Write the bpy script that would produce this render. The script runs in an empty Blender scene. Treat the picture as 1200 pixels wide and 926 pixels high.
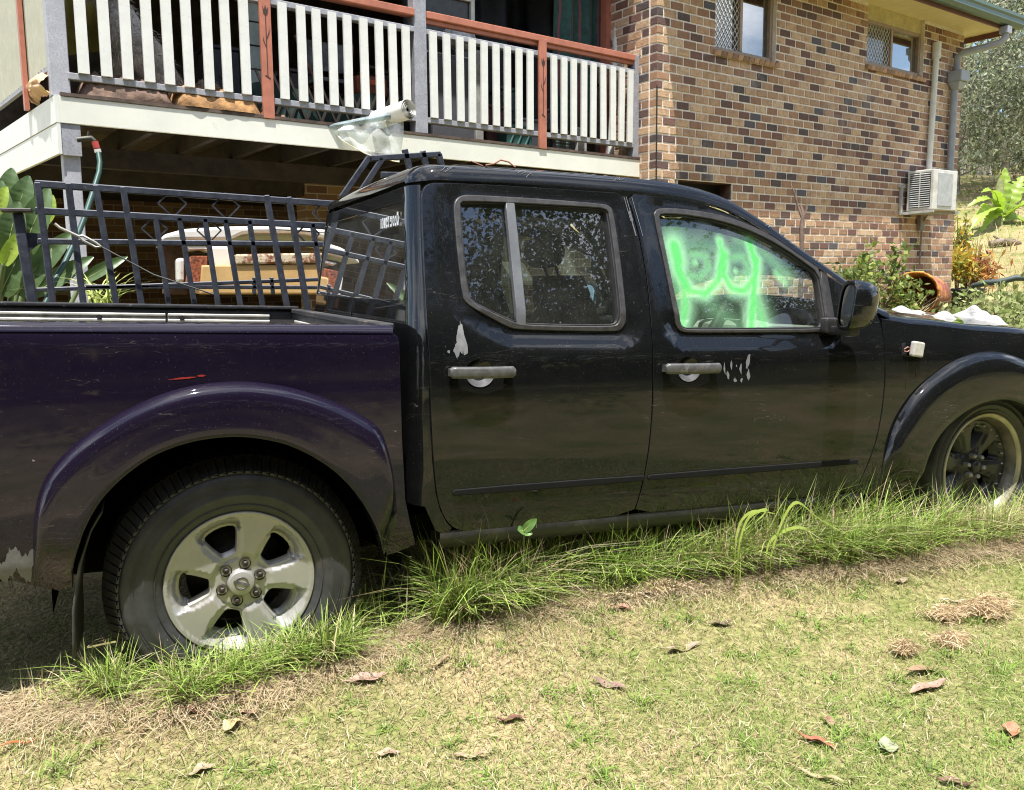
import bpy, bmesh, math, random
import numpy as np
from mathutils import Vector, Matrix, noise as mnoise
from mathutils.geometry import delaunay_2d_cdt

random.seed(7)
RNG = np.random.default_rng(7)
SC = bpy.context.scene
COL = SC.collection
rad = math.radians

# ------------------------------------------------------------------ camera
FPX, CX, CY = 1000.0, 600.0, 463.0            # focal length and centre for a 1200 x 926 frame
YAW, PIT, ROL = rad(23.5), rad(7.8), 0.015
CAM = Vector((0, 0, 1.32))
_r0 = Vector((math.cos(YAW), -math.sin(YAW), 0)); _f0 = Vector((math.sin(YAW), math.cos(YAW), 0)); _up = Vector((0, 0, 1))
FWD = math.cos(PIT) * _f0 - math.sin(PIT) * _up
_uv = math.sin(PIT) * _f0 + math.cos(PIT) * _up
RGT = _r0 * math.cos(ROL) - _uv * math.sin(ROL)
UPV = _uv * math.cos(ROL) + _r0 * math.sin(ROL)
cd = bpy.data.cameras.new('camera')
cam = bpy.data.objects.new('camera', cd); COL.objects.link(cam)
cd.sensor_fit = 'HORIZONTAL'; cd.sensor_width = 36; cd.lens = FPX / 1200 * 36
cd.clip_start = 0.05; cd.clip_end = 3000
M3 = Matrix((RGT, UPV, -FWD)).transposed()
cam.matrix_world = Matrix.Translation(CAM) @ M3.to_4x4()
SC.camera = cam

# ------------------------------------------------------------------ light
SUN_TO = Vector((-0.10, -0.27, 1.0)).normalized()
sl = bpy.data.lights.new('sun', 'SUN'); sl.energy = 5.0; sl.angle = rad(0.55); sl.color = (1.0, 0.972, 0.93)
so = bpy.data.objects.new('sun', sl); COL.objects.link(so)
so.rotation_euler = SUN_TO.to_track_quat('Z', 'Y').to_euler()
W = bpy.data.worlds.new('World'); SC.world = W; W.use_nodes = True
wn = W.node_tree; wn.nodes.clear()
def _n(t, kind, **kw):
    n = t.nodes.new(kind)
    for k, v in kw.items(): setattr(n, k, v)
    return n
wo = _n(wn, 'ShaderNodeOutputWorld'); wb = _n(wn, 'ShaderNodeBackground')
sky = _n(wn, 'ShaderNodeTexSky', sky_type='NISHITA')
sky.sun_disc = False; sky.sun_elevation = math.asin(SUN_TO.z)
sky.sun_rotation = math.atan2(SUN_TO.x, SUN_TO.y)
sky.air_density = 1.0; sky.dust_density = 1.0; sky.ozone_density = 1.2
tc = _n(wn, 'ShaderNodeTexCoord')
mp = _n(wn, 'ShaderNodeMapping'); mp.inputs['Scale'].default_value = (1.0, 1.0, 2.6)
cn = _n(wn, 'ShaderNodeTexNoise'); cn.inputs['Scale'].default_value = 2.3; cn.inputs['Detail'].default_value = 8; cn.inputs['Roughness'].default_value = 0.58
cr = _n(wn, 'ShaderNodeValToRGB'); cr.color_ramp.elements[0].position = 0.47; cr.color_ramp.elements[1].position = 0.66
cmx = _n(wn, 'ShaderNodeMix', data_type='RGBA')
cmx.inputs['B'].default_value = (11.0, 11.2, 11.6, 1)
wn.links.new(tc.outputs['Generated'], mp.inputs['Vector']); wn.links.new(mp.outputs[0], cn.inputs['Vector'])
wn.links.new(cn.outputs['Fac'], cr.inputs['Fac']); wn.links.new(cr.outputs['Color'], cmx.inputs['Factor'])
wn.links.new(sky.outputs[0], cmx.inputs['A']); wn.links.new(cmx.outputs['Result'], wb.inputs['Color'])
wb.inputs['Strength'].default_value = 0.125
wn.links.new(wb.outputs[0], wo.inputs['Surface'])
SC.view_settings.view_transform = 'Standard'; SC.view_settings.look = 'None'
SC.view_settings.exposure = 1.02; SC.view_settings.gamma = 1.0; SC.view_settings.use_curve_mapping = False
SC.render.engine = 'CYCLES'
SC.cycles.max_bounces = 8; SC.cycles.transparent_max_bounces = 16; SC.cycles.diffuse_bounces = 4; SC.cycles.glossy_bounces = 4
SC.cycles.caustics_reflective = False; SC.cycles.caustics_refractive = False
SC.cycles.use_denoising = True; SC.cycles.denoising_prefilter = 'NONE'; SC.cycles.filter_width = 1.1

# ------------------------------------------------------------------ measuring: picture sample -> place on a known surface
def ray(u, v): return FWD + RGT * ((u - CX) / FPX) - UPV * ((v - CY) / FPX)
def on_plane(u, v, p, n):
    d = ray(u, v); t = (Vector(p) - CAM).dot(n) / d.dot(n)
    return CAM + d * t
def on_y(u, v, y): return on_plane(u, v, (0, y, 0), Vector((0, 1, 0)))
def at_depth(u, v, z): return CAM + ray(u, v) * z

# ------------------------------------------------------------------ materials
MATS = {}
def mat(name, col, rough=0.6, metal=0.0, var=0.12, scale=8.0, bump=0.0, bscale=40.0, coat=0.0, spec=0.5, alpha=None,
        col2=None, dirt=None, rnd=0.0, sheen=0.0, trans=0.0):
    """procedural Principled: noise between col and col2 (or darker col), optional bump, per-object brightness change"""
    if name in MATS: return MATS[name]
    m = bpy.data.materials.new(name); m.use_nodes = True; t = m.node_tree
    b = t.nodes['Principled BSDF']; L = t.links
    tcn = _n(t, 'ShaderNodeTexCoord')
    nz = _n(t, 'ShaderNodeTexNoise'); nz.inputs['Scale'].default_value = scale; nz.inputs['Detail'].default_value = 6; nz.inputs['Roughness'].default_value = 0.65
    L.new(tcn.outputs['Object'], nz.inputs['Vector'])
    rp = _n(t, 'ShaderNodeValToRGB'); e = rp.color_ramp.elements
    c2 = col2 if col2 else tuple(c * (1 - var * 2) for c in col)
    c1 = col if col2 else tuple(min(1, c * (1 + var)) for c in col)
    e[0].position = 0.32; e[0].color = (*c2, 1); e[1].position = 0.68; e[1].color = (*c1, 1)
    L.new(nz.outputs['Fac'], rp.inputs['Fac']); src = rp.outputs['Color']
    if dirt:   # (colour, scale, lo, hi): blotches of dirt
        n2 = _n(t, 'ShaderNodeTexNoise'); n2.inputs['Scale'].default_value = dirt[1]; n2.inputs['Detail'].default_value = 8; n2.inputs['Roughness'].default_value = 0.7
        L.new(tcn.outputs['Object'], n2.inputs['Vector'])
        r2 = _n(t, 'ShaderNodeMapRange'); r2.inputs[1].default_value = dirt[2]; r2.inputs[2].default_value = dirt[3]
        L.new(n2.outputs['Fac'], r2.inputs[0])
        mx = _n(t, 'ShaderNodeMix', data_type='RGBA'); mx.inputs['B'].default_value = (*dirt[0], 1)
        L.new(r2.outputs[0], mx.inputs['Factor']); L.new(src, mx.inputs['A']); src = mx.outputs['Result']
    if rnd:
        oi = _n(t, 'ShaderNodeObjectInfo'); hs = _n(t, 'ShaderNodeHueSaturation')
        mr = _n(t, 'ShaderNodeMapRange'); mr.inputs[3].default_value = 1 - rnd; mr.inputs[4].default_value = 1 + rnd
        L.new(oi.outputs['Random'], mr.inputs[0]); L.new(mr.outputs[0], hs.inputs['Value']); L.new(src, hs.inputs['Color']); src = hs.outputs['Color']
    L.new(src, b.inputs['Base Color'])
    b.inputs['Metallic'].default_value = metal
    b.inputs['Specular IOR Level'].default_value = spec
    b.inputs['Coat Weight'].default_value = coat; b.inputs['Coat Roughness'].default_value = 0.08
    rr = _n(t, 'ShaderNodeMapRange'); rr.inputs[3].default_value = max(0.02, rough - 0.12); rr.inputs[4].default_value = min(1, rough + 0.12)
    L.new(nz.outputs['Fac'], rr.inputs[0]); L.new(rr.outputs[0], b.inputs['Roughness'])
    if bump:
        n3 = _n(t, 'ShaderNodeTexNoise'); n3.inputs['Scale'].default_value = bscale; n3.inputs['Detail'].default_value = 5
        L.new(tcn.outputs['Object'], n3.inputs['Vector'])
        bp = _n(t, 'ShaderNodeBump'); bp.inputs['Strength'].default_value = 1.0; bp.inputs['Distance'].default_value = bump
        L.new(n3.outputs['Fac'], bp.inputs['Height']); L.new(bp.outputs[0], b.inputs['Normal'])
    if trans:
        b.inputs['Transmission Weight'].default_value = trans
    MATS[name] = m
    return m

def mat_attr(name, rough=0.6, spec=0.3, transl=0.25, bump=0.0):
    """colour from the mesh's 'col' attribute (leaves and blades), with a little light passing through"""
    if name in MATS: return MATS[name]
    m = bpy.data.materials.new(name); m.use_nodes = True; t = m.node_tree; L = t.links
    b = t.nodes['Principled BSDF']; a = _n(t, 'ShaderNodeAttribute', attribute_name='col')
    L.new(a.outputs['Color'], b.inputs['Base Color']); b.inputs['Roughness'].default_value = rough; b.inputs['Specular IOR Level'].default_value = spec
    if transl:
        o = t.nodes['Material Output']; tr = _n(t, 'ShaderNodeBsdfTranslucent'); mx = _n(t, 'ShaderNodeMixShader'); mx.inputs[0].default_value = transl
        L.new(a.outputs['Color'], tr.inputs['Color']); L.new(b.outputs[0], mx.inputs[1]); L.new(tr.outputs[0], mx.inputs[2]); L.new(mx.outputs[0], o.inputs['Surface'])
    MATS[name] = m
    return m

def mat_glass(name, tint=(0.6, 0.68, 0.62), refl=1.0, rough=0.0, dust=0.06, dcol=(0.35, 0.36, 0.33)):
    """thin pane: tinted see-through, mirror by angle, film of dust; 'paint' attribute lays spray paint on it"""
    if name in MATS: return MATS[name]
    m = bpy.data.materials.new(name); m.use_nodes = True; t = m.node_tree; L = t.links
    t.nodes.remove(t.nodes['Principled BSDF']); o = t.nodes['Material Output']
    tr = _n(t, 'ShaderNodeBsdfTransparent'); tr.inputs[0].default_value = (*tint, 1)
    gl = _n(t, 'ShaderNodeBsdfGlossy'); gl.inputs['Roughness'].default_value = rough; gl.inputs['Color'].default_value = (1, 1, 1, 1)
    fr = _n(t, 'ShaderNodeFresnel'); fr.inputs[0].default_value = 1.52
    ml = _n(t, 'ShaderNodeMath', operation='MULTIPLY'); ml.inputs[1].default_value = 2.4 * refl; ml.use_clamp = True
    L.new(fr.outputs[0], ml.inputs[0])
    m1 = _n(t, 'ShaderNodeMixShader'); L.new(ml.outputs[0], m1.inputs[0]); L.new(tr.outputs[0], m1.inputs[1]); L.new(gl.outputs[0], m1.inputs[2])
    df = _n(t, 'ShaderNodeBsdfDiffuse'); df.inputs[0].default_value = (*dcol, 1)
    tcn = _n(t, 'ShaderNodeTexCoord'); nz = _n(t, 'ShaderNodeTexNoise'); nz.inputs['Scale'].default_value = 9; nz.inputs['Detail'].default_value = 8; nz.inputs['Roughness'].default_value = 0.7
    L.new(tcn.outputs['Object'], nz.inputs['Vector'])
    mr = _n(t, 'ShaderNodeMapRange'); mr.inputs[1].default_value = 0.3; mr.inputs[2].default_value = 0.8; mr.inputs[3].default_value = dust * 0.3; mr.inputs[4].default_value = dust * 2
    L.new(nz.outputs['Fac'], mr.inputs[0])
    m2 = _n(t, 'ShaderNodeMixShader'); L.new(mr.outputs[0], m2.inputs[0]); L.new(m1.outputs[0], m2.inputs[1]); L.new(df.outputs[0], m2.inputs[2])
    L.new(m2.outputs[0], o.inputs['Surface'])
    MATS[name] = m
    return m

# ------------------------------------------------------------------ objects
def tag(o, label=None, cat=None, group=None, kind=None):
    if label: o['label'] = label
    if cat: o['category'] = cat
    if group: o['group'] = group
    if kind: o['kind'] = kind
    return o
def empty(name, loc=(0, 0, 0), rz=0.0, label=None, cat=None, group=None, kind=None):
    o = bpy.data.objects.new(name, None); COL.objects.link(o); o.location = loc; o.rotation_euler = (0, 0, rz)
    o.empty_display_size = 0.1
    return tag(o, label, cat, group, kind)
def link(name, me, m, parent=None, **tg):
    o = bpy.data.objects.new(name, me); COL.objects.link(o)
    if m is not None and len(me.materials) == 0:
        for k in (m if isinstance(m, (list, tuple)) else [m]): me.materials.append(k)
    if parent is not None: o.parent = parent
    return tag(o, **tg)
def dup(o, parent=None, name=None):
    c = o.copy(); COL.objects.link(c); c.parent = parent
    for ch in list(o.children): dup(ch, c)
    return c

class MB:
    """collects simple solids; build() links them as one mesh object"""
    def __init__(s): s.v = []; s.f = []; s.sm = []
    def add(s, vs, fs, smooth=False):
        k = len(s.v); s.v += [tuple(p) for p in vs]; s.f += [tuple(i + k for i in f) for f in fs]; s.sm += [smooth] * len(fs); return s
    def box(s, c, d, rot=None, taper=None):
        hx, hy, hz = d[0] / 2, d[1] / 2, d[2] / 2
        vs = [Vector((x * hx, y * hy, z * hz)) for z in (-1, 1) for y in (-1, 1) for x in (-1, 1)]
        if taper:
            for p in vs[4:]: p.x *= taper; p.y *= taper
        if rot is not None: vs = [rot @ p for p in vs]
        vs = [p + Vector(c) for p in vs]
        return s.add(vs, [(0, 2, 3, 1), (4, 5, 7, 6), (0, 1, 5, 4), (2, 6, 7, 3), (0, 4, 6, 2), (1, 3, 7, 5)])
    def bar(s, a, b, w, h, up=(0, 0, 1), ext=0.0):
        """rectangular bar from a to b, w across, h along up"""
        a, b = Vector(a), Vector(b); d = (b - a).normalized(); a = a - d * ext; b = b + d * ext
        x = d.cross(Vector(up)).normalized(); z = x.cross(d).normalized()
        vs = []
        for p in (a, b):
            for sx, sz in ((-1, -1), (1, -1), (1, 1), (-1, 1)): vs.append(p + x * (sx * w / 2) + z * (sz * h / 2))
        return s.add(vs, [(3, 2, 1, 0), (4, 5, 6, 7), (0, 1, 5, 4), (1, 2, 6, 5), (2, 3, 7, 6), (3, 0, 4, 7)])
    def tube(s, pts, r, n=8, cap=True, smooth=True):
        pts = [Vector(p) for p in pts]; rs = r if isinstance(r, (list, tuple)) else [r] * len(pts)
        k0 = len(s.v); ref = None; rings = []
        for i, p in enumerate(pts):
            d = (pts[min(i + 1, len(pts) - 1)] - pts[max(i - 1, 0)]).normalized()
            if ref is None:
                ref = d.orthogonal().normalized()
            ref = (ref - d * ref.dot(d)).normalized(); y = d.cross(ref)
            rings.append([p + (ref * math.cos(2 * math.pi * j / n) + y * math.sin(2 * math.pi * j / n)) * rs[i] for j in range(n)])
        vs = [p for rg in rings for p in rg]; fs = []
        for i in range(len(pts) - 1):
            for j in range(n): fs.append((i * n + j, i * n + (j + 1) % n, (i + 1) * n + (j + 1) % n, (i + 1) * n + j))
        s.add(vs, fs, smooth)
        if cap:
            s.add(rings[0], [tuple(range(n))[::-1]]); s.add(rings[-1], [tuple(range(n))])
        return s
    def lathe(s, prof, n=48, axis='Y', c=(0, 0, 0), smooth=True, a0=0.0, a1=2 * math.pi):
        """prof = [(radius, along axis)]; revolve about axis through c"""
        c = Vector(c); full = abs(a1 - a0 - 2 * math.pi) < 1e-6; m = n if full else n + 1
        vs = []
        for j in range(m):
            a = a0 + (a1 - a0) * j / n; ca, sa = math.cos(a), math.sin(a)
            for r_, h in prof:
                if axis == 'Y': vs.append(c + Vector((r_ * ca, h, r_ * sa)))
                elif axis == 'Z': vs.append(c + Vector((r_ * ca, r_ * sa, h)))
                else: vs.append(c + Vector((h, r_ * ca, r_ * sa)))
        k = len(prof); fs = []
        for j in range(n):
            j2 = (j + 1) % m
            for i in range(k - 1): fs.append((j * k + i, j * k + i + 1, j2 * k + i + 1, j2 * k + i))
        return s.add(vs, fs, smooth)
    def prism(s, poly, h0, h1, mapf=None):
        """polygon (a,b) extruded along third coordinate, mapf(a,b,h)->xyz"""
        mapf = mapf or (lambda a, b, h: (a, h, b)); n = len(poly)
        vs = [mapf(a, b, h0) for a, b in poly] + [mapf(a, b, h1) for a, b in poly]
        fs = [tuple(range(n))[::-1], tuple(range(n, 2 * n))] + [(i, (i + 1) % n, n + (i + 1) % n, n + i) for i in range(n)]
        return s.add(vs, fs)
    def grid(s, f, nu, nv, smooth=True):
        vs = [f(i / nu, j / nv) for i in range(nu + 1) for j in range(nv + 1)]
        fs = [(i * (nv + 1) + j, (i + 1) * (nv + 1) + j, (i + 1) * (nv + 1) + j + 1, i * (nv + 1) + j + 1) for i in range(nu) for j in range(nv)]
        return s.add(vs, fs, smooth)
    def mesh(s, name):
        me = bpy.data.meshes.new(name); me.from_pydata([tuple(p) for p in s.v], [], s.f)
        me.polygons.foreach_set('use_smooth', s.sm); me.update(); return me
    def build(s, name, m, parent=None, bev=0.0, segs=1, fixn=True, ang=35, **tg):
        me = s.mesh(name)
        if bev or fixn:
            bm = bmesh.new(); bm.from_mesh(me)
            if fixn: bmesh.ops.recalc_face_normals(bm, faces=bm.faces)
            if bev:
                es = [e for e in bm.edges if len(e.link_faces) == 2 and e.calc_face_angle(0) > rad(ang)]
                bmesh.ops.bevel(bm, geom=es, offset=bev, segments=segs, affect='EDGES', clamp_overlap=True, profile=0.6)
            bm.to_mesh(me); bm.free()
        return link(name, me, m, parent, **tg)

def np_mesh(name, V, F, col=None, smooth=False):
    """numpy verts (n,3), faces (m,k) of one size, optional per-vertex colour attribute"""
    me = bpy.data.meshes.new(name); V = np.asarray(V, np.float32); F = np.asarray(F, np.int32); k = F.shape[1]
    me.vertices.add(len(V)); me.vertices.foreach_set('co', V.ravel())
    me.loops.add(F.size); me.loops.foreach_set('vertex_index', F.ravel())
    me.polygons.add(len(F)); me.polygons.foreach_set('loop_start', np.arange(0, F.size, k, dtype=np.int32))
    if smooth: me.polygons.foreach_set('use_smooth', np.ones(len(F), bool))
    me.update(calc_edges=True)
    if col is not None:
        a = me.attributes.new('col', 'FLOAT_COLOR', 'POINT'); c = np.ones((len(V), 4), np.float32); c[:, :3] = col; a.data.foreach_set('color', c.ravel())
    return me

def resample(poly, step, closed=True):
    out = []; n = len(poly)
    for i in range(n if closed else n - 1):
        a, b = poly[i], poly[(i + 1) % n]; L = math.dist(a, b); k = max(1, int(math.ceil(L / step)))
        for j in range(k): out.append((a[0] + (b[0] - a[0]) * j / k, a[1] + (b[1] - a[1]) * j / k))
    if not closed: out.append(tuple(poly[-1]))
    return out
def smooth_poly(poly, it=2, closed=True, keep=()):
    """Chaikin corner cutting"""
    for _ in range(it):
        out = []; n = len(poly)
        if not closed: out.append(poly[0])
        for i in range(n if closed else n - 1):
            a, b = poly[i], poly[(i + 1) % n]
            out.append((a[0] * .75 + b[0] * .25, a[1] * .75 + b[1] * .25)); out.append((a[0] * .25 + b[0] * .75, a[1] * .25 + b[1] * .75))
        if not closed: out.append(poly[-1])
        poly = out
    return poly
def in_poly(P, poly):
    P = np.asarray(P); x, y = P[:, 0], P[:, 1]; c = np.zeros(len(P), bool); n = len(poly)
    for i in range(n):
        x1, y1 = poly[i]; x2, y2 = poly[(i + 1) % n]
        if y1 == y2: continue
        k = ((y1 > y) != (y2 > y)) & (x < (x2 - x1) * (y - y1) / (y2 - y1) + x1); c ^= k
    return c
def edge_dist(P, poly):
    P = np.asarray(P); d = np.full(len(P), 1e9); n = len(poly)
    for i in range(n):
        a = np.array(poly[i]); b = np.array(poly[(i + 1) % n]); ab = b - a; L = (ab ** 2).sum()
        if L < 1e-14: continue
        t = np.clip(((P - a) @ ab) / L, 0, 1); q = a + t[:, None] * ab; d = np.minimum(d, np.hypot(*(P - q).T))
    return d
def area2(poly): return sum(poly[i][0] * poly[(i + 1) % len(poly)][1] - poly[(i + 1) % len(poly)][0] * poly[i][1] for i in range(len(poly)))
def tri_region(poly, holes, step, feats=()):
    """triangulate polygon with holes on a grid; returns pts, tris, loops(list of index lists)"""
    loops = [resample(poly, step)] + [resample(h, step) for h in holes]
    loops[0] = loops[0] if area2(loops[0]) > 0 else loops[0][::-1]
    for i in range(1, len(loops)): loops[i] = loops[i] if area2(loops[i]) < 0 else loops[i][::-1]
    xs = [p[0] for p in poly]; zs = [p[1] for p in poly]
    gx = np.arange(min(xs) + step * .5, max(xs), step); gz = np.arange(min(zs) + step * .5, max(zs), step)
    G = np.array([(x + (step * .5 if j % 2 else 0), z) for j, z in enumerate(gz) for x in gx]).reshape(-1, 2)
    if len(G):
        k = in_poly(G, loops[0])
        for h in loops[1:]: k &= ~in_poly(G, h)
        G = G[k]
        if len(G):
            d = np.min([edge_dist(G, l) for l in loops], axis=0); G = G[d > step * .45]
    pts = []; edges = []; idx = []
    for l in loops:
        k0 = len(pts); pts += l; idx.append(list(range(k0, k0 + len(l)))); edges += [(k0 + i, k0 + (i + 1) % len(l)) for i in range(len(l))]
    for fp in feats:
        q = resample(fp, step); A = np.array(q); ok = in_poly(A, loops[0])
        for h in loops[1:]: ok &= ~in_poly(A, h)
        ok &= np.min([edge_dist(A, l) for l in loops], axis=0) > step * .35
        if len(G): G = G[edge_dist(G, q) > step * .4]
        ids = {}
        for i, o_ in enumerate(ok):
            if o_: ids[i] = len(pts); pts.append(q[i])
        edges += [(ids[i], ids[(i + 1) % len(q)]) for i in ids if (i + 1) % len(q) in ids]
    pts += [tuple(p) for p in G]
    r = delaunay_2d_cdt([Vector(p) for p in pts], edges, [], 0, 1e-7)
    vo, fo, ov = r[0], r[2], r[3]
    V = [(p.x, p.y) for p in vo]; Cn = np.array([np.mean([V[i] for i in f], axis=0) for f in fo])
    k = in_poly(Cn, loops[0])
    for h in loops[1:]: k &= ~in_poly(Cn, h)
    F = [tuple(f) for f, kk in zip(fo, k) if kk]
    back = {}
    for i, o_ in enumerate(ov):
        for q in o_: back[q] = i
    idx = [[back[i] for i in l] for l in idx]
    return V, F, idx
# ================================================================== GROUND
def sp(t, k=.6): return k * np.logaddexp(0, np.asarray(t, float) / k)
def gz(x, y):
    x = np.asarray(x, float); y = np.asarray(y, float)
    base = .075 + .012 * x + .035 * sp(y - 4.2, .5)
    hill = .20 * sp((x - 10.9) * .8 + (y - 8.9) * .6, .8)
    n = .012 * np.sin(x * 2.3 + y * 1.1) * np.sin(y * 2.9 - x * .7) + .006 * np.sin(x * 7.1 + 1) * np.sin(y * 6.3)
    bank = .10 * np.exp(-(np.maximum(np.abs(y - 2.55) - .12, 0) / .28) ** 2) * np.clip((x + 1.1) / .8, 0, 1)
    left = -.05 * sp(-x - .6, .3)
    return base + np.minimum(hill, 3.6) + n + bank + left
def ground_at(u, v, lift=0.0):
    d = ray(u, v); t = .3
    for _ in range(4000):
        p = CAM + d * t
        if p.z <= float(gz(p.x, p.y)) + lift: return p
        t *= 1.004
    return p
m = bpy.data.materials.new('lawn_soil'); m.use_nodes = True; t = m.node_tree; L = t.links; b_ = t.nodes['Principled BSDF']
tcn = _n(t, 'ShaderNodeTexCoord'); n1 = _n(t, 'ShaderNodeTexNoise'); n1.inputs['Scale'].default_value = 1.7; n1.inputs['Detail'].default_value = 10; n1.inputs['Roughness'].default_value = .7
n2 = _n(t, 'ShaderNodeTexNoise'); n2.inputs['Scale'].default_value = 55; n2.inputs['Detail'].default_value = 6
L.new(tcn.outputs['Object'], n1.inputs['Vector']); L.new(tcn.outputs['Object'], n2.inputs['Vector'])
r1 = _n(t, 'ShaderNodeValToRGB'); e = r1.color_ramp.elements; e[0].position = .38; e[0].color = (.20, .22, .07, 1); e[1].position = .62; e[1].color = (.42, .33, .18, 1)
r2 = _n(t, 'ShaderNodeValToRGB'); e = r2.color_ramp.elements; e[0].position = .3; e[0].color = (.35, .33, .3, 1); e[1].position = .7; e[1].color = (1, 1, 1, 1)
mm = _n(t, 'ShaderNodeMix', data_type='RGBA', blend_type='MULTIPLY'); mm.inputs['Factor'].default_value = .8
L.new(n1.outputs['Fac'], r1.inputs[0]); L.new(n2.outputs['Fac'], r2.inputs[0]); L.new(r1.outputs[0], mm.inputs['A']); L.new(r2.outputs[0], mm.inputs['B']); L.new(mm.outputs['Result'], b_.inputs['Base Color'])
b_.inputs['Roughness'].default_value = .95; b_.inputs['Specular IOR Level'].default_value = .1
bp_ = _n(t, 'ShaderNodeBump'); bp_.inputs['Distance'].default_value = .012; L.new(n2.outputs['Fac'], bp_.inputs['Height']); L.new(bp_.outputs[0], b_.inputs['Normal'])
MATS['lawn_soil'] = m
def axis(lo, hi, fine0, fine1, s0, n):
    a = list(np.arange(fine0, fine1, s0)); l = [fine0 - (fine0 - lo) * (i / n) ** 2.2 for i in range(n, 0, -1)]; r = [fine1 + (hi - fine1) * (i / n) ** 2.2 for i in range(0, n + 1)]
    return np.array(l + a + r)
ax_, ay_ = axis(-260, 260, -3, 14, .16, 26), axis(-260, 260, 0, 14, .16, 26)
GX, GY = np.meshgrid(ax_, ay_, indexing='ij'); V = np.c_[GX.ravel(), GY.ravel(), gz(GX, GY).ravel()]; nx, ny = len(ax_), len(ay_)
I = np.arange(nx * ny).reshape(nx, ny); F = np.c_[I[:-1, :-1].ravel(), I[1:, :-1].ravel(), I[1:, 1:].ravel(), I[:-1, 1:].ravel()]
link('lawn', np_mesh('lawn', V, F, smooth=True), m, kind='structure')

# ================================================================== HOUSE
HA = rad(12.64); HP = Vector((4.8203, 7.4147, 0))
HX = Vector((math.cos(HA), math.sin(HA), 0)); HN = Vector((-math.sin(HA), math.cos(HA), 0))
HOUSE = empty('brick_house', HP, HA, label='two storey house of mottled tan and brown brick with green gutter', cat='house')
def hw(u, v, y=0.0):
    q = on_plane(u, v, HP + HN * y, HN); return ((q - HP).dot(HX), q.z)
def h2w(x, y, z): return HP + HX * x + HN * y + Vector((0, 0, z))
def project(p):
    d = Vector(p) - CAM; z = d.dot(FWD); return CX + FPX * d.dot(RGT) / z, CY - FPX * d.dot(UPV) / z
def brick_mat(name, island):
    m = bpy.data.materials.new(name); m.use_nodes = True; t = m.node_tree; L = t.links; b = t.nodes['Principled BSDF']
    if island: s_ = _n(t, 'ShaderNodeNewGeometry').outputs['Random Per Island']
    else: s_ = _n(t, 'ShaderNodeObjectInfo').outputs['Random']
    rp = _n(t, 'ShaderNodeValToRGB'); rp.color_ramp.interpolation = 'CONSTANT'; e = rp.color_ramp.elements
    cols = [(0, (.55, .37, .225)), (.13, (.48, .315, .19)), (.27, (.585, .42, .27)), (.36, (.41, .26, .16)), (.46, (.30, .17, .105)), (.58, (.36, .21, .125)), (.67, (.18, .098, .078)), (.77, (.125, .078, .068)), (.86, (.51, .34, .205)), (.92, (.085, .072, .072)), (.975, (.10, .10, .115))]
    e[0].position = 0; e[0].color = (*cols[0][1], 1); e[1].position = cols[1][0]; e[1].color = (*cols[1][1], 1)
    for p, c in cols[2:]:
        k = e.new(p); k.color = (*c, 1)
    L.new(s_, rp.inputs[0])
    g = _n(t, 'ShaderNodeNewGeometry'); nz = _n(t, 'ShaderNodeTexNoise'); nz.inputs['Scale'].default_value = 16; nz.inputs['Detail'].default_value = 7; nz.inputs['Roughness'].default_value = .7; L.new(g.outputs['Position'], nz.inputs['Vector'])
    mr = _n(t, 'ShaderNodeMapRange'); mr.inputs[1].default_value = .46; mr.inputs[2].default_value = .74; mr.inputs[4].default_value = .75; L.new(nz.outputs['Fac'], mr.inputs[0])
    mx = _n(t, 'ShaderNodeMix', data_type='RGBA'); mx.inputs['B'].default_value = (.18, .105, .07, 1); L.new(mr.outputs[0], mx.inputs['Factor']); L.new(rp.outputs[0], mx.inputs['A'])
    n2 = _n(t, 'ShaderNodeTexNoise'); n2.inputs['Scale'].default_value = 70; n2.inputs['Detail'].default_value = 4; L.new(g.outputs['Position'], n2.inputs['Vector'])
    m2 = _n(t, 'ShaderNodeMapRange'); m2.inputs[1].default_value = .66; m2.inputs[2].default_value = .74; m2.inputs[4].default_value = .5; L.new(n2.outputs['Fac'], m2.inputs[0])
    mx2 = _n(t, 'ShaderNodeMix', data_type='RGBA'); mx2.inputs['B'].default_value = (.55, .48, .40, 1); L.new(m2.outputs[0], mx2.inputs['Factor']); L.new(mx.outputs['Result'], mx2.inputs['A'])
    n4 = _n(t, 'ShaderNodeTexNoise'); n4.inputs['Scale'].default_value = 1.3; n4.inputs['Detail'].default_value = 8; n4.inputs['Roughness'].default_value = .7; L.new(g.outputs['Position'], n4.inputs['Vector'])
    r4 = _n(t, 'ShaderNodeMapRange'); r4.inputs[1].default_value = .56; r4.inputs[2].default_value = .74; r4.inputs[4].default_value = .34; L.new(n4.outputs['Fac'], r4.inputs[0])
    mx4 = _n(t, 'ShaderNodeMix', data_type='RGBA'); mx4.inputs['B'].default_value = (.66, .60, .53, 1); L.new(r4.outputs[0], mx4.inputs['Factor']); L.new(mx2.outputs['Result'], mx4.inputs['A'])
    L.new(mx4.outputs['Result'], b.inputs['Base Color']); b.inputs['Roughness'].default_value = .85; b.inputs['Specular IOR Level'].default_value = .25
    bp = _n(t, 'ShaderNodeBump'); bp.inputs['Distance'].default_value = .004; L.new(n2.outputs['Fac'], bp.inputs['Height']); L.new(bp.outputs[0], b.inputs['Normal'])
    MATS[name] = m; return m
M_BRK, M_BRKI = brick_mat('brick_single', False), brick_mat('brick_mass', True)
M_MORT = mat('mortar', (.80, .73, .64), .95, var=.12, scale=20, bump=.004, bscale=80, dirt=((.78, .74, .68), 2.2, .55, .75))
ZB, ZS = .15, 4.56                             # wall foot and soffit
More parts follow.
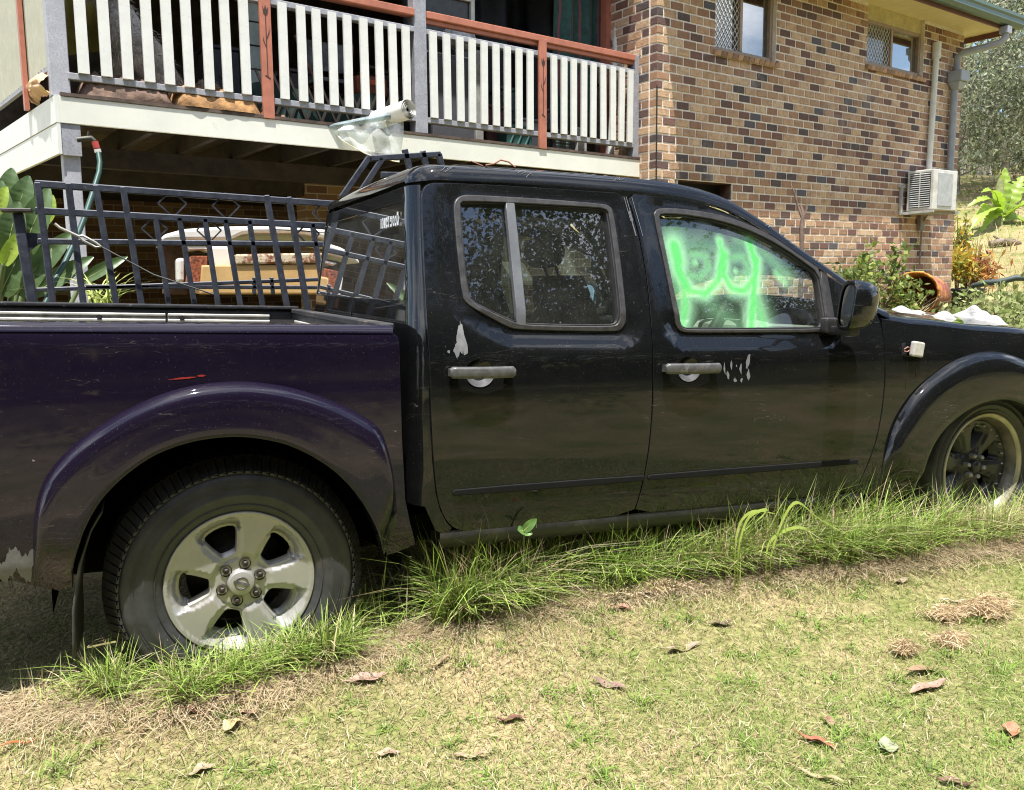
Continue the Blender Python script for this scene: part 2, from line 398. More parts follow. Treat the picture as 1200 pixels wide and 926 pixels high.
WIN = [(.86, 1.86, 3.62, 4.80), (3.62, 4.93, 3.83, 4.56), (.28, 1.17, 2.121, 2.2926)]
XE = 5.95; CO = .0857; BL = .192
# wall core (mortar) with the openings left free
def core(b, x0, x1, y0, y1, z0, z1):
    b.box(((x0 + x1) / 2, (y0 + y1) / 2, (z0 + z1) / 2), (x1 - x0, y1 - y0, z1 - z0))
b = MB(); xsn = sorted({0.0, XE, *[w[0] for w in WIN], *[w[1] for w in WIN]}); 
for x0, x1 in zip(xsn, xsn[1:]):
    cuts = sorted([(w[2], w[3]) for w in WIN if w[0] <= x0 + 1e-6 and w[1] >= x1 - 1e-6]); z = ZB
    for a, c in cuts:
        core(b, max(x0, .012), x1, .005, .23, z, min(a, ZS)); z = min(c, ZS)
    if z < ZS: core(b, max(x0, .012), x1, .005, .23, z, ZS)
WALL = b.build('wall', M_MORT, HOUSE)
b = MB(); core(b, .005, .23, .1, 6.0, ZB, ZS); core(b, XE - .23, XE - .01, .2301, 6.0, ZB, ZS); core(b, .2301, XE - .2301, 5.8, 5.99, ZB, ZS); WALL2 = b.build('return_wall', M_MORT, HOUSE)
slots = []                                      # (axis, pos, z, length)
ncs = int((ZS - ZB) / CO)
def free(x0, x1, z0, z1):
    segs = [(x0, x1)]
    for w in WIN:
        if z1 > w[2] + .012 and z0 < w[3] - .012:
            out = []
            for a, c in segs:
                if c <= w[0] or a >= w[1]: out.append((a, c))
                else:
                    if a < w[0]: out.append((a, w[0]))
                    if c > w[1]: out.append((w[1], c))
            segs = out
    return [(a, c) for a, c in segs if c - a > .035]
for k in range(ncs):
    z = ZB + k * CO + CO / 2; off = BL / 2 if k % 2 else 0.0
    x = -off
    while x < XE:
        a, c = max(0, x), min(x + BL, XE)
        for a2, c2 in free(a, c, z - .038, z + .038): slots.append(('x', (a2 + c2) / 2, z, c2 - a2 - (.016 if c2 < XE - .01 else 0)))
        x += BL
    y = .0 + (.115 if k % 2 == 0 else .235) ; 
    # left return face: begins behind the corner brick of this course
    y = .11 if k % 2 == 0 else .11
    first = .24 - .11 if k % 2 else .12
    yy = .101; ln = .107 if k % 2 else .192
    while yy < 2.2:
        slots.append(('l', yy + ln / 2, z, ln - .014)); yy += ln; ln = BL
    yy = .101; ln = .107 if k % 2 else .192
    while yy < 2.0: slots.append(('r', yy + ln / 2, z, ln - .014)); yy += ln; ln = BL
def unit(l):
    b = MB(); b.box((0, 0, 0), (l, .10, .0695)); me = b.mesh('brick'); bm = bmesh.new(); bm.from_mesh(me); bmesh.ops.recalc_face_normals(bm, faces=bm.faces); bmesh.ops.bevel(bm, geom=bm.edges[:], offset=.004, segments=1, affect='EDGES'); bm.to_mesh(me); bm.free(); return me
UN = {}
def seen(p):
    u, v = project(p)
    if not (-20 < u < 1215 and 0 < v < 400): return False
    return v < np.interp(u, [0, 700, 760, 850, 900, 960, 1010, 1040, 1200], [190, 205, 215, 236, 262, 300, 340, 365, 385])
vis = []; rest = []
jr = random.Random(3)
for s_ in slots:
    ax_k, p, z, l = s_
    c = (p, .05, z) if ax_k == 'x' else ((.05, p, z) if ax_k == 'l' else (XE - .05, p, z))
    w_ = h2w(*c)
    if ax_k == 'x' and z < .9 and p < 4.0: rest.append((s_, c)); continue
    (vis if (seen(w_) and ax_k != 'r' and l > .12 and not (ax_k == 'l' and (z < 2.2 or p > .8))) else rest).append((s_, c))
vis.sort(key=lambda q: (h2w(*q[1]) - CAM).length)
rest += vis[300:]; vis = vis[:300]
for (ax_k, p, z, l), c in vis:
    key = round(l, 3)
    if key not in UN: UN[key] = unit(l); UN[key].materials.append(M_BRK)
    o = bpy.data.objects.new('brick', UN[key]); COL.objects.link(o); o.parent = WALL if ax_k == 'x' else WALL2
    o.location = (c[0], c[1] - jr.uniform(0, .004) if ax_k == 'x' else c[1], c[2]); o.rotation_euler = (jr.gauss(0, .006), jr.gauss(0, .004), (0 if ax_k == 'x' else math.pi / 2) + jr.gauss(0, .004))
    if ax_k == 'l': o.location.x -= jr.uniform(0, .004)
tpl = {}
Vs, Fs, k0 = [], [], 0
for (ax_k, p, z, l), c in rest:
    key = (round(l, 3), ax_k == 'x')
    if key not in tpl:
        me = unit(l); co = np.empty(len(me.vertices) * 3, np.float32); me.vertices.foreach_get('co', co); co = co.reshape(-1, 3)
        if ax_k != 'x': co = np.c_[-co[:, 1], co[:, 0], co[:, 2]]
        tpl[key] = (co, [tuple(f.vertices) for f in me.polygons]); bpy.data.meshes.remove(me)
    co, fs = tpl[key]; Vs.append(co + np.array(c) + [0, -jr.uniform(0, .004) if ax_k == 'x' else 0, 0]); Fs += [tuple(i + k0 for i in f) for f in fs]; k0 += len(co)
me = bpy.data.meshes.new('more_bricks'); me.from_pydata(np.vstack(Vs).tolist(), [], Fs); me.update()
link('bricks_beyond', me, M_BRKI, WALL, kind='stuff')
# ---- windows
M_WF = mat('bronze_window_frame', (.36, .27, .20), .5, var=.12, scale=20)
M_MESH = mat('screen_wire', (.55, .53, .48), .5)
M_DGL = mat_glass('house_glass', (.35, .40, .38), 2.2, dust=.03)
M_CURT = mat('net_curtain', (.62, .64, .58), .9, var=.2, scale=6)
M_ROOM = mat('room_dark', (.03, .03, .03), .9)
def house_window(x0, x1, z0, z1, mid, parent):
    y = .085; f = MB(); w = .045
    for a, c in (((x0, z0 + w / 2), (x1, z0 + w / 2)), ((x0, z1 - w / 2), (x1, z1 - w / 2))): f.bar((a[0], y, a[1]), (c[0], y, c[1]), .06, w)
    for xx in (x0 + w / 2, mid, x1 - w / 2): f.bar((xx, y - .003, z0 + w), (xx, y - .003, z1 - w), w, .06, (0, 1, 0))
    W_ = f.build('window', M_WF, parent, bev=.004)
    g = MB(); g.add([(mid, y + .01, z0), (x1, y + .01, z0), (x1, y + .01, z1), (mid, y + .01, z1)], [(0, 1, 2, 3)]); g.build('pane', M_DGL, W_, fixn=False)
    g = MB(); g.add([(x0, y + .022, z0), (mid, y + .022, z0), (mid, y + .022, z1), (x0, y + .022, z1)], [(0, 1, 2, 3)]); g.build('pane', M_DGL, W_, fixn=False)
    s = MB(); a0, a1, b0, b1 = x0 + w, mid - w / 2, z0 + w, z1 - w; pw, ph = .062, .085
    n = int((a1 - a0) / pw) + int((b1 - b0) / ph) + 3
    for sg in (1, -1):
        for k in range(-n, n + 1):
            # lines z = b0 + sg*(x-a0)*ph/pw + k*ph clipped to the rectangle
            pts = []
            sl = sg * ph / pw; c0 = b0 + k * ph
            for xx in (a0, a1):
                zz = c0 + sl * (xx - a0)
                if b0 - 1e-9 <= zz <= b1 + 1e-9: pts.append((xx, zz))
            for zz in (b0, b1):
                xx = a0 + (zz - c0) / sl
                if a0 < xx < a1: pts.append((xx, zz))
            if len(pts) >= 2 and math.dist(pts[0], pts[1]) > .02: s.bar((pts[0][0], y - .012 - (.003 if sg > 0 else 0), pts[0][1]), (pts[1][0], y - .012 - (.003 if sg > 0 else 0), pts[1][1]), .007, .006, (0, 1, 0))
    s.build('security_screen', M_MESH, W_, fixn=False)
    c = MB(); c.grid(lambda a, q: Vector((x0 + (x1 - x0) * a, y + .14 + .018 * math.sin(a * 34) + .008 * math.sin(a * 81), z0 + (z1 - z0) * q)), 90, 2); c.build('curtain', M_CURT, W_, fixn=False)
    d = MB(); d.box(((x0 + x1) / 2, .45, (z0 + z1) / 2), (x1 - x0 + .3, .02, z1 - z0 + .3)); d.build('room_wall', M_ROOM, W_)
    sl_ = MB(); n = int((x1 - x0) / .115)
    return W_
house_window(.86, 1.86, 3.64, 4.78, 1.33, HOUSE); house_window(3.62, 4.93, 3.86, 4.40, 4.25, HOUSE)
def sill_bricks(x0, x1, z):
    n = round((x1 - x0) / .086)
    for i in range(n):
        o = bpy.data.objects.new('sill_brick', SB); COL.objects.link(o); o.parent = HOUSE; o.location = (x0 + (i + .5) * (x1 - x0) / n, .028, z - .012); o.rotation_euler = (rad(14), 0, 0)
b = MB(); b.box((0, 0, 0), (.079, .13, .05)); SB = b.mesh('sill_brick'); SB.materials.append(mat('sill_brick', (.33, .2, .12), .85, var=.2, rnd=.35))
sill_bricks(.83, 1.89, 3.622); sill_bricks(3.59, 4.96, 3.832)
b = MB(); b.box((4.275, .06, 4.49), (1.31, .02, .19)); b.build('cream_panel', mat('cream_sheet', (.58, .50, .26), .7), HOUSE)
# dark sub-floor opening low in the wall
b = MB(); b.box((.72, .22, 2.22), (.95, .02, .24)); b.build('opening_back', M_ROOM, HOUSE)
b = MB(); b.box((.725, .125, 2.297), (.93, .20, .012)); b.box((.725, .125, 2.116), (.93, .20, .012)); b.box((.275, .12, 2.225), (.012, .20, .2)); b.box((1.174, .12, 2.225), (.012, .20, .2)); b.build('opening_reveal', mat('reveal_brick', (.16, .09, .06), .9, var=.3), HOUSE)
b = MB(); b.tube([(.335, .04, 2.122), (.335, .04, 2.29)], .022, 10); b.build('vent_pipe', mat('pale_pipe', (.5, .5, .48), .5), HOUSE)
b = MB(); b.box((.004, -.006, 2.7), (.008, .012, 0.95)); b.build('crack_flashing', mat('black_line', (.02, .02, .02), .8), HOUSE)
# ---- eave, gutter, roof
M_CREAM = mat('cream_soffit', (.66, .56, .30), .7, var=.06); M_MAR = mat('maroon_fascia', (.16, .065, .05), .6, var=.15); M_GUT = mat('green_gutter', (.075, .125, .095), .4, var=.1)
EX0, EX1, EY = -.001, 6.29, -.47
b = MB(); b.box(((EX0 + EX1) / 2, EY / 2 + .02, ZS + .012), (EX1 - EX0, -EY + .05, .02)); b.box((6.12, 2.8, ZS + .0125), (.33, 6.4, .0195)); b.build('soffit', M_CREAM, HOUSE)
b = MB(); b.box(((EX0 + EX1) / 2, EY - .012, ZS + .03), (EX1 - EX0 + .02, .024, .20)); b.box((EX1 + .006, 2.8, ZS + .03), (.024, 6.56, .20)); b.build('fascia_board', M_MAR, HOUSE)
b = MB(); pr = [(EY - .025, ZS + .13), (EY - .025, ZS - .015), (EY - .055, ZS - .04), (EY - .11, ZS - .04), (EY - .145, ZS + .0), (EY - .145, ZS + .05), (EY - .16, ZS + .075), (EY - .16, ZS + .11), (EY - .145, ZS + .115), (EY - .14, ZS + .05), (EY - .1, ZS - .02), (EY - .04, ZS + .0)]
gx0, gx1 = EX0, EX1 + .03; n = len(pr)
b.add([(gx0, p[0], p[1]) for p in pr] + [(gx1, p[0], p[1]) for p in pr], [(i, (i + 1) % n, n + (i + 1) % n, n + i) for i in range(n)] + [tuple(range(n)), tuple(range(n, 2 * n))[::-1]]); b.build('gutter', M_GUT, HOUSE)
b = MB(); b.add([(EX0, EY - .05, ZS + .13), (EX1 + .08, EY - .05, ZS + .13), (EX1 + .08, 3, ZS + 1.5), (EX0, 3, ZS + 1.5), (EX1 + .08, 6.5, ZS + .13), (EX0, 6.5, ZS + .13)], [(0, 1, 2, 3), (3, 2, 4, 5)]); b.build('roof', mat('green_roof', (.08, .15, .11), .5), HOUSE, fixn=False)
# ---- downpipes
M_GP = mat('grey_pvc', (.30, .32, .34), .45, var=.08); M_WP = mat('white_pvc', (.66, .66, .60), .5, var=.08, dirt=((.4, .38, .3), 5, .55, .8))
b = MB(); b.tube([(5.93, EY - .075, 4.50), (5.93, EY - .075, 4.36), (5.90, EY - .02, 4.30), (5.72, -.12, 4.24), (5.66, -.07, 4.18), (5.655, -.07, 3.98)], .046, 14)
b.box((5.93, EY - .075, 4.46), (.12, .11, .09)); b.tube([(5.64, -.062, 3.82), (5.632, -.062, 2.45)], .046, 14); b.build('downpipe', M_GP, HOUSE)
b = MB(); b.box((5.655, -.10, 3.92), (.24, .19, .14)); b.box((5.65, -.09, 3.80), (.22, .17, .10), Matrix.Rotation(math.pi, 3, 'X'), taper=.5); b.build('rain_head', M_GP, HOUSE, bev=.008)
b = MB(); b.tube([(5.145, -.05, 4.30), (5.145, -.05, 4.10)], .055, 14); b.tube([(5.145, -.05, 4.12), (5.09, -.05, 2.45)], .038, 14); b.build('vent_pipe', M_WP, HOUSE)
# ---- air conditioner on its bracket
AC = empty('air_conditioner', h2w(0, 0, 0), HA, label='weathered white box air conditioner on a bracket on the brick wall', cat='air conditioner')
M_ACW = mat('ac_white', (.62, .61, .55), .5, var=.08, dirt=((.36, .34, .28), 6, .5, .8)); M_ACG = mat('ac_grey', (.40, .41, .40), .5, var=.12, scale=16)
ax0, ax1, ay0, ay1, az0, az1 = 4.60, 5.20, -.39, -.04, 2.11, 2.62
b = MB(); b.box(((ax0 + ax1) / 2, (ay0 + ay1) / 2, (az0 + az1) / 2), (ax1 - ax0, ay1 - ay0, az1 - az0)); b.build('casing', M_ACW, AC, bev=.012, segs=2)
b = MB(); b.box((ax0 + .29, ay0 - .004, 2.37), (.36, .010, .42)); b.build('front_panel', M_ACG, AC, bev=.003)
for i in range(16): b = MB(); b.box((ax0 - .006, (ay0 + ay1) / 2 - .0, az0 + .05 + i * .027), (.012, .26, .012), Matrix.Rotation(rad(25), 3, 'Y')); b.build('louvre', M_GREY if False else M_ACG, AC)
b = MB(); b.box((ax0 + .0035, (ay0 + ay1) / 2, 2.365), (.012, .275, .44)); b.build('louvre_back', M_ROOM, AC)
b = MB(); b.box((ax0 - .008, (ay0 + ay1) / 2, 2.365), (.01, .014, .44)); b.build('louvre_post', M_ACW, AC)
b = MB(); b.bar((4.50, -.02, 2.43), (4.50, -.02, 2.06), .04, .03, (0, 1, 0)); b.bar((4.50, -.02, 2.08), (5.25, -.34, 2.09), .035, .035); b.bar((5.22, -.02, 2.09), (5.22, -.42, 2.09), .035, .03); b.bar((4.50, -.02, 2.08), (4.58, -.42, 2.09), .035, .03); b.bar((4.42, -.015, 2.425), (4.60, -.015, 2.425), .02, .03); b.build('bracket', mat('galvanised', (.45, .45, .42), .5, metal=.3), AC)
b = MB(); b.tube([(5.04, -.1, 2.09), (5.03, -.03, 1.95), (5.02, -.03, 1.42)], .012, 8); b.box((5.0, -.03, 1.97), (.1, .05, .2)); b.build('drain_hose', mat('hose_grey', (.25, .22, .19), .7), AC)

# ================================================================== DECK
DT = .0104
DECK = empty('timber_deck', h2w(.03, .25, 2.49), label='raised timber deck with cream slats, grey posts and orange rail', cat='deck'); DECK.rotation_euler = (0, DT, HA)
DM = Matrix.Translation(h2w(.03, .25, 2.49)) @ Matrix.Rotation(HA, 4, 'Z') @ Matrix.Rotation(DT, 4, 'Y'); DMI = DM.inverted()
def dk(u, v, y=0.0):
    o = DMI @ CAM; d = DMI.to_3x3() @ ray(u, v); t = (y - o.y) / d.y; p = o + d * t; return (p.x, p.z)
M_CRM = mat('cream_paint', (.70, .70, .645), .55, var=.05, scale=5, dirt=((.42, .41, .34), 45, .60, .72))
M_CRMY = mat('cream_fascia', (.74, .735, .64), .5, var=.04, scale=3, dirt=((.5, .47, .36), 12, .62, .75))
M_GRY = mat('grey_timber', (.33, .335, .36), .6, var=.10, scale=14, dirt=((.22, .22, .24), 60, .5, .62))
M_ORG = mat('terracotta_paint', (.43, .155, .095), .55, var=.10, scale=12)
M_DKT = mat('dark_timber', (.045, .032, .026), .8, var=.3, scale=8)
M_BOARD = mat('deck_board', (.10, .068, .05), .8, var=.3, scale=10)
XL = -5.31; DD = 3.2
b = MB(); b.box(((XL + 0) / 2, -.012, -.086), (-XL, .024, .172)); b.build('fascia', M_CRMY, DECK, bev=.003)
SK = math.tan(rad(4.7))                          # the left side runs slightly out of square
def side(y, z): return Vector((XL + .0 - SK * y, y, z))
for z0, z1, o_ in ((-.171, -.002, 0), (-.37, -.177, .004)):
    b = MB(); b.add([side(-.024, z0) + Vector((-.026 + o_, 0, 0)), side(DD, z0) + Vector((-.026 + o_, 0, 0)), side(DD, z1) + Vector((-.026 + o_, 0, 0)), side(-.024, z1) + Vector((-.026 + o_, 0, 0))] + [side(-.024, z0) + Vector((-.001, 0, 0)), side(DD, z0), side(DD, z1), side(-.024, z1) + Vector((-.001, 0, 0))],
        [(0, 1, 2, 3), (7, 6, 5, 4), (0, 4, 5, 1), (3, 2, 6, 7), (0, 3, 7, 4), (1, 5, 6, 2)]); b.build('side_fascia', M_CRM, DECK)
# boards of the floor; their ends show as the dark edge above the fascia
for i in range(24):
    y = -.03 + i * .14
    b = MB(); b.box((XL / 2 - SK * y / 2, y + .065, .012), (-XL + SK * y - .02, .133, .022)); b.build('floor_board', M_BOARD, DECK)
for i in range(12):
    x = -.2 - i * .45; b = MB(); b.box((x, DD / 2 + .1, -.08), (.045, DD - .1, .15)); b.build('joist', M_DKT, DECK)
for y in (1.1, 2.3): b = MB(); b.box((XL / 2, y, -.235), (-XL, .09, .15)); b.build('bearer', M_DKT, DECK)
def post(u0, u1, v, z0, z1, m, name='post', y=-.02, dep=.10):
    x0, _ = dk(u0, v); x1, _ = dk(u1, v); b = MB(); b.box(((x0 + x1) / 2, y + dep / 2, (z0 + z1) / 2), (x1 - x0, dep, z1 - z0)); return b.build(name, m, DECK, bev=.004)
M_PG = mat('weathered_post', (.42, .42, .45), .7, var=.10, scale=10, dirt=((.30, .30, .33), 90, .48, .6))
p = post(53, 76.5, 13, .001, 1.85, M_PG, y=.0)
b = MB(); b.box((XL + .06, .055, -1.32), (.105, .09, 2.24)); b.build('post', M_PG, DECK, bev=.004)
b = MB(); b.box((XL + .06, .0, -.275), (.12, .03, .20)); b.build('post_bracket', M_GRY, DECK)
post(484.5, 499, 50, .024, 1.85, M_GRY, y=-.015); post(742, 750, 100, .024, 1.02, M_GRY, y=-.01)
b = MB(); b.box((-.06, .45, 2.4 * .5), (.09, .09, 2.3)); b.build('post', M_ORG, DECK)
def rail(p0, p1, h, d, m, name, y=0.0, z0=None):
    (xa, za), (xb, zb_) = dk(*p0, y), dk(*p1, y); b = MB(); b.bar((xa, y + d / 2, za), (xb, y + d / 2, zb_), d, h); return b.build(name, m, DECK, bev=.003)
XM0, XM1 = dk(484.5, 50)[0], dk(499, 50)[0]; X0_ = dk(76.5, 50)[0]; XR = dk(742, 100)[0]
zbr = np.mean([dk(85, 85)[1], dk(480, 137)[1], dk(500, 143)[1], dk(745, 174)[1]]); ztr = np.mean([dk(410, 15)[1], dk(480, 32)[1], dk(500, 35)[1], dk(745, 93)[1]]); zhr = np.mean([dk(500, 17)[1], dk(745, 70)[1]])
for xa, xb in ((X0_, XM0), (XM1, XR)):
    for z, h in ((zbr, .042), (ztr, .042)):
        b = MB(); b.box(((xa + xb) / 2, .018, z), (xb - xa, .07, h)); b.build('rail', M_GRY, DECK, bev=.003)
b = MB(); b.box(((XM1 + XR) / 2, .018, zhr), (XR - XM1, .10, .055)); b.box(((XM1 + XR) / 2, .018, zhr - .045), (XR - XM1, .05, .035)); b.build('handrail', M_ORG, DECK, bev=.004)
b = MB(); b.box(((X0_ + XM0) / 2, .018, zhr), (XM0 - X0_, .10, .055)); b.build('handrail', M_ORG, DECK, bev=.004)
bu = [(95, 50), (121.7, 50), (146.7, 50), (171.7, 50), (195, 50), (218, 50), (241.7, 50), (263, 50), (285, 50), (330, 50), (351.7, 50), (370, 60), (388.5, 70), (406, 70), (425, 70), (442.8, 70), (458.5, 70), (474, 70),
      (505.8, 70), (521.5, 70), (537, 70), (551, 70), (565, 70), (579, 70), (592.5, 100), (606, 100), (619, 100), (647, 120), (658.7, 120), (670, 120), (682, 120), (693, 120), (704.5, 130), (715.8, 130), (726, 130), (736, 130)]
b = MB(); b.box((0, 0, 0), (.068, .020, ztr - zbr - .02)); BAL = b.mesh('slat'); BAL.materials.append(M_CRM)
for i, (u, v) in enumerate(bu):
    x, _ = dk(u, v); o = bpy.data.objects.new('slat', BAL); COL.objects.link(o); o.parent = DECK; o.location = (x, -.028, (ztr + zbr) / 2 + .012); o.rotation_euler = (0, jr.gauss(0, .004), 0)
# carved orange uprights with a flower cut into them
for (u, v) in ((310, 50), (633.5, 100)):
    x, _ = dk(u, v); b = MB(); b.box((x, -.026, .4895), (.085, .028, .975)); o = b.build('carved_upright', M_ORG, DECK, bev=.002)
    c = MB(); zc = .62
    def dec(pts): c.prism(pts, -.0425, -.0405, lambda a, q, h: (x + a, h, zc + q))
    dec([(-.003, -.32), (.003, -.32), (.003, .12), (-.003, .12)])
    for sx, z0 in ((1, -.02), (-1, -.08)): dec([(0, z0 - .03), (sx * .012, z0 - .002), (sx * .026, z0 + .045), (sx * .024, z0 + .012), (sx * .006, z0 - .028)])
    dec([(-.022, .18), (-.016, .13), (0, .115), (.016, .13), (.022, .18), (.010, .155), (0, .19), (-.010, .155)]); dec([(-.02, -.315), (.02, -.335), (.022, -.33), (-.014, -.307)])
    c.build('carving', mat('carving_dark', (.05, .03, .02), .8), o)
# back of the deck, roof over it
b = MB(); b.box((XL / 2, DD + .1, 1.2), (-XL + .6, .1, 2.5)); b.build('back_wall', mat('verandah_wall', (.12, .09, .07), .8, var=.3), DECK)
b = MB(); b.box((XL / 2 - .1, 1.55, 2.45), (-XL + .4, 3.4, .06)); b.build('roof', mat('verandah_ceiling', (.5, .47, .40), .8), DECK)
b = MB(); b.box((XL / 2, -.01, 2.30), (-XL, .06, .2)); b.build('roof_beam', M_GRY, DECK)
# corrugated sheet along the left side
b = MB(); b.grid(lambda a, c: side(.10 + 3.0 * a, .20 + 2.2 * c) + Vector((-.02 + .014 * math.sin(.10 + 3.0 * a * 2 * math.pi / .076), 0, 0)), 480, 1); b.build('corrugated_sheet', mat('cream_steel', (.40, .39, .30), .45, var=.06), DECK, fixn=False)
b = MB(); q = side(.62, 1.2); b.box((q.x - .05, q.y, 1.15), (.03, .07, 2.3)); b.build('orange_batten', M_ORG, DECK)
b = MB(); b.add([side(0.05, .17) + Vector((-.03, 0, 0)), side(3.0, .17) + Vector((-.03, 0, 0)), side(3.0, .20) + Vector((-.03, 0, 0)), side(.05, .20) + Vector((-.03, 0, 0)), side(.05, .17), side(3, .17), side(3, .20), side(.05, .20)], [(0, 1, 2, 3), (7, 6, 5, 4), (0, 4, 5, 1), (3, 2, 6, 7), (0, 3, 7, 4), (1, 5, 6, 2)]); b.build('sheet_rail', M_GRY, DECK)
# under the deck: brick wall of the lower storey
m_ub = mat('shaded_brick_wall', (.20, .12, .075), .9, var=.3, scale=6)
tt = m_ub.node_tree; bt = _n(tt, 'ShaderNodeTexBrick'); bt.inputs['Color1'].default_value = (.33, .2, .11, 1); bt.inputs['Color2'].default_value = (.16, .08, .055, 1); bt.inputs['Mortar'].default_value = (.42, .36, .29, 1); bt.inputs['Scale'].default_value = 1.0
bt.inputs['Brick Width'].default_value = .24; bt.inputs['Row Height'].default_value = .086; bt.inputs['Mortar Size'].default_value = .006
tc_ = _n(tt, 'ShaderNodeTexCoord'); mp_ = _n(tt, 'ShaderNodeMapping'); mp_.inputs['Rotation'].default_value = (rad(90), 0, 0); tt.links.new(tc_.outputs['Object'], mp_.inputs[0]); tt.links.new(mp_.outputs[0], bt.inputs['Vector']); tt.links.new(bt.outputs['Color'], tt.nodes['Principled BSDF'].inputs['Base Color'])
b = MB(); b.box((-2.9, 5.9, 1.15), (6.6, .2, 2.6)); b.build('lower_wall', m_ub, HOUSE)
b = MB(); b.box((-2.9, 4.75, 2.44), (6.4, 2.4, .12)); b.build('light_block_slab', M_DKT, HOUSE)  # ceiling added to keep daylight out of the space below
b = MB(); b.box((-6.05, 4.6, 1.15), (.12, 2.6, 2.6)); b.build('light_block_wall', m_ub, HOUSE)  # side wall added to block light coming in from the left
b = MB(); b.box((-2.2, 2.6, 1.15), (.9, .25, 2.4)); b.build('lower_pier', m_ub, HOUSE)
# ================================================================== THE PICKUP
TB = rad(2.5); TO = Vector((0.231, 2.54, 0.04)); TW = 1.80
TRUCK = empty('pickup_truck', TO, label='dusty black dual cab pickup with a purple tray side parked in long grass', cat='pickup truck')
TRUCK.rotation_euler = (0, TB, 0)
_Ri = Matrix.Rotation(TB, 3, 'Y').transposed()
_zt = np.array([.30, .40, .46, .50, .56, .64, .74, .95, 1.06, 1.10, 1.15, 1.20, 1.62, 1.80])
_yt = np.array([.10, .055, .034, .020, .010, .003, .0, .0, .003, .008, .020, .034, .168, .225])
_zz = np.linspace(.3, 1.8, 601); _yy = np.interp(_zz, _zt, _yt); _k = np.exp(-np.linspace(-2, 2, 25) ** 2); _k /= _k.sum()
_yy = np.convolve(np.pad(_yy, 12, mode='edge'), _k, mode='valid')
def pz(z): return np.interp(z, _zz, _yy)
def tx(u, v, y=None):
    """photo sample -> (x, z) on the near side of the truck"""
    o = _Ri @ (CAM - TO); d = _Ri @ ray(u, v); yy = 0.0 if y is None else y
    for _ in range(8 if y is None else 1):
        t = (yy - o.y) / d.y; p = o + d * t
        if y is None: yy = float(pz(p.z))
    return (p.x, p.z)
def txs(l, y=None): return [tx(u, v, y) for u, v in l]

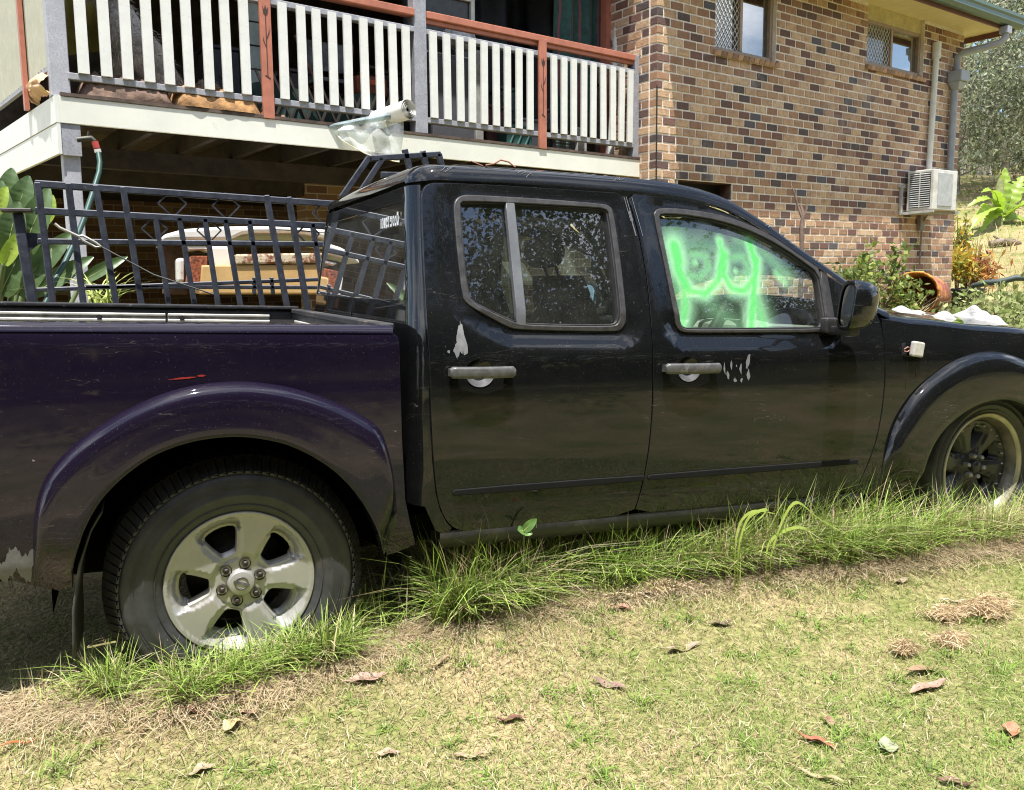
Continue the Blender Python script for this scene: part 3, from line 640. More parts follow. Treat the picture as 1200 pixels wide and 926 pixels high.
# ---- materials of the truck
def paint(name, col, dust=(.055, .05, .04), amt=.35):
    m = bpy.data.materials.new(name); m.use_nodes = True; t = m.node_tree; L = t.links; b = t.nodes['Principled BSDF']
    tcn = _n(t, 'ShaderNodeTexCoord')
    n1 = _n(t, 'ShaderNodeTexNoise'); n1.inputs['Scale'].default_value = 3.0; n1.inputs['Detail'].default_value = 10; n1.inputs['Roughness'].default_value = .72
    n2 = _n(t, 'ShaderNodeTexNoise'); n2.inputs['Scale'].default_value = 160; n2.inputs['Detail'].default_value = 3
    mp = _n(t, 'ShaderNodeMapping'); mp.inputs['Scale'].default_value = (1.0, 1.0, 2.2)
    L.new(tcn.outputs['Object'], mp.inputs[0]); L.new(mp.outputs[0], n1.inputs['Vector']); L.new(tcn.outputs['Object'], n2.inputs['Vector'])
    mr = _n(t, 'ShaderNodeMapRange'); mr.inputs[1].default_value = .38; mr.inputs[2].default_value = .75; mr.inputs[3].default_value = .0; mr.inputs[4].default_value = amt
    L.new(n1.outputs['Fac'], mr.inputs[0])
    # caked dust low on the body, splashed up from the ground
    sx = _n(t, 'ShaderNodeSeparateXYZ'); L.new(tcn.outputs['Object'], sx.inputs[0])
    lo = _n(t, 'ShaderNodeMapRange'); lo.inputs[1].default_value = .95; lo.inputs[2].default_value = .45; lo.inputs[3].default_value = 0; lo.inputs[4].default_value = .12
    L.new(sx.outputs['Z'], lo.inputs[0])
    lm = _n(t, 'ShaderNodeMath', operation='MULTIPLY'); L.new(lo.outputs[0], lm.inputs[0]); L.new(n1.outputs['Fac'], lm.inputs[1])
    ad = _n(t, 'ShaderNodeMath', operation='ADD', use_clamp=True); L.new(mr.outputs[0], ad.inputs[0]); L.new(lm.outputs[0], ad.inputs[1])
    # fine specks
    sp = _n(t, 'ShaderNodeMapRange'); sp.inputs[1].default_value = .665; sp.inputs[2].default_value = .72; sp.inputs[4].default_value = .55
    L.new(n2.outputs['Fac'], sp.inputs[0])
    mxm = _n(t, 'ShaderNodeMath', operation='MAXIMUM'); L.new(ad.outputs[0], mxm.inputs[0]); L.new(sp.outputs[0], mxm.inputs[1])
    mx = _n(t, 'ShaderNodeMix', data_type='RGBA'); mx.inputs['A'].default_value = (*col, 1); mx.inputs['B'].default_value = (*dust, 1)
    L.new(mxm.outputs[0], mx.inputs['Factor'])
    # thin scratches
    w = _n(t, 'ShaderNodeTexNoise'); w.inputs['Scale'].default_value = 9; w.inputs['Detail'].default_value = 2
    mp2 = _n(t, 'ShaderNodeMapping'); mp2.inputs['Scale'].default_value = (.5, 1, 6.0); mp2.inputs['Rotation'].default_value = (0, .12, 0)
    L.new(tcn.outputs['Object'], mp2.inputs[0]); L.new(mp2.outputs[0], w.inputs['Vector'])
    ab = _n(t, 'ShaderNodeMath', operation='SUBTRACT'); ab.inputs[1].default_value = .5; L.new(w.outputs['Fac'], ab.inputs[0])
    a2 = _n(t, 'ShaderNodeMath', operation='ABSOLUTE'); L.new(ab.outputs[0], a2.inputs[0])
    a3 = _n(t, 'ShaderNodeMapRange'); a3.inputs[1].default_value = .0; a3.inputs[2].default_value = .005; a3.inputs[3].default_value = 1; a3.inputs[4].default_value = 0
    L.new(a2.outputs[0], a3.inputs[0])
    pm = _n(t, 'ShaderNodeMapRange'); pm.inputs[1].default_value = .55; pm.inputs[2].default_value = .63; pm.inputs[4].default_value = .6; L.new(n1.outputs['Fac'], pm.inputs[0])
    a4 = _n(t, 'ShaderNodeMath', operation='MULTIPLY'); L.new(a3.outputs[0], a4.inputs[0]); L.new(pm.outputs[0], a4.inputs[1])
    mx2 = _n(t, 'ShaderNodeMix', data_type='RGBA'); mx2.inputs['B'].default_value = (.22, .2, .17, 1)
    L.new(a4.outputs[0], mx2.inputs['Factor']); L.new(mx.outputs['Result'], mx2.inputs['A'])
    L.new(mx2.outputs['Result'], b.inputs['Base Color'])
    b.inputs['Coat Weight'].default_value = .88; b.inputs['Coat IOR'].default_value = 1.52
    cr_ = _n(t, 'ShaderNodeMapRange'); cr_.inputs[1].default_value = .35; cr_.inputs[2].default_value = .7; cr_.inputs[3].default_value = .015; cr_.inputs[4].default_value = .075
    L.new(n1.outputs['Fac'], cr_.inputs[0]); L.new(cr_.outputs[0], b.inputs['Coat Roughness'])
    b.inputs['Roughness'].default_value = .6; b.inputs['Specular IOR Level'].default_value = .03
    MATS[name] = m; return m
P_BLK = paint('black_paint', (.0034, .0040, .0046), amt=.085)
P_PUR = paint('purple_paint', (.0062, .0034, .0125), dust=(.05, .045, .045), amt=.06)
M_TRIM = mat('window_trim_grey', (.06, .057, .056), .34, metal=.25, var=.2, scale=30)
M_PLAS = mat('black_plastic', (.016, .016, .017), .55, var=.3, scale=20, dirt=((.07, .06, .05), 6, .5, .8))
M_DARK = mat('dark_cavity', (.006, .006, .006), .95, var=.2, spec=.03)
M_RUB = mat('tyre_rubber', (.042, .042, .044), .46, var=.2, scale=14, bump=.0008, bscale=90, dirt=((.07, .06, .05), 7, .55, .85))
M_GLS = mat_glass('window_glass', (.70, .78, .71), 1.35, dust=.03)
M_GLT = mat_glass('rear_glass', (.16, .17, .16), 1.5, dust=.07)
M_ALLOY = mat('dull_alloy', (.41, .40, .37), .36, metal=.45, var=.08, scale=10, dirt=((.36, .32, .26), 5, .45, .9))
M_STEEL = mat('dark_steel', (.05, .045, .042), .5, metal=.6, var=.4, scale=30)
M_PRIMER = mat('grey_primer', (.17, .17, .175), .7, var=.15, scale=40)
M_RED = mat('red_scrape', (.30, .02, .015), .5, var=.2)
M_GREYPL = mat('grey_handle', (.085, .083, .08), .42, var=.2, scale=40, dirt=((.3, .28, .25), 30, .55, .8))
M_SEAT = mat('seat_cloth', (.035, .034, .034), .9, var=.3, scale=60)
M_CABIN = mat('cabin_plastic', (.20, .20, .18), .6, var=.1)
M_BELT = mat('seat_belt', (.32, .31, .27), .8)
M_TRACK = mat('track_alloy', (.60, .58, .52), .42, metal=.3, var=.12, scale=25, dirt=((.2, .17, .13), 14, .55, .8))

def inset(poly, d):
    n = len(poly); s_ = 1 if area2(poly) > 0 else -1; out = []
    for i in range(n):
        a, b, c = poly[i - 1], poly[i], poly[(i + 1) % n]
        e1 = (b[0] - a[0], b[1] - a[1]); e2 = (c[0] - b[0], c[1] - b[1]); l1 = math.hypot(*e1) or 1; l2 = math.hypot(*e2) or 1
        nx = -(e1[1] / l1 + e2[1] / l2); nz = e1[0] / l1 + e2[0] / l2; l = math.hypot(nx, nz) or 1
        out.append((b[0] + nx / l * d * s_, b[1] + nz / l * d * s_))
    return out

def sheet(name, poly, holes, yf, step, m, parent, lip=.022, far=False, rnd=.003, lips=None, mapf=None, feats=(), **tg):
    """pressed panel over (x,z) polygon; yf(P)->depth array; edges rolled inwards. mapf overrides (a,b,depth)->xyz"""
    V, F, loops = tri_region(poly, holes, step, feats)
    P = np.array(V)
    def m3(Q, extra=0.0):
        y = yf(Q) + extra
        if mapf: return mapf(Q, y)
        return np.c_[Q[:, 0], y, Q[:, 1]]
    X = m3(P); e = 1e-3
    dx = m3(P + [e, 0]) - m3(P - [e, 0]); dz = m3(P + [0, e]) - m3(P - [0, e])
    N = np.cross(dx, dz); N /= np.linalg.norm(N, axis=1)[:, None] + 1e-12
    if lip:
        Vn = [X]; Nn = [N]; Fq = []; k0 = len(X)
        for li, l in enumerate(loops):
            n = len(l); A = P[l]
            t = np.roll(A, -1, 0) - np.roll(A, 1, 0); t /= np.linalg.norm(t, axis=1)[:, None] + 1e-12
            o = np.c_[t[:, 1], -t[:, 0]]           # outwards of the material
            B1 = m3(A + o * rnd, rnd); B2 = m3(A + o * rnd, lip)
            On = m3(A + o * .01) - m3(A); On /= np.linalg.norm(On, axis=1)[:, None] + 1e-12
            Vn += [B1, B2]; Nn += [On, On]; ia = k0; ib = k0 + n; k0 += 2 * n
            for i in range(n):
                j = (i + 1) % n
                Fq.append((l[j], l[i], ia + i, ia + j)); Fq.append((ia + j, ia + i, ib + i, ib + j))
        X = np.vstack(Vn); N = np.vstack(Nn)
    else: Fq = []
    Fa = [tuple(f) for f in F] + Fq
    if far:
        X[:, 1] = TW - X[:, 1]; N[:, 1] *= -1; Fa = [f[::-1] for f in Fa]
    me = bpy.data.meshes.new(name); me.from_pydata(X.tolist(), [], Fa); me.polygons.foreach_set('use_smooth', [True] * len(Fa)); me.update()
    me.normals_split_custom_set_from_vertices([tuple(n) for n in N])
    return link(name, me, m, parent, **tg)

# ---- outlines taken from the photograph, in metres on the truck
gapBC = [(734, 226), (743.7, 256), (752.3, 291), (758.8, 330), (764.2, 400), (765, 440), (765, 474), (762, 515), (757, 550), (750, 580), (742, 603)]
rd = txs([(493.3, 232), (495, 222), (500, 215.5), (511, 213), (575, 215.5), (640, 219.5), (690, 223)] + gapBC + [(660, 612), (577.5, 622.5), (545, 624), (532, 620), (523.8, 612.5), (516, 598), (511, 577), (507.5, 540), (504.6, 486), (502.4, 420), (499.4, 380), (496, 300)])
fd = txs(gapBC[::-1][1:] and [(742, 603)] + gapBC[::-1][1:] + [(770, 229.5), (800, 233.5), (825, 239), (845, 245.5), (868, 255.5), (905, 277.5), (937, 300), (970, 322.5), (1000, 343), (1019, 357), (1031, 371), (1035.5, 393), (1037.6, 421), (1037, 450), (1034, 480), (1028, 513), (1019, 540), (1009, 562), (1003, 577.5), (900, 587.5), (820, 596)])
wr_o = txs([(531, 245), (533, 234), (540, 228.5), (550, 227.2), (640, 232.5), (706, 238), (715, 240.5), (720, 247), (728, 300), (736, 372), (735.5, 381), (731, 388), (722, 390), (660, 389), (608, 387.5), (596, 384), (560, 365), (546, 356), (541.5, 347), (536, 300)])
wr_i = txs([(540.5, 240), (544, 237), (600, 239), (700, 244.5), (710, 246), (713, 250), (720, 300), (727.5, 372), (726, 379), (718, 381.5), (660, 381), (615, 379.5), (600, 375), (565, 359), (554, 352), (550, 344), (545, 300)])
wf_o = txs([(766, 252), (768, 246), (775, 243), (800, 244), (830, 248), (852, 253), (876, 261.5), (900, 272), (921, 284.5), (945, 301), (962, 314), (968, 345), (973, 378), (972, 388), (966, 390.5), (880, 391), (808, 391.5), (798, 388), (792, 378), (780, 315)])
wf_i = txs([(774, 255), (776, 251.5), (800, 252.5), (830, 257), (852, 262), (876, 270), (900, 281), (921, 293), (945, 310), (959, 321), (963.5, 345), (968, 376), (967, 383), (962, 384.5), (880, 385), (810, 385.5), (803, 383), (799, 374), (786, 315)])
RD, FD = inset(resample(smooth_poly(rd, 1), .03), .0040), inset(resample(smooth_poly(fd, 1), .03), .0040)
WRO, WRI, WFO, WFI = [smooth_poly(p, 1) for p in (wr_o, wr_i, wf_o, wf_i)]

def y_door(win):
    wpoly = resample(win, .02)
    def f(P):
        y = pz(P[:, 1]); d = edge_dist(P, wpoly); k = np.clip(1 - d / .062, 0, 1)
        w = np.clip((1.24 - P[:, 1]) / .12, .25, 1)       # the pressed shoulder is deepest below the sill
        return y + .030 * k * w
    return f
def y_side(P):
    x, z = P[:, 0], P[:, 1]
    return pz(z) + np.clip(x - 3.55, 0, 1) ** 2 * .55
def glass_y(P): return .034 + (P[:, 1] - 1.2) * .319 + .0295
def flat_off(o): return lambda P: pz(P[:, 1]) + .030 * np.clip((1.24 - P[:, 1]) / .12, .25, 1) + o

# ---- doors
def ring_trim(name, outer, inner, m, parent, far, off):
    o = sheet('window_seal', outer, [inner], flat_off(off + .004), .02, M_PLAS, parent, lip=.03, far=far, rnd=.002)
    band = inset(resample(outer, .015), .0055); inn = inset(resample(inner, .015), -.0075)
    return sheet(name, band, [inn], flat_off(off - .004), .012, m, parent, lip=.012, far=far, rnd=.004)
HANDLES = [((524, 429), (600, 442)), ((775, 425), (839, 437))]
def handle(parent, a, b, far, k):
    x0, z1 = tx(*a); x1, z0 = tx(*b); zc = (z0 + z1) / 2; h = .034; xc = (x0 + x1) / 2; L_ = (x1 - x0)
    y0 = float(pz(zc))
    def Y(y): return TW - y if far else y
    b_ = MB()
    def bar(s, t):
        a_ = t * 2 * math.pi; n = 3.0
        cx = abs(math.cos(a_)) ** (2 / n) * math.copysign(1, math.cos(a_)); cz = abs(math.sin(a_)) ** (2 / n) * math.copysign(1, math.sin(a_))
        e = 1 - max(0, abs(s * 2 - 1) - .93) / .07 * .45
        x = x0 + L_ * s; bow = .010 * math.sin(math.pi * s)
        return Vector((x, Y(y0 - .026 - bow - .013 * cx * e), zc + .0190 * cz * e))
    b_.grid(bar, 24, 20)
    for s in (0, 1): b_.add([bar(s, j / 20) for j in range(20)], [tuple(range(20))])
    for xx in (x0 + .018, x1 - .018): b_.box((xx, Y(y0 - .012), zc), (.028, .034, .024))
    o = b_.build('handle', M_GREYPL, parent)
    c = MB(); r_ = .052
    def cup(s, t):
        a_ = t * 2 * math.pi; rr = r_ * s
        return Vector((xc + rr * math.cos(a_) * 1.05, Y(y0 + .004 + .026 * (1 - s ** 2)), zc - .006 + rr * math.sin(a_) * .92))
    c.grid(cup, 8, 28); c.build('handle_cup', P_BLK, parent)
    k_ = MB()   # worn pale rim of the cup below the bar
    k_.grid(lambda s, t: Vector((xc + (.030 + .020 * s) * math.cos(math.pi * (1.12 + .76 * t)) * 1.0, Y(y0 + .010 - .013 * s), zc - .004 + (.026 + .020 * s) * math.sin(math.pi * (1.12 + .76 * t)))), 4, 16)
    k_.build('worn_cup_edge', mat('worn_grey', (.085, .085, .09), .5, var=.2, scale=60), parent)
    return (xc, zc - .006, r_)
def cup_hole(k):
    a, b = HANDLES[k]; x0, z1 = tx(*a); x1, z0 = tx(*b); xc = (x0 + x1) / 2; zc = (z0 + z1) / 2 - .006
    return [(xc + .052 * 1.05 * math.cos(t * math.pi / 16), zc + .052 * .92 * math.sin(t * math.pi / 16)) for t in range(32)]
def blob(cx, cz, rx, rz, seed, n=40, amp=.55):
    r = random.Random(seed); ph = [r.uniform(0, 6.28) for _ in range(5)]
    return [(cx + rx * math.cos(a) * (1 + amp * sum(math.sin(k * a + ph[k]) / (k + 1) for k in range(1, 5))), cz + rz * math.sin(a) * (1 + amp * sum(math.sin(k * a + ph[k - 1]) / (k + 1) for k in range(1, 5)) + .12 * math.sin(11 * a + ph[0]) + .10 * math.sin(17 * a + ph[1]))) for a in (2 * math.pi * i / n for i in range(n))]
def chip(parent, u, v, w, h, seed, m=None, name='paint_chip', off=-.0012, step=.012, rot=0):
    x, z = tx(u, v); p = blob(0, 0, w / 2, h / 2, seed); c, s = math.cos(rot), math.sin(rot); p = [(x + a * c - b * s, z + a * s + b * c) for a, b in p]
    return sheet(name, p, [], lambda P: pz(P[:, 1]) + off, step, m or M_PRIMER, parent, lip=0)

def spray(me, strokes, W2L):
    """green aerosol strokes on the pane, as amount per vertex"""
    co = np.empty(len(me.vertices) * 3, np.float32); me.vertices.foreach_get('co', co); co = co.reshape(-1, 3)[:, [0, 2]]
    a = np.zeros(len(co)); core = np.zeros(len(co))
    for pts, r, s in strokes:
        q = txs(pts)
        for i in range(len(q) - 1 if len(q) > 1 else 1):
            A = np.array(q[i]); B = np.array(q[min(i + 1, len(q) - 1)]); ab = B - A; L_ = max((ab ** 2).sum(), 1e-9)
            t = np.clip(((co - A) @ ab) / L_, 0, 1); d = np.hypot(*(co - (A + t[:, None] * ab)).T)
            a = np.maximum(a, s * np.exp(-(d / r) ** 1.35)); core = np.maximum(core, np.exp(-(d / (r * .5)) ** 4) * s)
    at = me.attributes.new('paint', 'FLOAT_COLOR', 'POINT'); c = np.ones((len(co), 4), np.float32); c[:, 0] = np.clip(a, 0, 1); c[:, 1] = np.clip(core, 0, 1); c[:, 2] = 0; at.data.foreach_set('color', c.ravel())
def mat_spray():
    base = mat_glass('sprayed_glass', (.74, .82, .75), 1.0, dust=.03); t = base.node_tree; L = t.links; o = t.nodes['Material Output']
    last = o.inputs['Surface'].links[0].from_socket
    at = _n(t, 'ShaderNodeAttribute', attribute_name='paint'); sx = _n(t, 'ShaderNodeSeparateColor'); L.new(at.outputs['Color'], sx.inputs[0])
    mx = _n(t, 'ShaderNodeMix', data_type='RGBA'); mx.inputs['A'].default_value = (.36, .74, .42, 1); mx.inputs['B'].default_value = (.085, .46, .11, 1)
    L.new(sx.outputs[1], mx.inputs['Factor'])
    df = _n(t, 'ShaderNodeBsdfDiffuse'); L.new(mx.outputs['Result'], df.inputs[0])
    nz = _n(t, 'ShaderNodeTexNoise'); nz.inputs['Scale'].default_value = 420; nz.inputs['Detail'].default_value = 2
    tcn = _n(t, 'ShaderNodeTexCoord'); L.new(tcn.outputs['Object'], nz.inputs['Vector'])
    sp = _n(t, 'ShaderNodeMath', operation='MULTIPLY_ADD'); sp.inputs[1].default_value = .55; sp.inputs[2].default_value = -.27; L.new(nz.outputs['Fac'], sp.inputs[0])
    ad = _n(t, 'ShaderNodeMath', operation='ADD', use_clamp=True); L.new(sx.outputs[0], ad.inputs[0])
    ml = _n(t, 'ShaderNodeMath', operation='MULTIPLY'); L.new(sp.outputs[0], ml.inputs[0]); L.new(sx.outputs[0], ml.inputs[1]); L.new(ml.outputs[0], ad.inputs[1])
    m3 = _n(t, 'ShaderNodeMixShader'); L.new(ad.outputs[0], m3.inputs[0]); L.new(last, m3.inputs[1]); L.new(df.outputs[0], m3.inputs[2]); L.new(m3.outputs[0], o.inputs['Surface'])
    return base
STROKES = [([(796, 288), (800, 305)], .046, .96), ([(797, 290), (801, 318), (812, 340)], .038, .93), ([(807, 335), (809, 360), (804, 384)], .030, .80), ([(812, 340), (832, 345), (848, 328), (852, 297)], .026, .93), ([(852, 297), (849, 282)], .018, .95),
           ([(820, 308)], .012, .95), ([(816, 298), (832, 300), (836, 314), (826, 325), (812, 322)], .022, .50), ([(855, 296), (854, 322), (863, 338), (878, 341), (890, 326), (893, 304)], .026, .95),
           ([(868, 318)], .011, .95), ([(858, 303), (876, 300), (884, 316), (872, 330), (860, 324)], .024, .48), ([(884, 283), (892, 312), (889, 345), (886, 384)], .029, .95), ([(890, 345), (902, 384)], .032, .66),
           ([(870, 282), (905, 300), (930, 325)], .030, .30), ([(800, 285), (840, 290), (890, 295)], .045, .22), ([(795, 330), (803, 380)], .04, .30), ([(916, 320), (926, 331)], .016, .62), ([(840, 360), (870, 384)], .05, .18)]
M_SPR = mat_spray()

for far in (False, True):
    sfx = 'on the far side' if far else 'on the near side'
    dr = sheet('rear_door', RD, [WRO, cup_hole(0)], y_door(WRO), .022 if not far else .05, P_BLK, TRUCK, far=far, feats=[inset(resample(WRO, .02), -.062)])
    dfr = sheet('front_door', FD, [WFO, cup_hole(1)], y_door(WFO), .022 if not far else .05, P_BLK, TRUCK, far=far, feats=[inset(resample(WFO, .02), -.062)])
    ring_trim('window_trim', WRO, WRI, M_TRIM, dr, far, -.002); ring_trim('window_trim', WFO, WFI, M_TRIM, dfr, far, -.002)
    sheet('window_pane', WRI, [], glass_y, .06, M_GLS, dr, lip=0, far=far)
    g = sheet('window_pane', WFI, [], glass_y, .011 if not far else .06, M_SPR if not far else M_GLS, dfr, lip=0, far=far)
    if not far:
        spray(g.data, STROKES, None); g['label'] = 'front window with bright green sprayed scrawl'
    bar = txs([(594, 236), (603, 238), (618, 382), (608, 380)])
    sheet('window_divider', bar, [], flat_off(-.004), .03, mat('divider_grey', (.12, .125, .135), .4, var=.15), dr, lip=.02, far=far)
    for k, d_ in ((0, dr), (1, dfr)): handle(d_, *HANDLES[k], far, k)
    # rubbing strip low on the doors
    for d_, (a, b) in ((dr, ((533, 577.3), (753, 560.2))), (dfr, ((761, 559.5), (1003, 541)))):
        (x0, z0), (x1, z1) = tx(*a), tx(*b)
        sheet('rubbing_strip', smooth_poly([(x0, z0 - .009), (x1, z1 - .009), (x1 + .008, z1), (x1, z1 + .009), (x0, z0 + .009), (x0 - .008, z0)], 1), [], lambda P: pz(P[:, 1]) - .007, .05, mat('matt_black_strip', (.012, .012, .012), .8, spec=.12), d_, lip=.01, far=far, rnd=.003)
    # inner door cards
    for poly, hole, d_ in ((RD, WRO, dr), (FD, WFO, dfr)):
        sheet('door_card', inset(poly, .03), [inset(hole, -.012)], lambda P: pz(P[:, 1]) + .075, .12, M_CABIN if far else M_SEAT, d_, lip=0, far=far)
    if not far: DR, DF = dr, dfr

for a in ((541, 398, .030, .095, 3), (536, 410, .02, .05, 8)): chip(DR, *a[:4], a[4])
chip(DR, 526, 412, .010, .008, 5)
for a in ((877, 421, .016, .050, 11, -.2), (868, 432, .011, .032, 13, 0), (857, 427, .010, .026, 12, 0), (849, 433, .008, .036, 14, .1), (853, 441, .012, .028, 15, .3), (861, 445, .012, .016, 16, 0), (869, 445, .011, .013, 17, 0), (877, 440, .014, .034, 18, 0), (863, 429, .006, .008, 21, 0)):
    chip(DF, *a[:5], rot=a[5])

# ---- cab shell: rear corner pillars and rear wall wrap round in plan
RC, XC0 = .10, .605
def xc_at(z): return XC0 + .07 * np.clip(z - 1.1, 0, 1)
def wrap(Q, y):
    """(u, z): u = x on the side, then runs round the rear corner and along the rear wall"""
    u, z = Q[:, 0], Q[:, 1]; xc = xc_at(z); s = np.maximum(xc - u, 0); a = np.clip(s / RC, 0, math.pi / 2)
    x = np.where(s > 0, xc - RC * np.sin(a), u); yy = y + RC * (1 - np.cos(a)) + np.maximum(s - RC * math.pi / 2, 0)
    # depth below the surface is along the wall normal
    return np.c_[x, yy, z]
def wrapf(base):
    def f(Q, y):
        d = y - pz(Q[:, 1]); X = wrap(Q, pz(Q[:, 1])); xc = xc_at(Q[:, 1]); a = np.clip(np.maximum(xc - Q[:, 0], 0) / RC, 0, math.pi / 2)
        X[:, 0] += d * np.sin(a); X[:, 1] += d * np.cos(a); return X
    return f
WRAP = wrapf(None)
arc = RC * math.pi / 2
half = TW / 2
ub = lambda z: XC0 + .07 * max(z - 1.1, 0) - arc - (half - float(pz(z)) - RC)     # u at the truck's centre line
zt_rear = 1.60
left_gap = [(x, z) for x, z in txs([(495.5, 240), (496, 300), (499.4, 380), (502.4, 420), (504.6, 486), (507.5, 540), (511, 577), (516, 598), (523.8, 612.5), (530, 619)])]
pil = [(left_gap[0][0] - .004, 1.612)] + [(x - .0028, z) for x, z in left_gap] + [(.62, .478), (.585, .50), (.545, .58), (ub(.60), .60), (ub(1.0), 1.0), (ub(1.612), 1.612)]
wtop, wbot = 1.568, 1.235
def urear(d, z): return XC0 + .07 * max(z - 1.1, 0) - arc - d      # d metres in from the end of the corner bend
rw = [(urear(.012, wtop), wtop - .03), (urear(.012, wbot), wbot + .03), (urear(.04, wbot), wbot), (ub(wbot) + .0, wbot), (ub(wtop) + .0, wtop), (urear(.04, wtop), wtop)]
def cab_back(far):
    # notch for the window: the outline itself runs round it, closing at the centre line
    outline = pil[:-3] + [(ub(.60), .60), (ub(wbot), wbot)] + [rw[2], rw[1], rw[0], rw[5]] + [(ub(wtop), wtop), (ub(1.612), 1.612)]
    sheet('cab_rear_wall', outline, [], lambda P: pz(P[:, 1]), .03, P_BLK, TRUCK, lip=.012, far=far, mapf=WRAP)
    glass = [(urear(.004, wtop) , wtop - .02), (urear(.004, wbot), wbot + .02), (urear(.02, wbot), wbot - .008), (ub(wbot), wbot - .008), (ub(wtop), wtop + .008), (urear(.025, wtop), wtop + .008)]
    return sheet('rear_window', glass, [], lambda P: pz(P[:, 1]) + .004, .05, M_GLT, TRUCK, lip=0, far=far, mapf=WRAP)
for far in (False, True): cab_back(far)
# washed-out sticker across the top of the rear glass
stk = MB(); rs = random.Random(4); uu = .07
for w_, h_ in ((.022, .046), (.018, .034), (.02, .036), (.03, .036), (0, 0), (.02, .038), (.021, .036), (.012, .036), (.024, .038), (.011, .036)):
    if w_:
        for (a0, a1, b0, b1) in (((0, 1, 0, .26), (0, 1, .74, 1), (0, .3, 0, 1), (.7, 1, rs.choice((0, .5)), 1)) if w_ > .015 else ((0, 1, 0, 1),)):
            q = []
            for (a, b) in ((a0, b0), (a1, b0), (a1, b1), (a0, b1)):
                z = 1.488 + h_ * b; d_ = uu + w_ * a; X = wrap(np.array([[urear(d_, z), z]]), pz(np.array([z])))[0]; q.append((X[0] - .002, X[1], X[2]))
            stk.add(q, [(0, 1, 2, 3)])
    uu += w_ + .006
stk.build('sticker', mat('white_vinyl', (.75, .75, .73), .6), TRUCK, fixn=False)

# ---- roof, pillars, windscreen: one height field cut into pieces
tl = txs([(493, 221), (511, 212), (575, 214.5), (640, 218.5), (690, 222), (734, 225), (770, 228.5), (800, 232.5), (825, 238), (845, 244.5), (868, 254.5), (905, 276.5), (937, 299), (970, 321.5), (1000, 342), (1019, 356), (1031, 370), (1050, 378)])
tl = sorted(tl); TLX = np.array([p[0] for p in tl]); TLZ = np.array([p[1] for p in tl])
def zb(x):
    v = np.interp(x, TLX, TLZ); return np.where(x < TLX[1], TLZ[1] + .003 + (x - TLX[1]) * .10, v + .003)
RR = .055
XH = 1.80                                     # windscreen header
def top_pt(x, t):
    """t 0..1 across from the near rail to the far rail"""
    zbx = float(zb(np.array([x]))[0]); y0 = float(pz(zbx)); xc = float(xc_at(1.6)); xr = xc - RC
    ye = y0 if x >= xc else y0 + RC * (1 - math.sqrt(max(0, 1 - ((xc - x) / RC) ** 2)))
    y = ye + (TW - 2 * ye) * t; yn = min(y, TW - y)
    if x < xc and yn < y0 + RC: d = RC - math.hypot(xc - x, y0 + RC - yn)
    else: d = min(yn - y0, x - xr)
    d = max(d, 0)
    rise = RR if d >= RR else math.sqrt(RR * RR - (RR - d) ** 2)
    k = min(1, max(0, (yn - y0) / (TW / 2 - y0))); fr_ = min(1, max(0, (x - XH) / .3))
    crown = (.055 + .10 * fr_) * (1 - (1 - k) ** 2.2) * min(1, d / .25)
    return Vector((x, y, zbx + rise * (1 - .25 * fr_) + crown))
def cluster(n, a=.0):
    t = [0, .004, .010, .018, .028, .042, .06]; r = [.06 + (.5 - .06) * i / n for i in range(1, n + 1)]; h = t + r
    return h + [1 - v for v in h[::-1][1:]]
def patch(name, xs, ts, m, parent=None, off=0.0):
    b = MB(); b.grid(lambda a, c: top_pt(xs[round(a * (len(xs) - 1))], ts[round(c * (len(ts) - 1))]) + Vector((0, 0, off)), len(xs) - 1, len(ts) - 1)
    return b.build(name, m, parent, fixn=False)
xr_ = float(xc_at(1.6)) - RC
xs = [xr_ + d for d in (0.0005, .003, .008, .016, .028, .045, .07, .10, .14)] + list(np.linspace(xr_ + .2, XH, 26))
ROOF = patch('roof', xs, cluster(8), P_BLK, TRUCK)
XB = 2.52
xa = list(np.linspace(XH, XB, 26))
tp = [0, .004, .010, .018, .028, .042]
patch('windscreen_pillar', xa, tp, P_BLK, TRUCK); patch('windscreen_pillar', xa, [1 - t for t in tp[::-1]], P_BLK, TRUCK)
patch('windscreen', xa, [.042 + (1 - .084) * i / 14 for i in range(15)], M_GLS, TRUCK, -.006)
patch('windscreen_seal', [XB, XB + .02], [.0 + i / 14 for i in range(15)], M_PLAS, TRUCK, -.004)
# flaking clear coat along the roof edge
for i, (u, v) in enumerate(((520, 214), (612, 209), (722, 221), (738, 245), (742, 262), (926, 290), (897, 268), (958, 300))):
    x, z = tx(u, v); b = MB(); r = random.Random(i)
    for k in range(3):
        pts = []; xx = x + r.uniform(-.02, .02); t0 = r.uniform(.002, .01) if v < 240 and u < 900 else .003
        for q in range(5):
            p = top_pt(xx + q * r.uniform(.004, .010), min(.04, t0 + q * .0025)); pts.append(p + Vector((0, -.002, .0022)))
        if u in (738, 742): pts = [Vector((xx + q * .004, float(pz(z + (2 - q) * .022)) - .002, z + (2 - q) * .022)) for q in range(5)]
        b.tube(pts, .0008, 4)
    b.build('flaking_clear_coat', mat('flake', (.22, .22, .23), .6), TRUCK)
# ---- sill
b = MB()
for far in (False, True):
    Y = (lambda y: TW - y) if far else (lambda y: y)
    prof = [(.026, .492), (.022, .474), (.030, .452), (.06, .425), (.12, .41), (.12, .50)]
    b = MB(); b.grid(lambda s, t: Vector((.60 + 1.83 * s, Y(prof[round(t * 5)][0]), prof[round(t * 5)][1])), 20, 5, True); b.build('sill', M_PLAS, TRUCK, fixn=False)

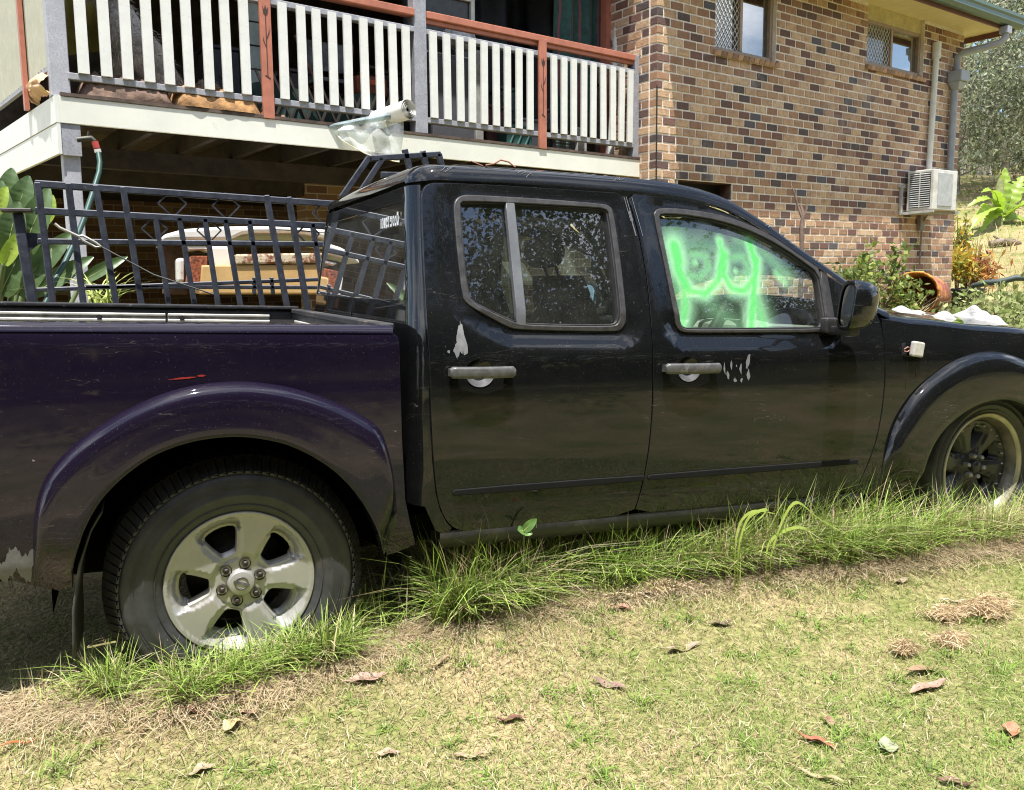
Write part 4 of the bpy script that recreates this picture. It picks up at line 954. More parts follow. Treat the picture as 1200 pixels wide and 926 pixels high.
# ---- tray (bed)
arch_in = [(-.468, .425), (-.463, .50), (-.43, .61), (-.385, .693), (-.32, .757), (-.253, .804), (-.175, .832), (-.095, .845), (-.03, .845), (.023, .838), (.10, .818), (.17, .782), (.24, .732), (.299, .669), (.345, .60), (.379, .528), (.405, .47), (.419, .425)]
arch_out = [(-.562, .46), (-.558, .56), (-.552, .658), (-.527, .749), (-.47, .82), (-.40, .878), (-.325, .925), (-.249, .962), (-.18, .984), (-.115, .996), (-.04, 1.001), (.024, .998), (.12, .981), (.221, .948), (.32, .90), (.395, .852), (.43, .74), (.455, .55)]
def y_bed(P):
    z = P[:, 1]; return pz(np.minimum(z, 1.0)) + np.where(z > 1.10, ((z - 1.10) / .04) ** 2 * .006, 0) + .012 * np.exp(-((z - 1.055) / .02) ** 2) * 0
XT = -1.14
bed = [(XT, 1.137), (.425, 1.137), (.443, 1.128), (.449, 1.108), (.455, .95), (.462, .789), (.475, .611), (.495, .53), (.52, .455), (.46, .432)]
bed += [(x * 1.03, (z - .38) * 1.03 + .38) for x, z in arch_in[::-1]] + [(-.50, .418), (-.636, .48), (-.9, .52), (XT, .53)]
def loft_flare(name, ao, ai, h, m, parent, far, yf, lipz=.045, n=64, ends=(.10, .10)):
    def rs_(l, n):
        L_ = [0]
        for i in range(1, len(l)): L_.append(L_[-1] + math.dist(l[i - 1], l[i]))
        t = np.linspace(0, L_[-1], n + 1); q = np.c_[np.interp(t, L_, [p[0] for p in l]), np.interp(t, L_, [p[1] for p in l])]
        for _ in range(3): q[1:-1] = (q[:-2] + 2 * q[1:-1] + q[2:]) / 4
        return q
    A, B = rs_(ao, n), rs_(ai, n)
    S = [0, .03, .07, .12, .18, .26, .36, .5, .65, .8, .92, .98, 1.0, 1.0, 1.0]; K = [0, .32, .58, .78, .90, .97, 1.0, 1.0, 1.02, 1.04, 1.05, 1.02, .94, .55, -.6]
    b = MB()
    def f(a, c):
        i = round(a * n); j = round(c * (len(S) - 1)); P = A[i] * (1 - S[j]) + B[i] * S[j]
        e = min(1, a / ends[0]) * min(1, (1 - a) / ends[1]); e = e * e * (3 - 2 * e)
        kk = K[j] * h * (e if K[j] > 0 else 1); yb_ = float(yf(np.array([P]))[0])
        y = yb_ - kk - (.0015 if j else -.004)
        if j == len(S) - 1: y = yb_ + lipz
        return Vector((P[0], TW - y if far else y, P[1]))
    b.grid(f, n, len(S) - 1)
    o = b.build(name, m, parent, fixn=False)
    return o
for far in (False, True):
    bs = sheet('tray_side', resample(bed, .05), [], y_bed, .03 if not far else .08, P_PUR, TRUCK, far=far, lip=.02)
    fl = loft_flare('wheel_flare', arch_out, arch_in, .044, P_PUR, TRUCK, far, y_bed)
    Y = (lambda y: TW - y) if far else (lambda y: y)
    pr = [(.004, 1.1375), (.008, 1.150), (.016, 1.158), (.03, 1.162), (.06, 1.163), (.07, 1.158), (.073, 1.14), (.073, 1.07), (.078, 1.05), (.078, .90)]
    b = MB(); b.grid(lambda s, t: Vector((XT + (.432 - XT) * s, Y(pr[round(t * 9)][0]), pr[round(t * 9)][1])), 30, 9); b.build('tray_rail', [P_PUR, M_PLAS][far], TRUCK, fixn=False)
    if far:
        c = MB(); c.box(((XT + .44) / 2, TW - .045, 1.170), (.44 - XT, .085, .016)); cap = c.build('rail_cap', mat('scuffed_black_cap', (.022, .022, .024), .5, var=.3, dirt=((.5, .5, .5), 40, .62, .72)), TRUCK, bev=.005, segs=2)
    if not far: BS, FL = bs, fl
chip(BS, 16, 663, .040, .085, 31); chip(BS, 31, 662, .045, .085, 36); chip(BS, 5, 668, .03, .05, 33)
for i, (u, v, w_, rt) in enumerate(((216, 443, .075, .10), (236, 440, .03, .05))): chip(BS, u, v, w_ * .8, .005, 60 + i, M_RED, 'red_scrape', rot=rt)
for i, (u, v, w_, h_) in enumerate(((39, 540, .006, .006), (52, 645, .012, .005), (355, 405, .0016, .05), (405, 396, .03, .0016))): chip(BS, u, v, w_, h_, 70 + i)
# tray inside: floor, front wall, wheel boxes, tailgate
M_LINER = mat('tray_liner', (.02, .02, .021), .7, var=.3, dirt=((.16, .13, .10), 5, .5, .8))
b = MB(); b.box(((XT + .43) / 2, TW / 2, .61), (.43 - XT, TW - .98, .03)); b.box(((XT - .56) / 2, TW / 2, .612), (-.56 - XT, TW - .16, .03)); b.build('tray_floor', M_LINER, TRUCK)
b = MB(); b.box((.425, TW / 2, .87), (.03, TW - .14, .55)); b.box((.43, TW / 2, 1.155), (.05, TW - .14, .022)); b.build('tray_front_wall', M_LINER, TRUCK, bev=.004)
b = MB(); b.box((XT - .03, TW / 2, .83), (.06, TW - .10, .62)); b.build('tailgate', P_PUR, TRUCK, bev=.015, segs=2)
for far in (False, True):
    b = MB(); b.box((-.02, TW - .19 if far else .19, .87), (.9, .22, .10)); b.build('wheel_box', M_LINER, TRUCK, bev=.05, segs=3)
def track(a, b_, nrm, name='tie_down_track'):
    """ribbed alloy rail with bolt heads from a to b_"""
    a, b_ = Vector(a), Vector(b_); d = (b_ - a).normalized(); n_ = Vector(nrm); up = Vector((0, 0, 1)); m_ = MB()
    m_.bar(a, b_, .006, .060, up)
    for dz in (-.026, .0, .026): m_.bar(a + n_ * .009 + up * dz, b_ + n_ * .009 + up * dz, .014, .011, up)
    o = m_.build(name, M_TRACK, TRUCK, bev=.002)
    L_ = (b_ - a).length
    for k in np.arange(.06, L_, .42):
        q = MB(); c = a + d * k + n_ * .012 + up * .0135; q.tube([c, c + n_ * .008], [.012, .010], 8); q.build('bolt', M_STEEL, o)
    return o
track((-.92, TW - .083, 1.105), (-.165, TW - .083, 1.105), (0, -1, 0)); track((-.155, TW - .083, 1.105), (.30, TW - .083, 1.105), (0, -1, 0))
track((.405, TW - .25, 1.085), (.405, .30, 1.085), (-1, 0, 0))
b = MB(); b.box((-1.0, TW - .088, 1.105), (.10, .03, .075)); b.build('track_end', M_PLAS, TRUCK, bev=.01)

# ---- fender, flare, bonnet, front end
farch_in = [(2.700, .45), (2.700, .56), (2.716, .64), (2.745, .70), (2.79, .75), (2.85, .79), (2.93, .830), (3.01, .855), (3.09, .866), (3.16, .866), (3.23, .852), (3.31, .824), (3.38, .785), (3.45, .735), (3.51, .67), (3.55, .60), (3.575, .53), (3.585, .45)]
farch_out = [(2.50, .52), (2.515, .64), (2.543, .765), (2.585, .835), (2.643, .902), (2.70, .948), (2.762, .984), (2.82, 1.015), (2.883, 1.042), (2.96, 1.062), (3.032, 1.072), (3.12, 1.073), (3.21, 1.062), (3.32, 1.03), (3.44, .975), (3.55, .90), (3.64, .80), (3.70, .68), (3.73, .55)]
ftop = txs([(1034, 373), (1050, 375.5), (1066, 378.5), (1096, 380.5), (1140, 386), (1200, 390)]); ftop += [(3.62, ftop[-1][1] - .035), (3.9, ftop[-1][1] - .11)]
fgap = [(x + .0028, z) for x, z in txs([(1034, 374), (1035.5, 393), (1037.6, 421), (1037, 450), (1034, 480), (1028, 513), (1019, 540), (1009, 562), (1003, 577)])]
fen = [(x, z - .004) for x, z in ftop] + [(3.98, .9), (4.0, .7), (3.97, .5), (3.72, .44)] + [((x - 3.15) * 1.04 + 3.15, (z - .5) * 1.04 + .5) for x, z in farch_in[::-1]] + [(2.62, .45), (2.42, .49)] + fgap[::-1]
for far in (False, True):
    fe = sheet('fender', fen, [], y_side, .03 if not far else .08, P_BLK, TRUCK, far=far, lip=.02)
    fl = loft_flare('wheel_flare', farch_out, farch_in, .044, P_BLK, TRUCK, far, y_side, lipz=.10)
    if not far: FE = fe
FTX = np.array([p[0] for p in ftop]); FTZ = np.array([p[1] for p in ftop])
def hood_pt(x, t):
    z0 = float(np.interp(x, FTX, FTZ)); y0 = float(y_side(np.array([[x, z0]]))[0]); y = y0 + (TW - 2 * y0) * t; d = min(y, TW - y) - y0
    r = .035; rise = r if d >= r else math.sqrt(max(0, r * r - (r - d) ** 2)); k = min(1, d / (TW / 2 - y0))
    back = max(0, (x - 3.55) / .4) ** 2 * .03 * k
    return Vector((x, y, z0 - .004 + rise * .55 + .075 * (1 - (1 - k) ** 2) - back))
b = MB(); hx = list(np.linspace(2.50, 3.92, 24)); ht = cluster(8)
b.grid(lambda a, c: hood_pt(hx[round(a * 23)], ht[round(c * (len(ht) - 1))]), 23, len(ht) - 1); b.build('bonnet', P_BLK, TRUCK, fixn=False)
b = MB(); b.box((3.98, TW / 2, .82), (.10, TW - .26, .36)); b.build('grille', M_PLAS, TRUCK, bev=.03, segs=2)
b = MB(); b.box((4.02, TW / 2, .55), (.20, TW - .12, .24)); b.build('front_bumper', P_BLK, TRUCK, bev=.05, segs=3)
for s_ in (.18, TW - .18):
    b = MB(); b.box((4.0, s_, .88), (.10, .28, .20)); b.build('headlight', mat('lamp_lens', (.5, .5, .5), .15, var=.05), TRUCK, bev=.03, segs=2)
# cowl panel under the windscreen
b = MB(); b.box((2.52, TW / 2, 1.205), (.16, TW - .16, .03)); b.build('cowl', M_PLAS, TRUCK, bev=.008)
# side repeater hanging out of its hole on its wires
x, z = tx(1070, 409); b = MB(); b.box((x, .0 - .014, z), (.058, .024, .062), Matrix.Rotation(.12, 3, 'Y')); rp = b.build('side_repeater', mat('repeater_lens', (.50, .485, .44), .35, var=.1, scale=40), TRUCK, bev=.007, segs=2)
b = MB()
for k in (-1, 1): b.tube([(x - .026, .0, z + .004 * k), (x - .05, -.012, z + .010 * k), (x - .06, -.004, z - .004 + .004 * k)], .0022, 5)
b.build('wire', mat('wire_pink', (.4, .2, .16), .5), rp)
chip(FE, 1062, 445, .002, .12, 90, M_STEEL, 'scratch'); chip(FE, 1073, 440, .002, .10, 91, M_STEEL, 'scratch')

# ---- wing mirror
def mirror(far):
    Y = (lambda y: TW - y) if far else (lambda y: y)
    o = MB(); (x0, z0) = tx(1003, 358, -.125)
    def f(a, c):
        t = a * 2 * math.pi; n = 3.2
        ca = abs(math.cos(t)) ** (2 / n) * math.copysign(1, math.cos(t)); sa = abs(math.sin(t)) ** (2 / n) * math.copysign(1, math.sin(t))
        k = [.80, .95, 1.0, 1.0, .97, .88, .70, .38, .01][round(c * 8)]; dx = [-.060, -.062, -.055, -.02, .02, .05, .068, .078, .080][round(c * 8)]
        taper = 1 - .10 * max(0, dx / .08)
        return Vector((x0 + .012 + dx - .045 * ca * k + .010 * sa, Y(-.125 - .085 * ca * k), z0 + .094 * sa * k * taper))
    o.grid(f, 40, 8)
    h = o.build('wing_mirror', M_PLAS if False else P_BLK, TRUCK, fixn=True)
    g = MB(); g.add([Vector((x0 + .012 - .055 - .045 * c_ * .87 + .010 * s_, Y(-.125 - .074 * c_), z0 + .080 * s_)) for c_, s_ in ((math.copysign(abs(math.cos(t)) ** .55, math.cos(t)), math.copysign(abs(math.sin(t)) ** .55, math.sin(t))) for t in (2 * math.pi * i / 32 for i in range(32)))], [tuple(range(32))])
    g.build('mirror_glass', mat('mirror_silver', (.75, .78, .76), .06, metal=1.0, var=.02), h)
    s = MB(); s.box((x0 + .03, Y(-.04), z0 - .098), (.06, .12, .035)); s.box((x0 + .025, Y(.014), z0 - .080), (.09, .04, .06)); s.build('mirror_arm', M_PLAS, h, bev=.012, segs=3)
    e = MB(); e.bar((x0 + .03, Y(-.20), z0 - .060), (x0 + .06, Y(-.06), z0 - .060), .02, .003); e.build('mirror_seam', M_PLAS, h)
    sail = txs([(963, 316), (975, 327), (1003, 349), (1012, 372), (1005, 386), (973, 388)])
    sheet('mirror_sail', sail, [], lambda P: pz(P[:, 1]) + .004, .05, M_PLAS, DF if not far else None or TRUCK, far=far, lip=.01)
mirror(False); mirror(True)

# ---- wheels
def tyre(R, w, rb, m, parent, nblk, far_sign=1):
    """tyre lying on the Y axis, outer face at y=0; tread blocks as a child"""
    h = R - rb
    pr = [(rb - .006, .022), (rb, .010), (rb + h * .10, -.002), (rb + h * .32, -.012), (rb + h * .36, -.0145), (rb + h * .38, -.012), (rb + h * .56, -.013), (rb + h * .64, -.010), (rb + h * .72, -.002), (R - .007, .052),
          (R - .008, w - .048), (rb + h * .955, w - .026), (rb + h * .76, w + .002), (rb + h * .4, w + .012), (rb, w - .010)]
    b = MB(); b.lathe(pr, 72); t = b.build('wheel', m, parent, fixn=True)
    for fr_ in (.16, .50, .545): q = MB(); rr0 = rb + h * fr_; yq = -.0125 if fr_ > .2 else -.006; q.lathe([(rr0 - .0022, yq + .002), (rr0, yq - .003), (rr0 + .0022, yq + .002)], 72); q.build('sidewall_ridge', m, t)
    k = MB(); rows = [(-.006, .060, 1), (.068, .092, 0), (.098, .122, .5), (.128, .152, 0), (.158, .182, .5), (.190, w - .006, 1)]
    for ri, (y0, y1, off) in enumerate(rows):
        for i in range(nblk):
            a0 = 2 * math.pi * (i + off * .5) / nblk; gap = .14
            for seg in ((0, 1),):
                aa, ab = a0 + 2 * math.pi / nblk * gap * .5, a0 + 2 * math.pi / nblk * (1 - gap * .5)
                def rr(y): 
                    e = min(y, w - y); return R if e > .055 else R - (.055 - e) * .62
                skew = .035 if ri in (1, 2) else (-.035 if ri in (3, 4) else 0)
                vs = []
                for dr in (-.007, 0):
                    for (a, y) in ((aa, y0), (ab, y0), (ab + skew, y1), (aa + skew, y1)):
                        r_ = rr(y) + dr; vs.append((r_ * math.cos(a), y, r_ * math.sin(a)))
                k.add(vs, [(0, 1, 2, 3), (7, 6, 5, 4), (0, 4, 5, 1), (1, 5, 6, 2), (2, 6, 7, 3), (3, 7, 4, 0)])
                if ri in (0, 5):   # sipes: notch blocks on the shoulder
                    am = (aa + ab) / 2; ys = y0 if ri == 0 else y1; yt = y0 + .034 if ri == 0 else y1 - .034
                    vs = []
                    for dr in (-.004, .0015):
                        for (a, y) in ((aa, ys), (am - .006, ys), (am - .006, yt), (aa, yt)):
                            r_ = rr(y) + dr; vs.append((r_ * math.cos(a), y, r_ * math.sin(a)))
                    k.add(vs, [(0, 1, 2, 3), (7, 6, 5, 4), (0, 4, 5, 1), (1, 5, 6, 2), (2, 6, 7, 3), (3, 7, 4, 0)])
    k.build('tread', m, t, kind=None)
    return t
def rim_plate(R, holes, yf, m, parent, depth=.05, step=.012, name='rim'):
    circ = [(R * math.cos(2 * math.pi * i / 96), R * math.sin(2 * math.pi * i / 96)) for i in range(96)]
    return sheet(name, circ, holes, yf, step, m, parent, lip=depth, rnd=.004)
def rear_wheel(loc, far):
    R, rb = .382, .216
    t = tyre(R, .25, rb, M_RUB, TRUCK, 88); t.location = loc
    holes = []
    for k in range(5):
        a = rad(75 + 36 + 72 * k); q = [(.090, -.27), (.084, 0), (.090, .27), (.112, .31), (.140, .33), (.165, .325), (.178, .24), (.181, 0), (.178, -.24), (.165, -.325), (.140, -.33), (.112, -.31)]
        holes.append(smooth_poly([(r * math.cos(a + d), r * math.sin(a + d)) for r, d in q], 1))
    hr = [resample(h, .012) for h in holes]
    def yf(P):
        r = np.hypot(P[:, 0], P[:, 1]); d = np.min([edge_dist(P, h) for h in hr], axis=0)
        # outer side of each window falls away to the barrel, spokes stay proud
        y = .004 + .010 * np.clip((.095 - r) / .02, 0, 1) - .004 * np.clip((.045 - r) / .01, 0, 1)
        ang = (np.degrees(np.arctan2(P[:, 1], P[:, 0])) - 75 + 36) % 72 - 36
        e = np.clip(1 - d / .030, 0, 1); e2 = np.clip(1 - d / .016, 0, 1)
        win = np.clip((np.abs(ang) - 15.0) / 1.6, 0, 1)
        y = y + np.where(r > .16, win * .026 * e, 0) + .010 * e2
        y = y - .003 * np.clip((r - .203) / .004, 0, 1)
        return y
    rm = rim_plate(rb, holes, yf, M_ALLOY, t, .055, .0065)
    b = MB(); b.lathe([(rb, .004), (rb + .004, .006), (rb + .004, .016), (rb - .01, .03)], 96); b.build('rim_lip', M_ALLOY, t)
    b = MB(); b.lathe([(.205, .03), (.195, .06), (.192, .20), (.20, .235)], 64); b.lathe([(.001, .11), (.15, .11), (.15, .13), (.001, .13)], 48); b.build('barrel', M_STEEL, t)
    for k in range(6):
        a = rad(18 + 60 * k); c = Vector((.058 * math.cos(a), .014, .058 * math.sin(a)))
        q = MB(); q.lathe([(.0175, -.005), (.0160, -.004), (.0140, .012), (.001, .013)], 20, c=c); pk = q.build('lug_pocket', M_STEEL, t)
        n = MB(); n.lathe([(.001, -.014), (.006, -.013), (.0095, -.009), (.010, .010)], 6, c=c, smooth=False); n.build('lug_nut', mat('rusty_nut', (.035, .026, .022), .5, metal=.3, var=.4), t)
    c = MB(); c.lathe([(.001, -.003), (.034, -.003), (.037, -.001), (.040, .004), (.043, .016)], 40); cap = c.build('centre_cap', M_ALLOY, t)
    e = MB(); e.lathe([(.0165, -.0020), (.0165, -.0050), (.0205, -.0050), (.0205, -.0020)], 36); e.box((0, -.0035, 0), (.048, .0035, .0080), Matrix.Rotation(rad(20), 3, 'Y')); e.build('emblem', M_GREYPL, t)
    if far: t.scale = (1, -1, 1)
    return t
def front_wheel(loc, far):
    R, rb = .358, .245; t = tyre(R, .235, rb, M_RUB, TRUCK, 60); t.location = loc
    lipm = mat('tarnished_lip', (.46, .42, .31), .35, metal=.4, var=.15, scale=12, dirt=((.22, .19, .14), 8, .48, .8)); blk = mat('black_wheel', (.035, .035, .037), .32, var=.3)
    b = MB(); b.lathe([(rb + .002, .012), (rb + .006, .002), (rb + .002, -.004), (rb - .008, -.002), (rb - .017, .008)], 96); b.build('rim_lip', lipm, t)
    b = MB(); b.lathe([(rb - .017, .008), (rb - .022, .014), (rb - .034, .040), (rb - .040, .085), (rb - .042, .10)], 96); b.build('dish', mat('shade_toned_dish', (.15, .135, .105), .4, metal=.3, var=.3, scale=10), t)  # coloured darker than the lip to stand in for shade inside the dish
    holes = []
    for k in range(6):
        a = rad(20 + 60 * k); q = [(.080, -.17), (.077, 0), (.080, .17), (.12, .25), (.165, .27), (.180, .16), (.182, 0), (.180, -.16), (.165, -.27), (.12, -.25)]
        holes.append(smooth_poly([(r * math.cos(a + d), r * math.sin(a + d)) for r, d in q], 1))
    hr = [resample(h, .014) for h in holes]
    def yf(P):
        r = np.hypot(P[:, 0], P[:, 1]); d = np.min([edge_dist(P, h) for h in hr], axis=0)
        return .050 + .015 * np.clip(1 - d / .014, 0, 1) - .012 * np.clip((.07 - r) / .03, 0, 1) + .012 * np.clip((.16 - r) / .1, 0, 1)
    rim_plate(rb - .040, holes, yf, blk, t, .05, .012)
    b = MB(); b.lathe([(.197, .11), (.19, .20), (.20, .22)], 64); b.lathe([(.001, .145), (.14, .145), (.14, .165)], 48); b.build('barrel', M_STEEL, t)
    for k in range(6):
        a = rad(50 + 60 * k)
        n = MB(); n.lathe([(.001, .026), (.008, .028), (.011, .034), (.011, .07)], 6, c=(.05 * math.cos(a), 0, .05 * math.sin(a)), smooth=False); n.build('lug_nut', M_ALLOY, t)
    for k in range(24):
        a = 2 * math.pi * k / 24; q = MB(); q.lathe([(.001, .043), (.004, .044), (.005, .056)], 6, c=(.187 * math.cos(a), 0, .187 * math.sin(a))); q.build('rim_rivet', M_ALLOY, t)
    c = MB(); c.lathe([(.001, .024), (.022, .025), (.028, .032), (.030, .06)], 32); c.build('centre_cap', blk, t)
    if far: t.scale = (1, -1, 1)
    return t
rx, rz_ = tx(283, 683.5, .055); fx, fz = tx(1151, 548, .055)
rear_wheel((rx, .055, rz_), False); rear_wheel((rx, TW - .055, rz_), True)
front_wheel((fx, .050, fz), False); front_wheel((fx, TW - .050, fz), True)
# wheel housings, chassis, floor
for (cx_, cz_, r_, nm) in ((-.02, .40, .50, 'wheel_housing'), (3.145, .45, .455, 'wheel_housing')):
    for far in (False, True):
        b = MB(); y0, y1 = (.04, .46) if not far else (TW - .46, TW - .04)
        b.lathe([(r_, y0), (r_, y1), (.02, y1)] if not far else [(r_, y1), (r_, y0), (.02, y0)], 32, c=(cx_, 0, cz_), a0=rad(-5), a1=rad(185)); b.build(nm, M_DARK, TRUCK, fixn=False)
b = MB(); b.box((1.5, TW / 2, .50), (2.0, TW - .24, .06)); b.box((1.2, .45, .42), (4.6, .09, .14)); b.box((1.2, TW - .45, .42), (4.6, .09, .14)); b.tube([(rx, .25, rz_), (rx, TW - .25, rz_)], .06, 12)
b.box((3.0, TW / 2, .65), (1.1, .9, .4)); b.build('chassis', M_DARK, TRUCK)
# mud flap behind the rear wheel
fp = [tx(121, 598, .03), tx(108, 620, .03), tx(95, 660, .03), tx(88, 710, .03), tx(88, 768, .03)]
b = MB(); b.grid(lambda a, c: Vector((np.interp(a, np.linspace(0, 1, 5), [p[0] for p in fp]) + .012 * math.sin(c * 2) * a, .005 + .26 * c, np.interp(a, np.linspace(0, 1, 5), [p[1] for p in fp]))), 12, 6)
o2 = b.build('mud_flap', M_PLAS, TRUCK, fixn=False); o2.location.y = TW - .27; o = b.build('mud_flap', mat('dusty_rubber', (.055, .052, .048), .6, var=.3, scale=6, dirt=((.16, .14, .12), 5, .5, .8)), TRUCK, fixn=False); sm = o.modifiers.new('thick', 'SOLIDIFY'); sm.thickness = .006
b = MB(); b.box((-1.2, TW / 2, .50), (.14, TW - .1, .14)); b.build('rear_bumper', M_STEEL, TRUCK, bev=.03, segs=2)

# ---- cabin
def seat(x, y, w, back_lean=.25, h=.62):
    b = MB(); s = MB()
    def cush(a, c):
        t = a * 2 * math.pi; n = 3.5; ca = abs(math.cos(t)) ** (2 / n) * math.copysign(1, math.cos(t)); sa = abs(math.sin(t)) ** (2 / n) * math.copysign(1, math.sin(t))
        k = 1 - .12 * abs(c * 2 - 1) ** 3
        return Vector((x + .25 * ca * k, y + w * (c - .5), .74 + .09 * sa * k))
    b.grid(cush, 28, 10); o = b.build('seat', M_SEAT, TRUCK)
    def back(a, c):
        t = a * 2 * math.pi; n = 3.2; ca = abs(math.cos(t)) ** (2 / n) * math.copysign(1, math.cos(t)); sa = abs(math.sin(t)) ** (2 / n) * math.copysign(1, math.sin(t))
        wd = w / 2 * (1 - .32 * max(0, c - .55) ** 1.5 / .45 ** 1.5)
        z = .72 + h * c; return Vector((x - .24 - back_lean * h * c + .075 * ca * (1 - .3 * c), y + wd * sa, z))
    s.grid(back, 28, 12); s.add([back(i / 28, 1.0) for i in range(28)], [tuple(range(28))]); s.build('backrest', M_SEAT, o)
    hd = MB(); hd.grid(lambda a, c: Vector((x - .26 - back_lean * h - .04 + .055 * math.cos(a * 6.283) * math.sin(c * 3.14159), y + .12 * math.copysign(abs(math.sin(a * 6.283)) ** .5, math.sin(a * 6.283)) * math.sin(c * 3.14159) ** .3, .72 + h + .09 - .062 * math.cos(c * 3.14159))), 20, 10)
    for s_ in (-.05, .05): hd.tube([(x - .25 - back_lean * h, y + s_, .70 + h), (x - .29 - back_lean * h, y + s_, .80 + h)], .006, 6)
    hd.build('headrest', M_SEAT, o)
seat(1.62, .48, .50); seat(1.62, TW - .48, .50)
seat(.98, .48, .60, .12, .50); seat(.98, TW - .48, .60, .12, .50)
b = MB(); b.box((2.28, TW / 2, 1.02), (.42, TW - .22, .28)); b.box((2.12, .52, 1.12), (.16, .36, .12)); b.box((1.9, TW / 2, .72), (.8, .26, .3)); b.build('dashboard', mat('pale_dash', (.36, .36, .33), .6, var=.08), TRUCK, bev=.05, segs=3)
sw = MB(); cen = Vector((1.98, .50, 1.10)); ax = Vector((-.88, 0, .47)).normalized(); e1 = Vector((0, 1, 0)); e2 = ax.cross(e1)
sw.tube([cen + (e1 * math.cos(t) + e2 * math.sin(t)) * .19 for t in np.linspace(0, 2 * math.pi, 33)], .016, 8, cap=False)
for t in (0, math.pi, -math.pi / 2): sw.tube([cen, cen + (e1 * math.cos(t) + e2 * math.sin(t)) * .18], [.03, .014], 6)
sw.tube([cen, cen - ax * .3], .04, 10); sw.build('steering_wheel', M_PLAS, TRUCK)
for far in (0, 1):
    Y = (lambda y: TW - y) if far else (lambda y: y)
    bp = MB(); bp.bar((1.36, Y(.13), .65), (1.36, Y(.14), 1.15), .10, .04, (0, 1, 0)); bp.bar((1.36, Y(.14), 1.15), (1.285, Y(.235), 1.56), .08, .04, (0, 1, 0)); bp.build('door_pillar', M_CABIN, TRUCK)
gh = MB(); gh.tube([(1.30, .20, 1.56), (1.245, .21, 1.50), (1.24, .20, 1.36), (1.28, .17, 1.27), (1.34, .15, 1.26)], [.014, .017, .019, .022, .02], 10); gh.build('grab_handle', M_CABIN, TRUCK)
sb = MB(); sb.bar((1.30, .17, 1.50), (1.36, .16, .72), .05, .004, (0, 1, 0)); sb.build('seat_belt', M_BELT, TRUCK)
cb = MB(); cb.tube([(.66, .28, 1.16), (.70, .24, 1.26), (.74, .22, 1.20), (.78, .24, 1.14)], [.035, .04, .04, .03], 10); cb.tube([(.64, .36, 1.13), (.78, .30, 1.13)], [.03, .03], 8); cb.build('rear_tray_clutter', mat('pale_cloth', (.5, .5, .46), .8), TRUCK)
hl = MB(); hl.grid(lambda a, c: top_pt(xr_ + .06 + (XH - xr_ - .06) * a, .03 + .94 * c) - Vector((0, 0, .03)), 12, 10); hl.build('headlining', M_CABIN, TRUCK, fixn=False)
# ================================================================== STEEL GATES BEHIND THE TRAY
M_GATE = mat('blue_black_steel', (.042, .047, .062), .45, metal=.2, var=.25, scale=20, dirt=((.22, .23, .26), 50, .62, .74))
def gp(u, v, Y=4.75): return on_y(u, v, Y)
GATE = empty('steel_gate', gp(215, 345), label='blue-black steel gate panel with diamonds leaning behind the tray', cat='gate')
GO = Vector(GATE.location)
def gbar(name, a, b, w=.034, d=.034, Y=4.75, parent=None, origin=None, m=None):
    o_ = GO if origin is None else origin; p, q = gp(*a, Y) - o_, gp(*b, Y) - o_
    k = MB(); k.bar(p, q, d, w, Vector((0, 0, 1)) if abs((q - p).normalized().z) < .6 else Vector((1, 0, 0))); return k.build(name, m or M_GATE, parent or GATE, bev=.004)
def down(a, b, zf=.16):
    """carry an upright on, beyond the tray edge, to its foot near the ground"""
    p, q = gp(*a), gp(*b); t = (p.z - zf) / (p.z - q.z); r = p + (q - p) * t; return project(r)
gbar('rail', (41, 215.5), (394, 239.5)); gbar('rail', (41, 247), (394, 265.5)); gbar('rail', (44, 283), (394, 286.5), .028)
for a, b in (((44, 214), (60, 341)), ((80, 215), (96, 342)), ((112, 217), (134, 344)), ((144, 219), (164, 345)), ((312, 229), (334, 347)), ((338, 231), (358, 349))): gbar('upright', a, down(a, b), .030, .040)
for a, b in (((182, 253), (196, 345)), ((210, 255), (226, 346)), ((240, 256), (254, 347)), ((264, 257), (280, 348)), ((292, 258), (306, 348)), ((366, 262), (380, 350))): gbar('upright', a, down(a, b), .026, .034)
p, q = down((44, 214), (60, 341), .22), down((366, 262), (380, 350), .22); gbar('rail', p, q)
for (u, v) in ((202, 238.5), (265, 241.5), (381, 250), (181, 268), (245, 270), (361, 274)):
    c = gp(u, v) - GO; r_ = .068 if v < 260 else .060; k = MB()
    pts = [c + Vector((0, 0, r_)), c + Vector((r_, 0, 0)), c - Vector((0, 0, r_)), c - Vector((r_, 0, 0))]
    for i in range(4): k.bar(pts[i], pts[(i + 1) % 4], .020, .007, Vector((0, 1, 0)).cross((pts[(i + 1) % 4] - pts[i]).normalized()))
    k.build('diamond', M_GATE, GATE)
# post with cap plate, gusset and straining screw at the gate's end
PO = empty('gate_post', gp(35, 341, 4.78), label='leaning steel gate post with flat cap plate beside big green leaves', cat='post'); o_ = Vector(PO.location)
e_ = down((21, 250), (36, 341)); k = MB(); k.bar(gp(21, 250, 4.78) - o_, gp(*e_, 4.78) - o_, .045, .045, (0, 1, 0)); k.build('upright', M_GATE, PO, bev=.004)
k = MB(); c = gp(20, 247, 4.78) - o_; k.box(c, (.13, .10, .018)); k.build('cap_plate', mat('rusty_black_plate', (.05, .04, .038), .6, var=.3), PO, bev=.004)
k = MB(); c = gp(36, 282, 4.78) - o_; k.prism([(c.x - .05, c.z + .04), (c.x + .09, c.z + .03), (c.x - .03, c.z - .07)], c.y - .004, c.y + .004); k.build('gusset', M_GATE, PO)
SW = empty('straining_screw', gp(66, 264, 4.70), label='galvanised straining screw and wire hooked across the steel gate', cat='turnbuckle'); o_ = Vector(SW.location); mz = mat('zinc', (.50, .48, .42), .4, metal=.5, var=.2)
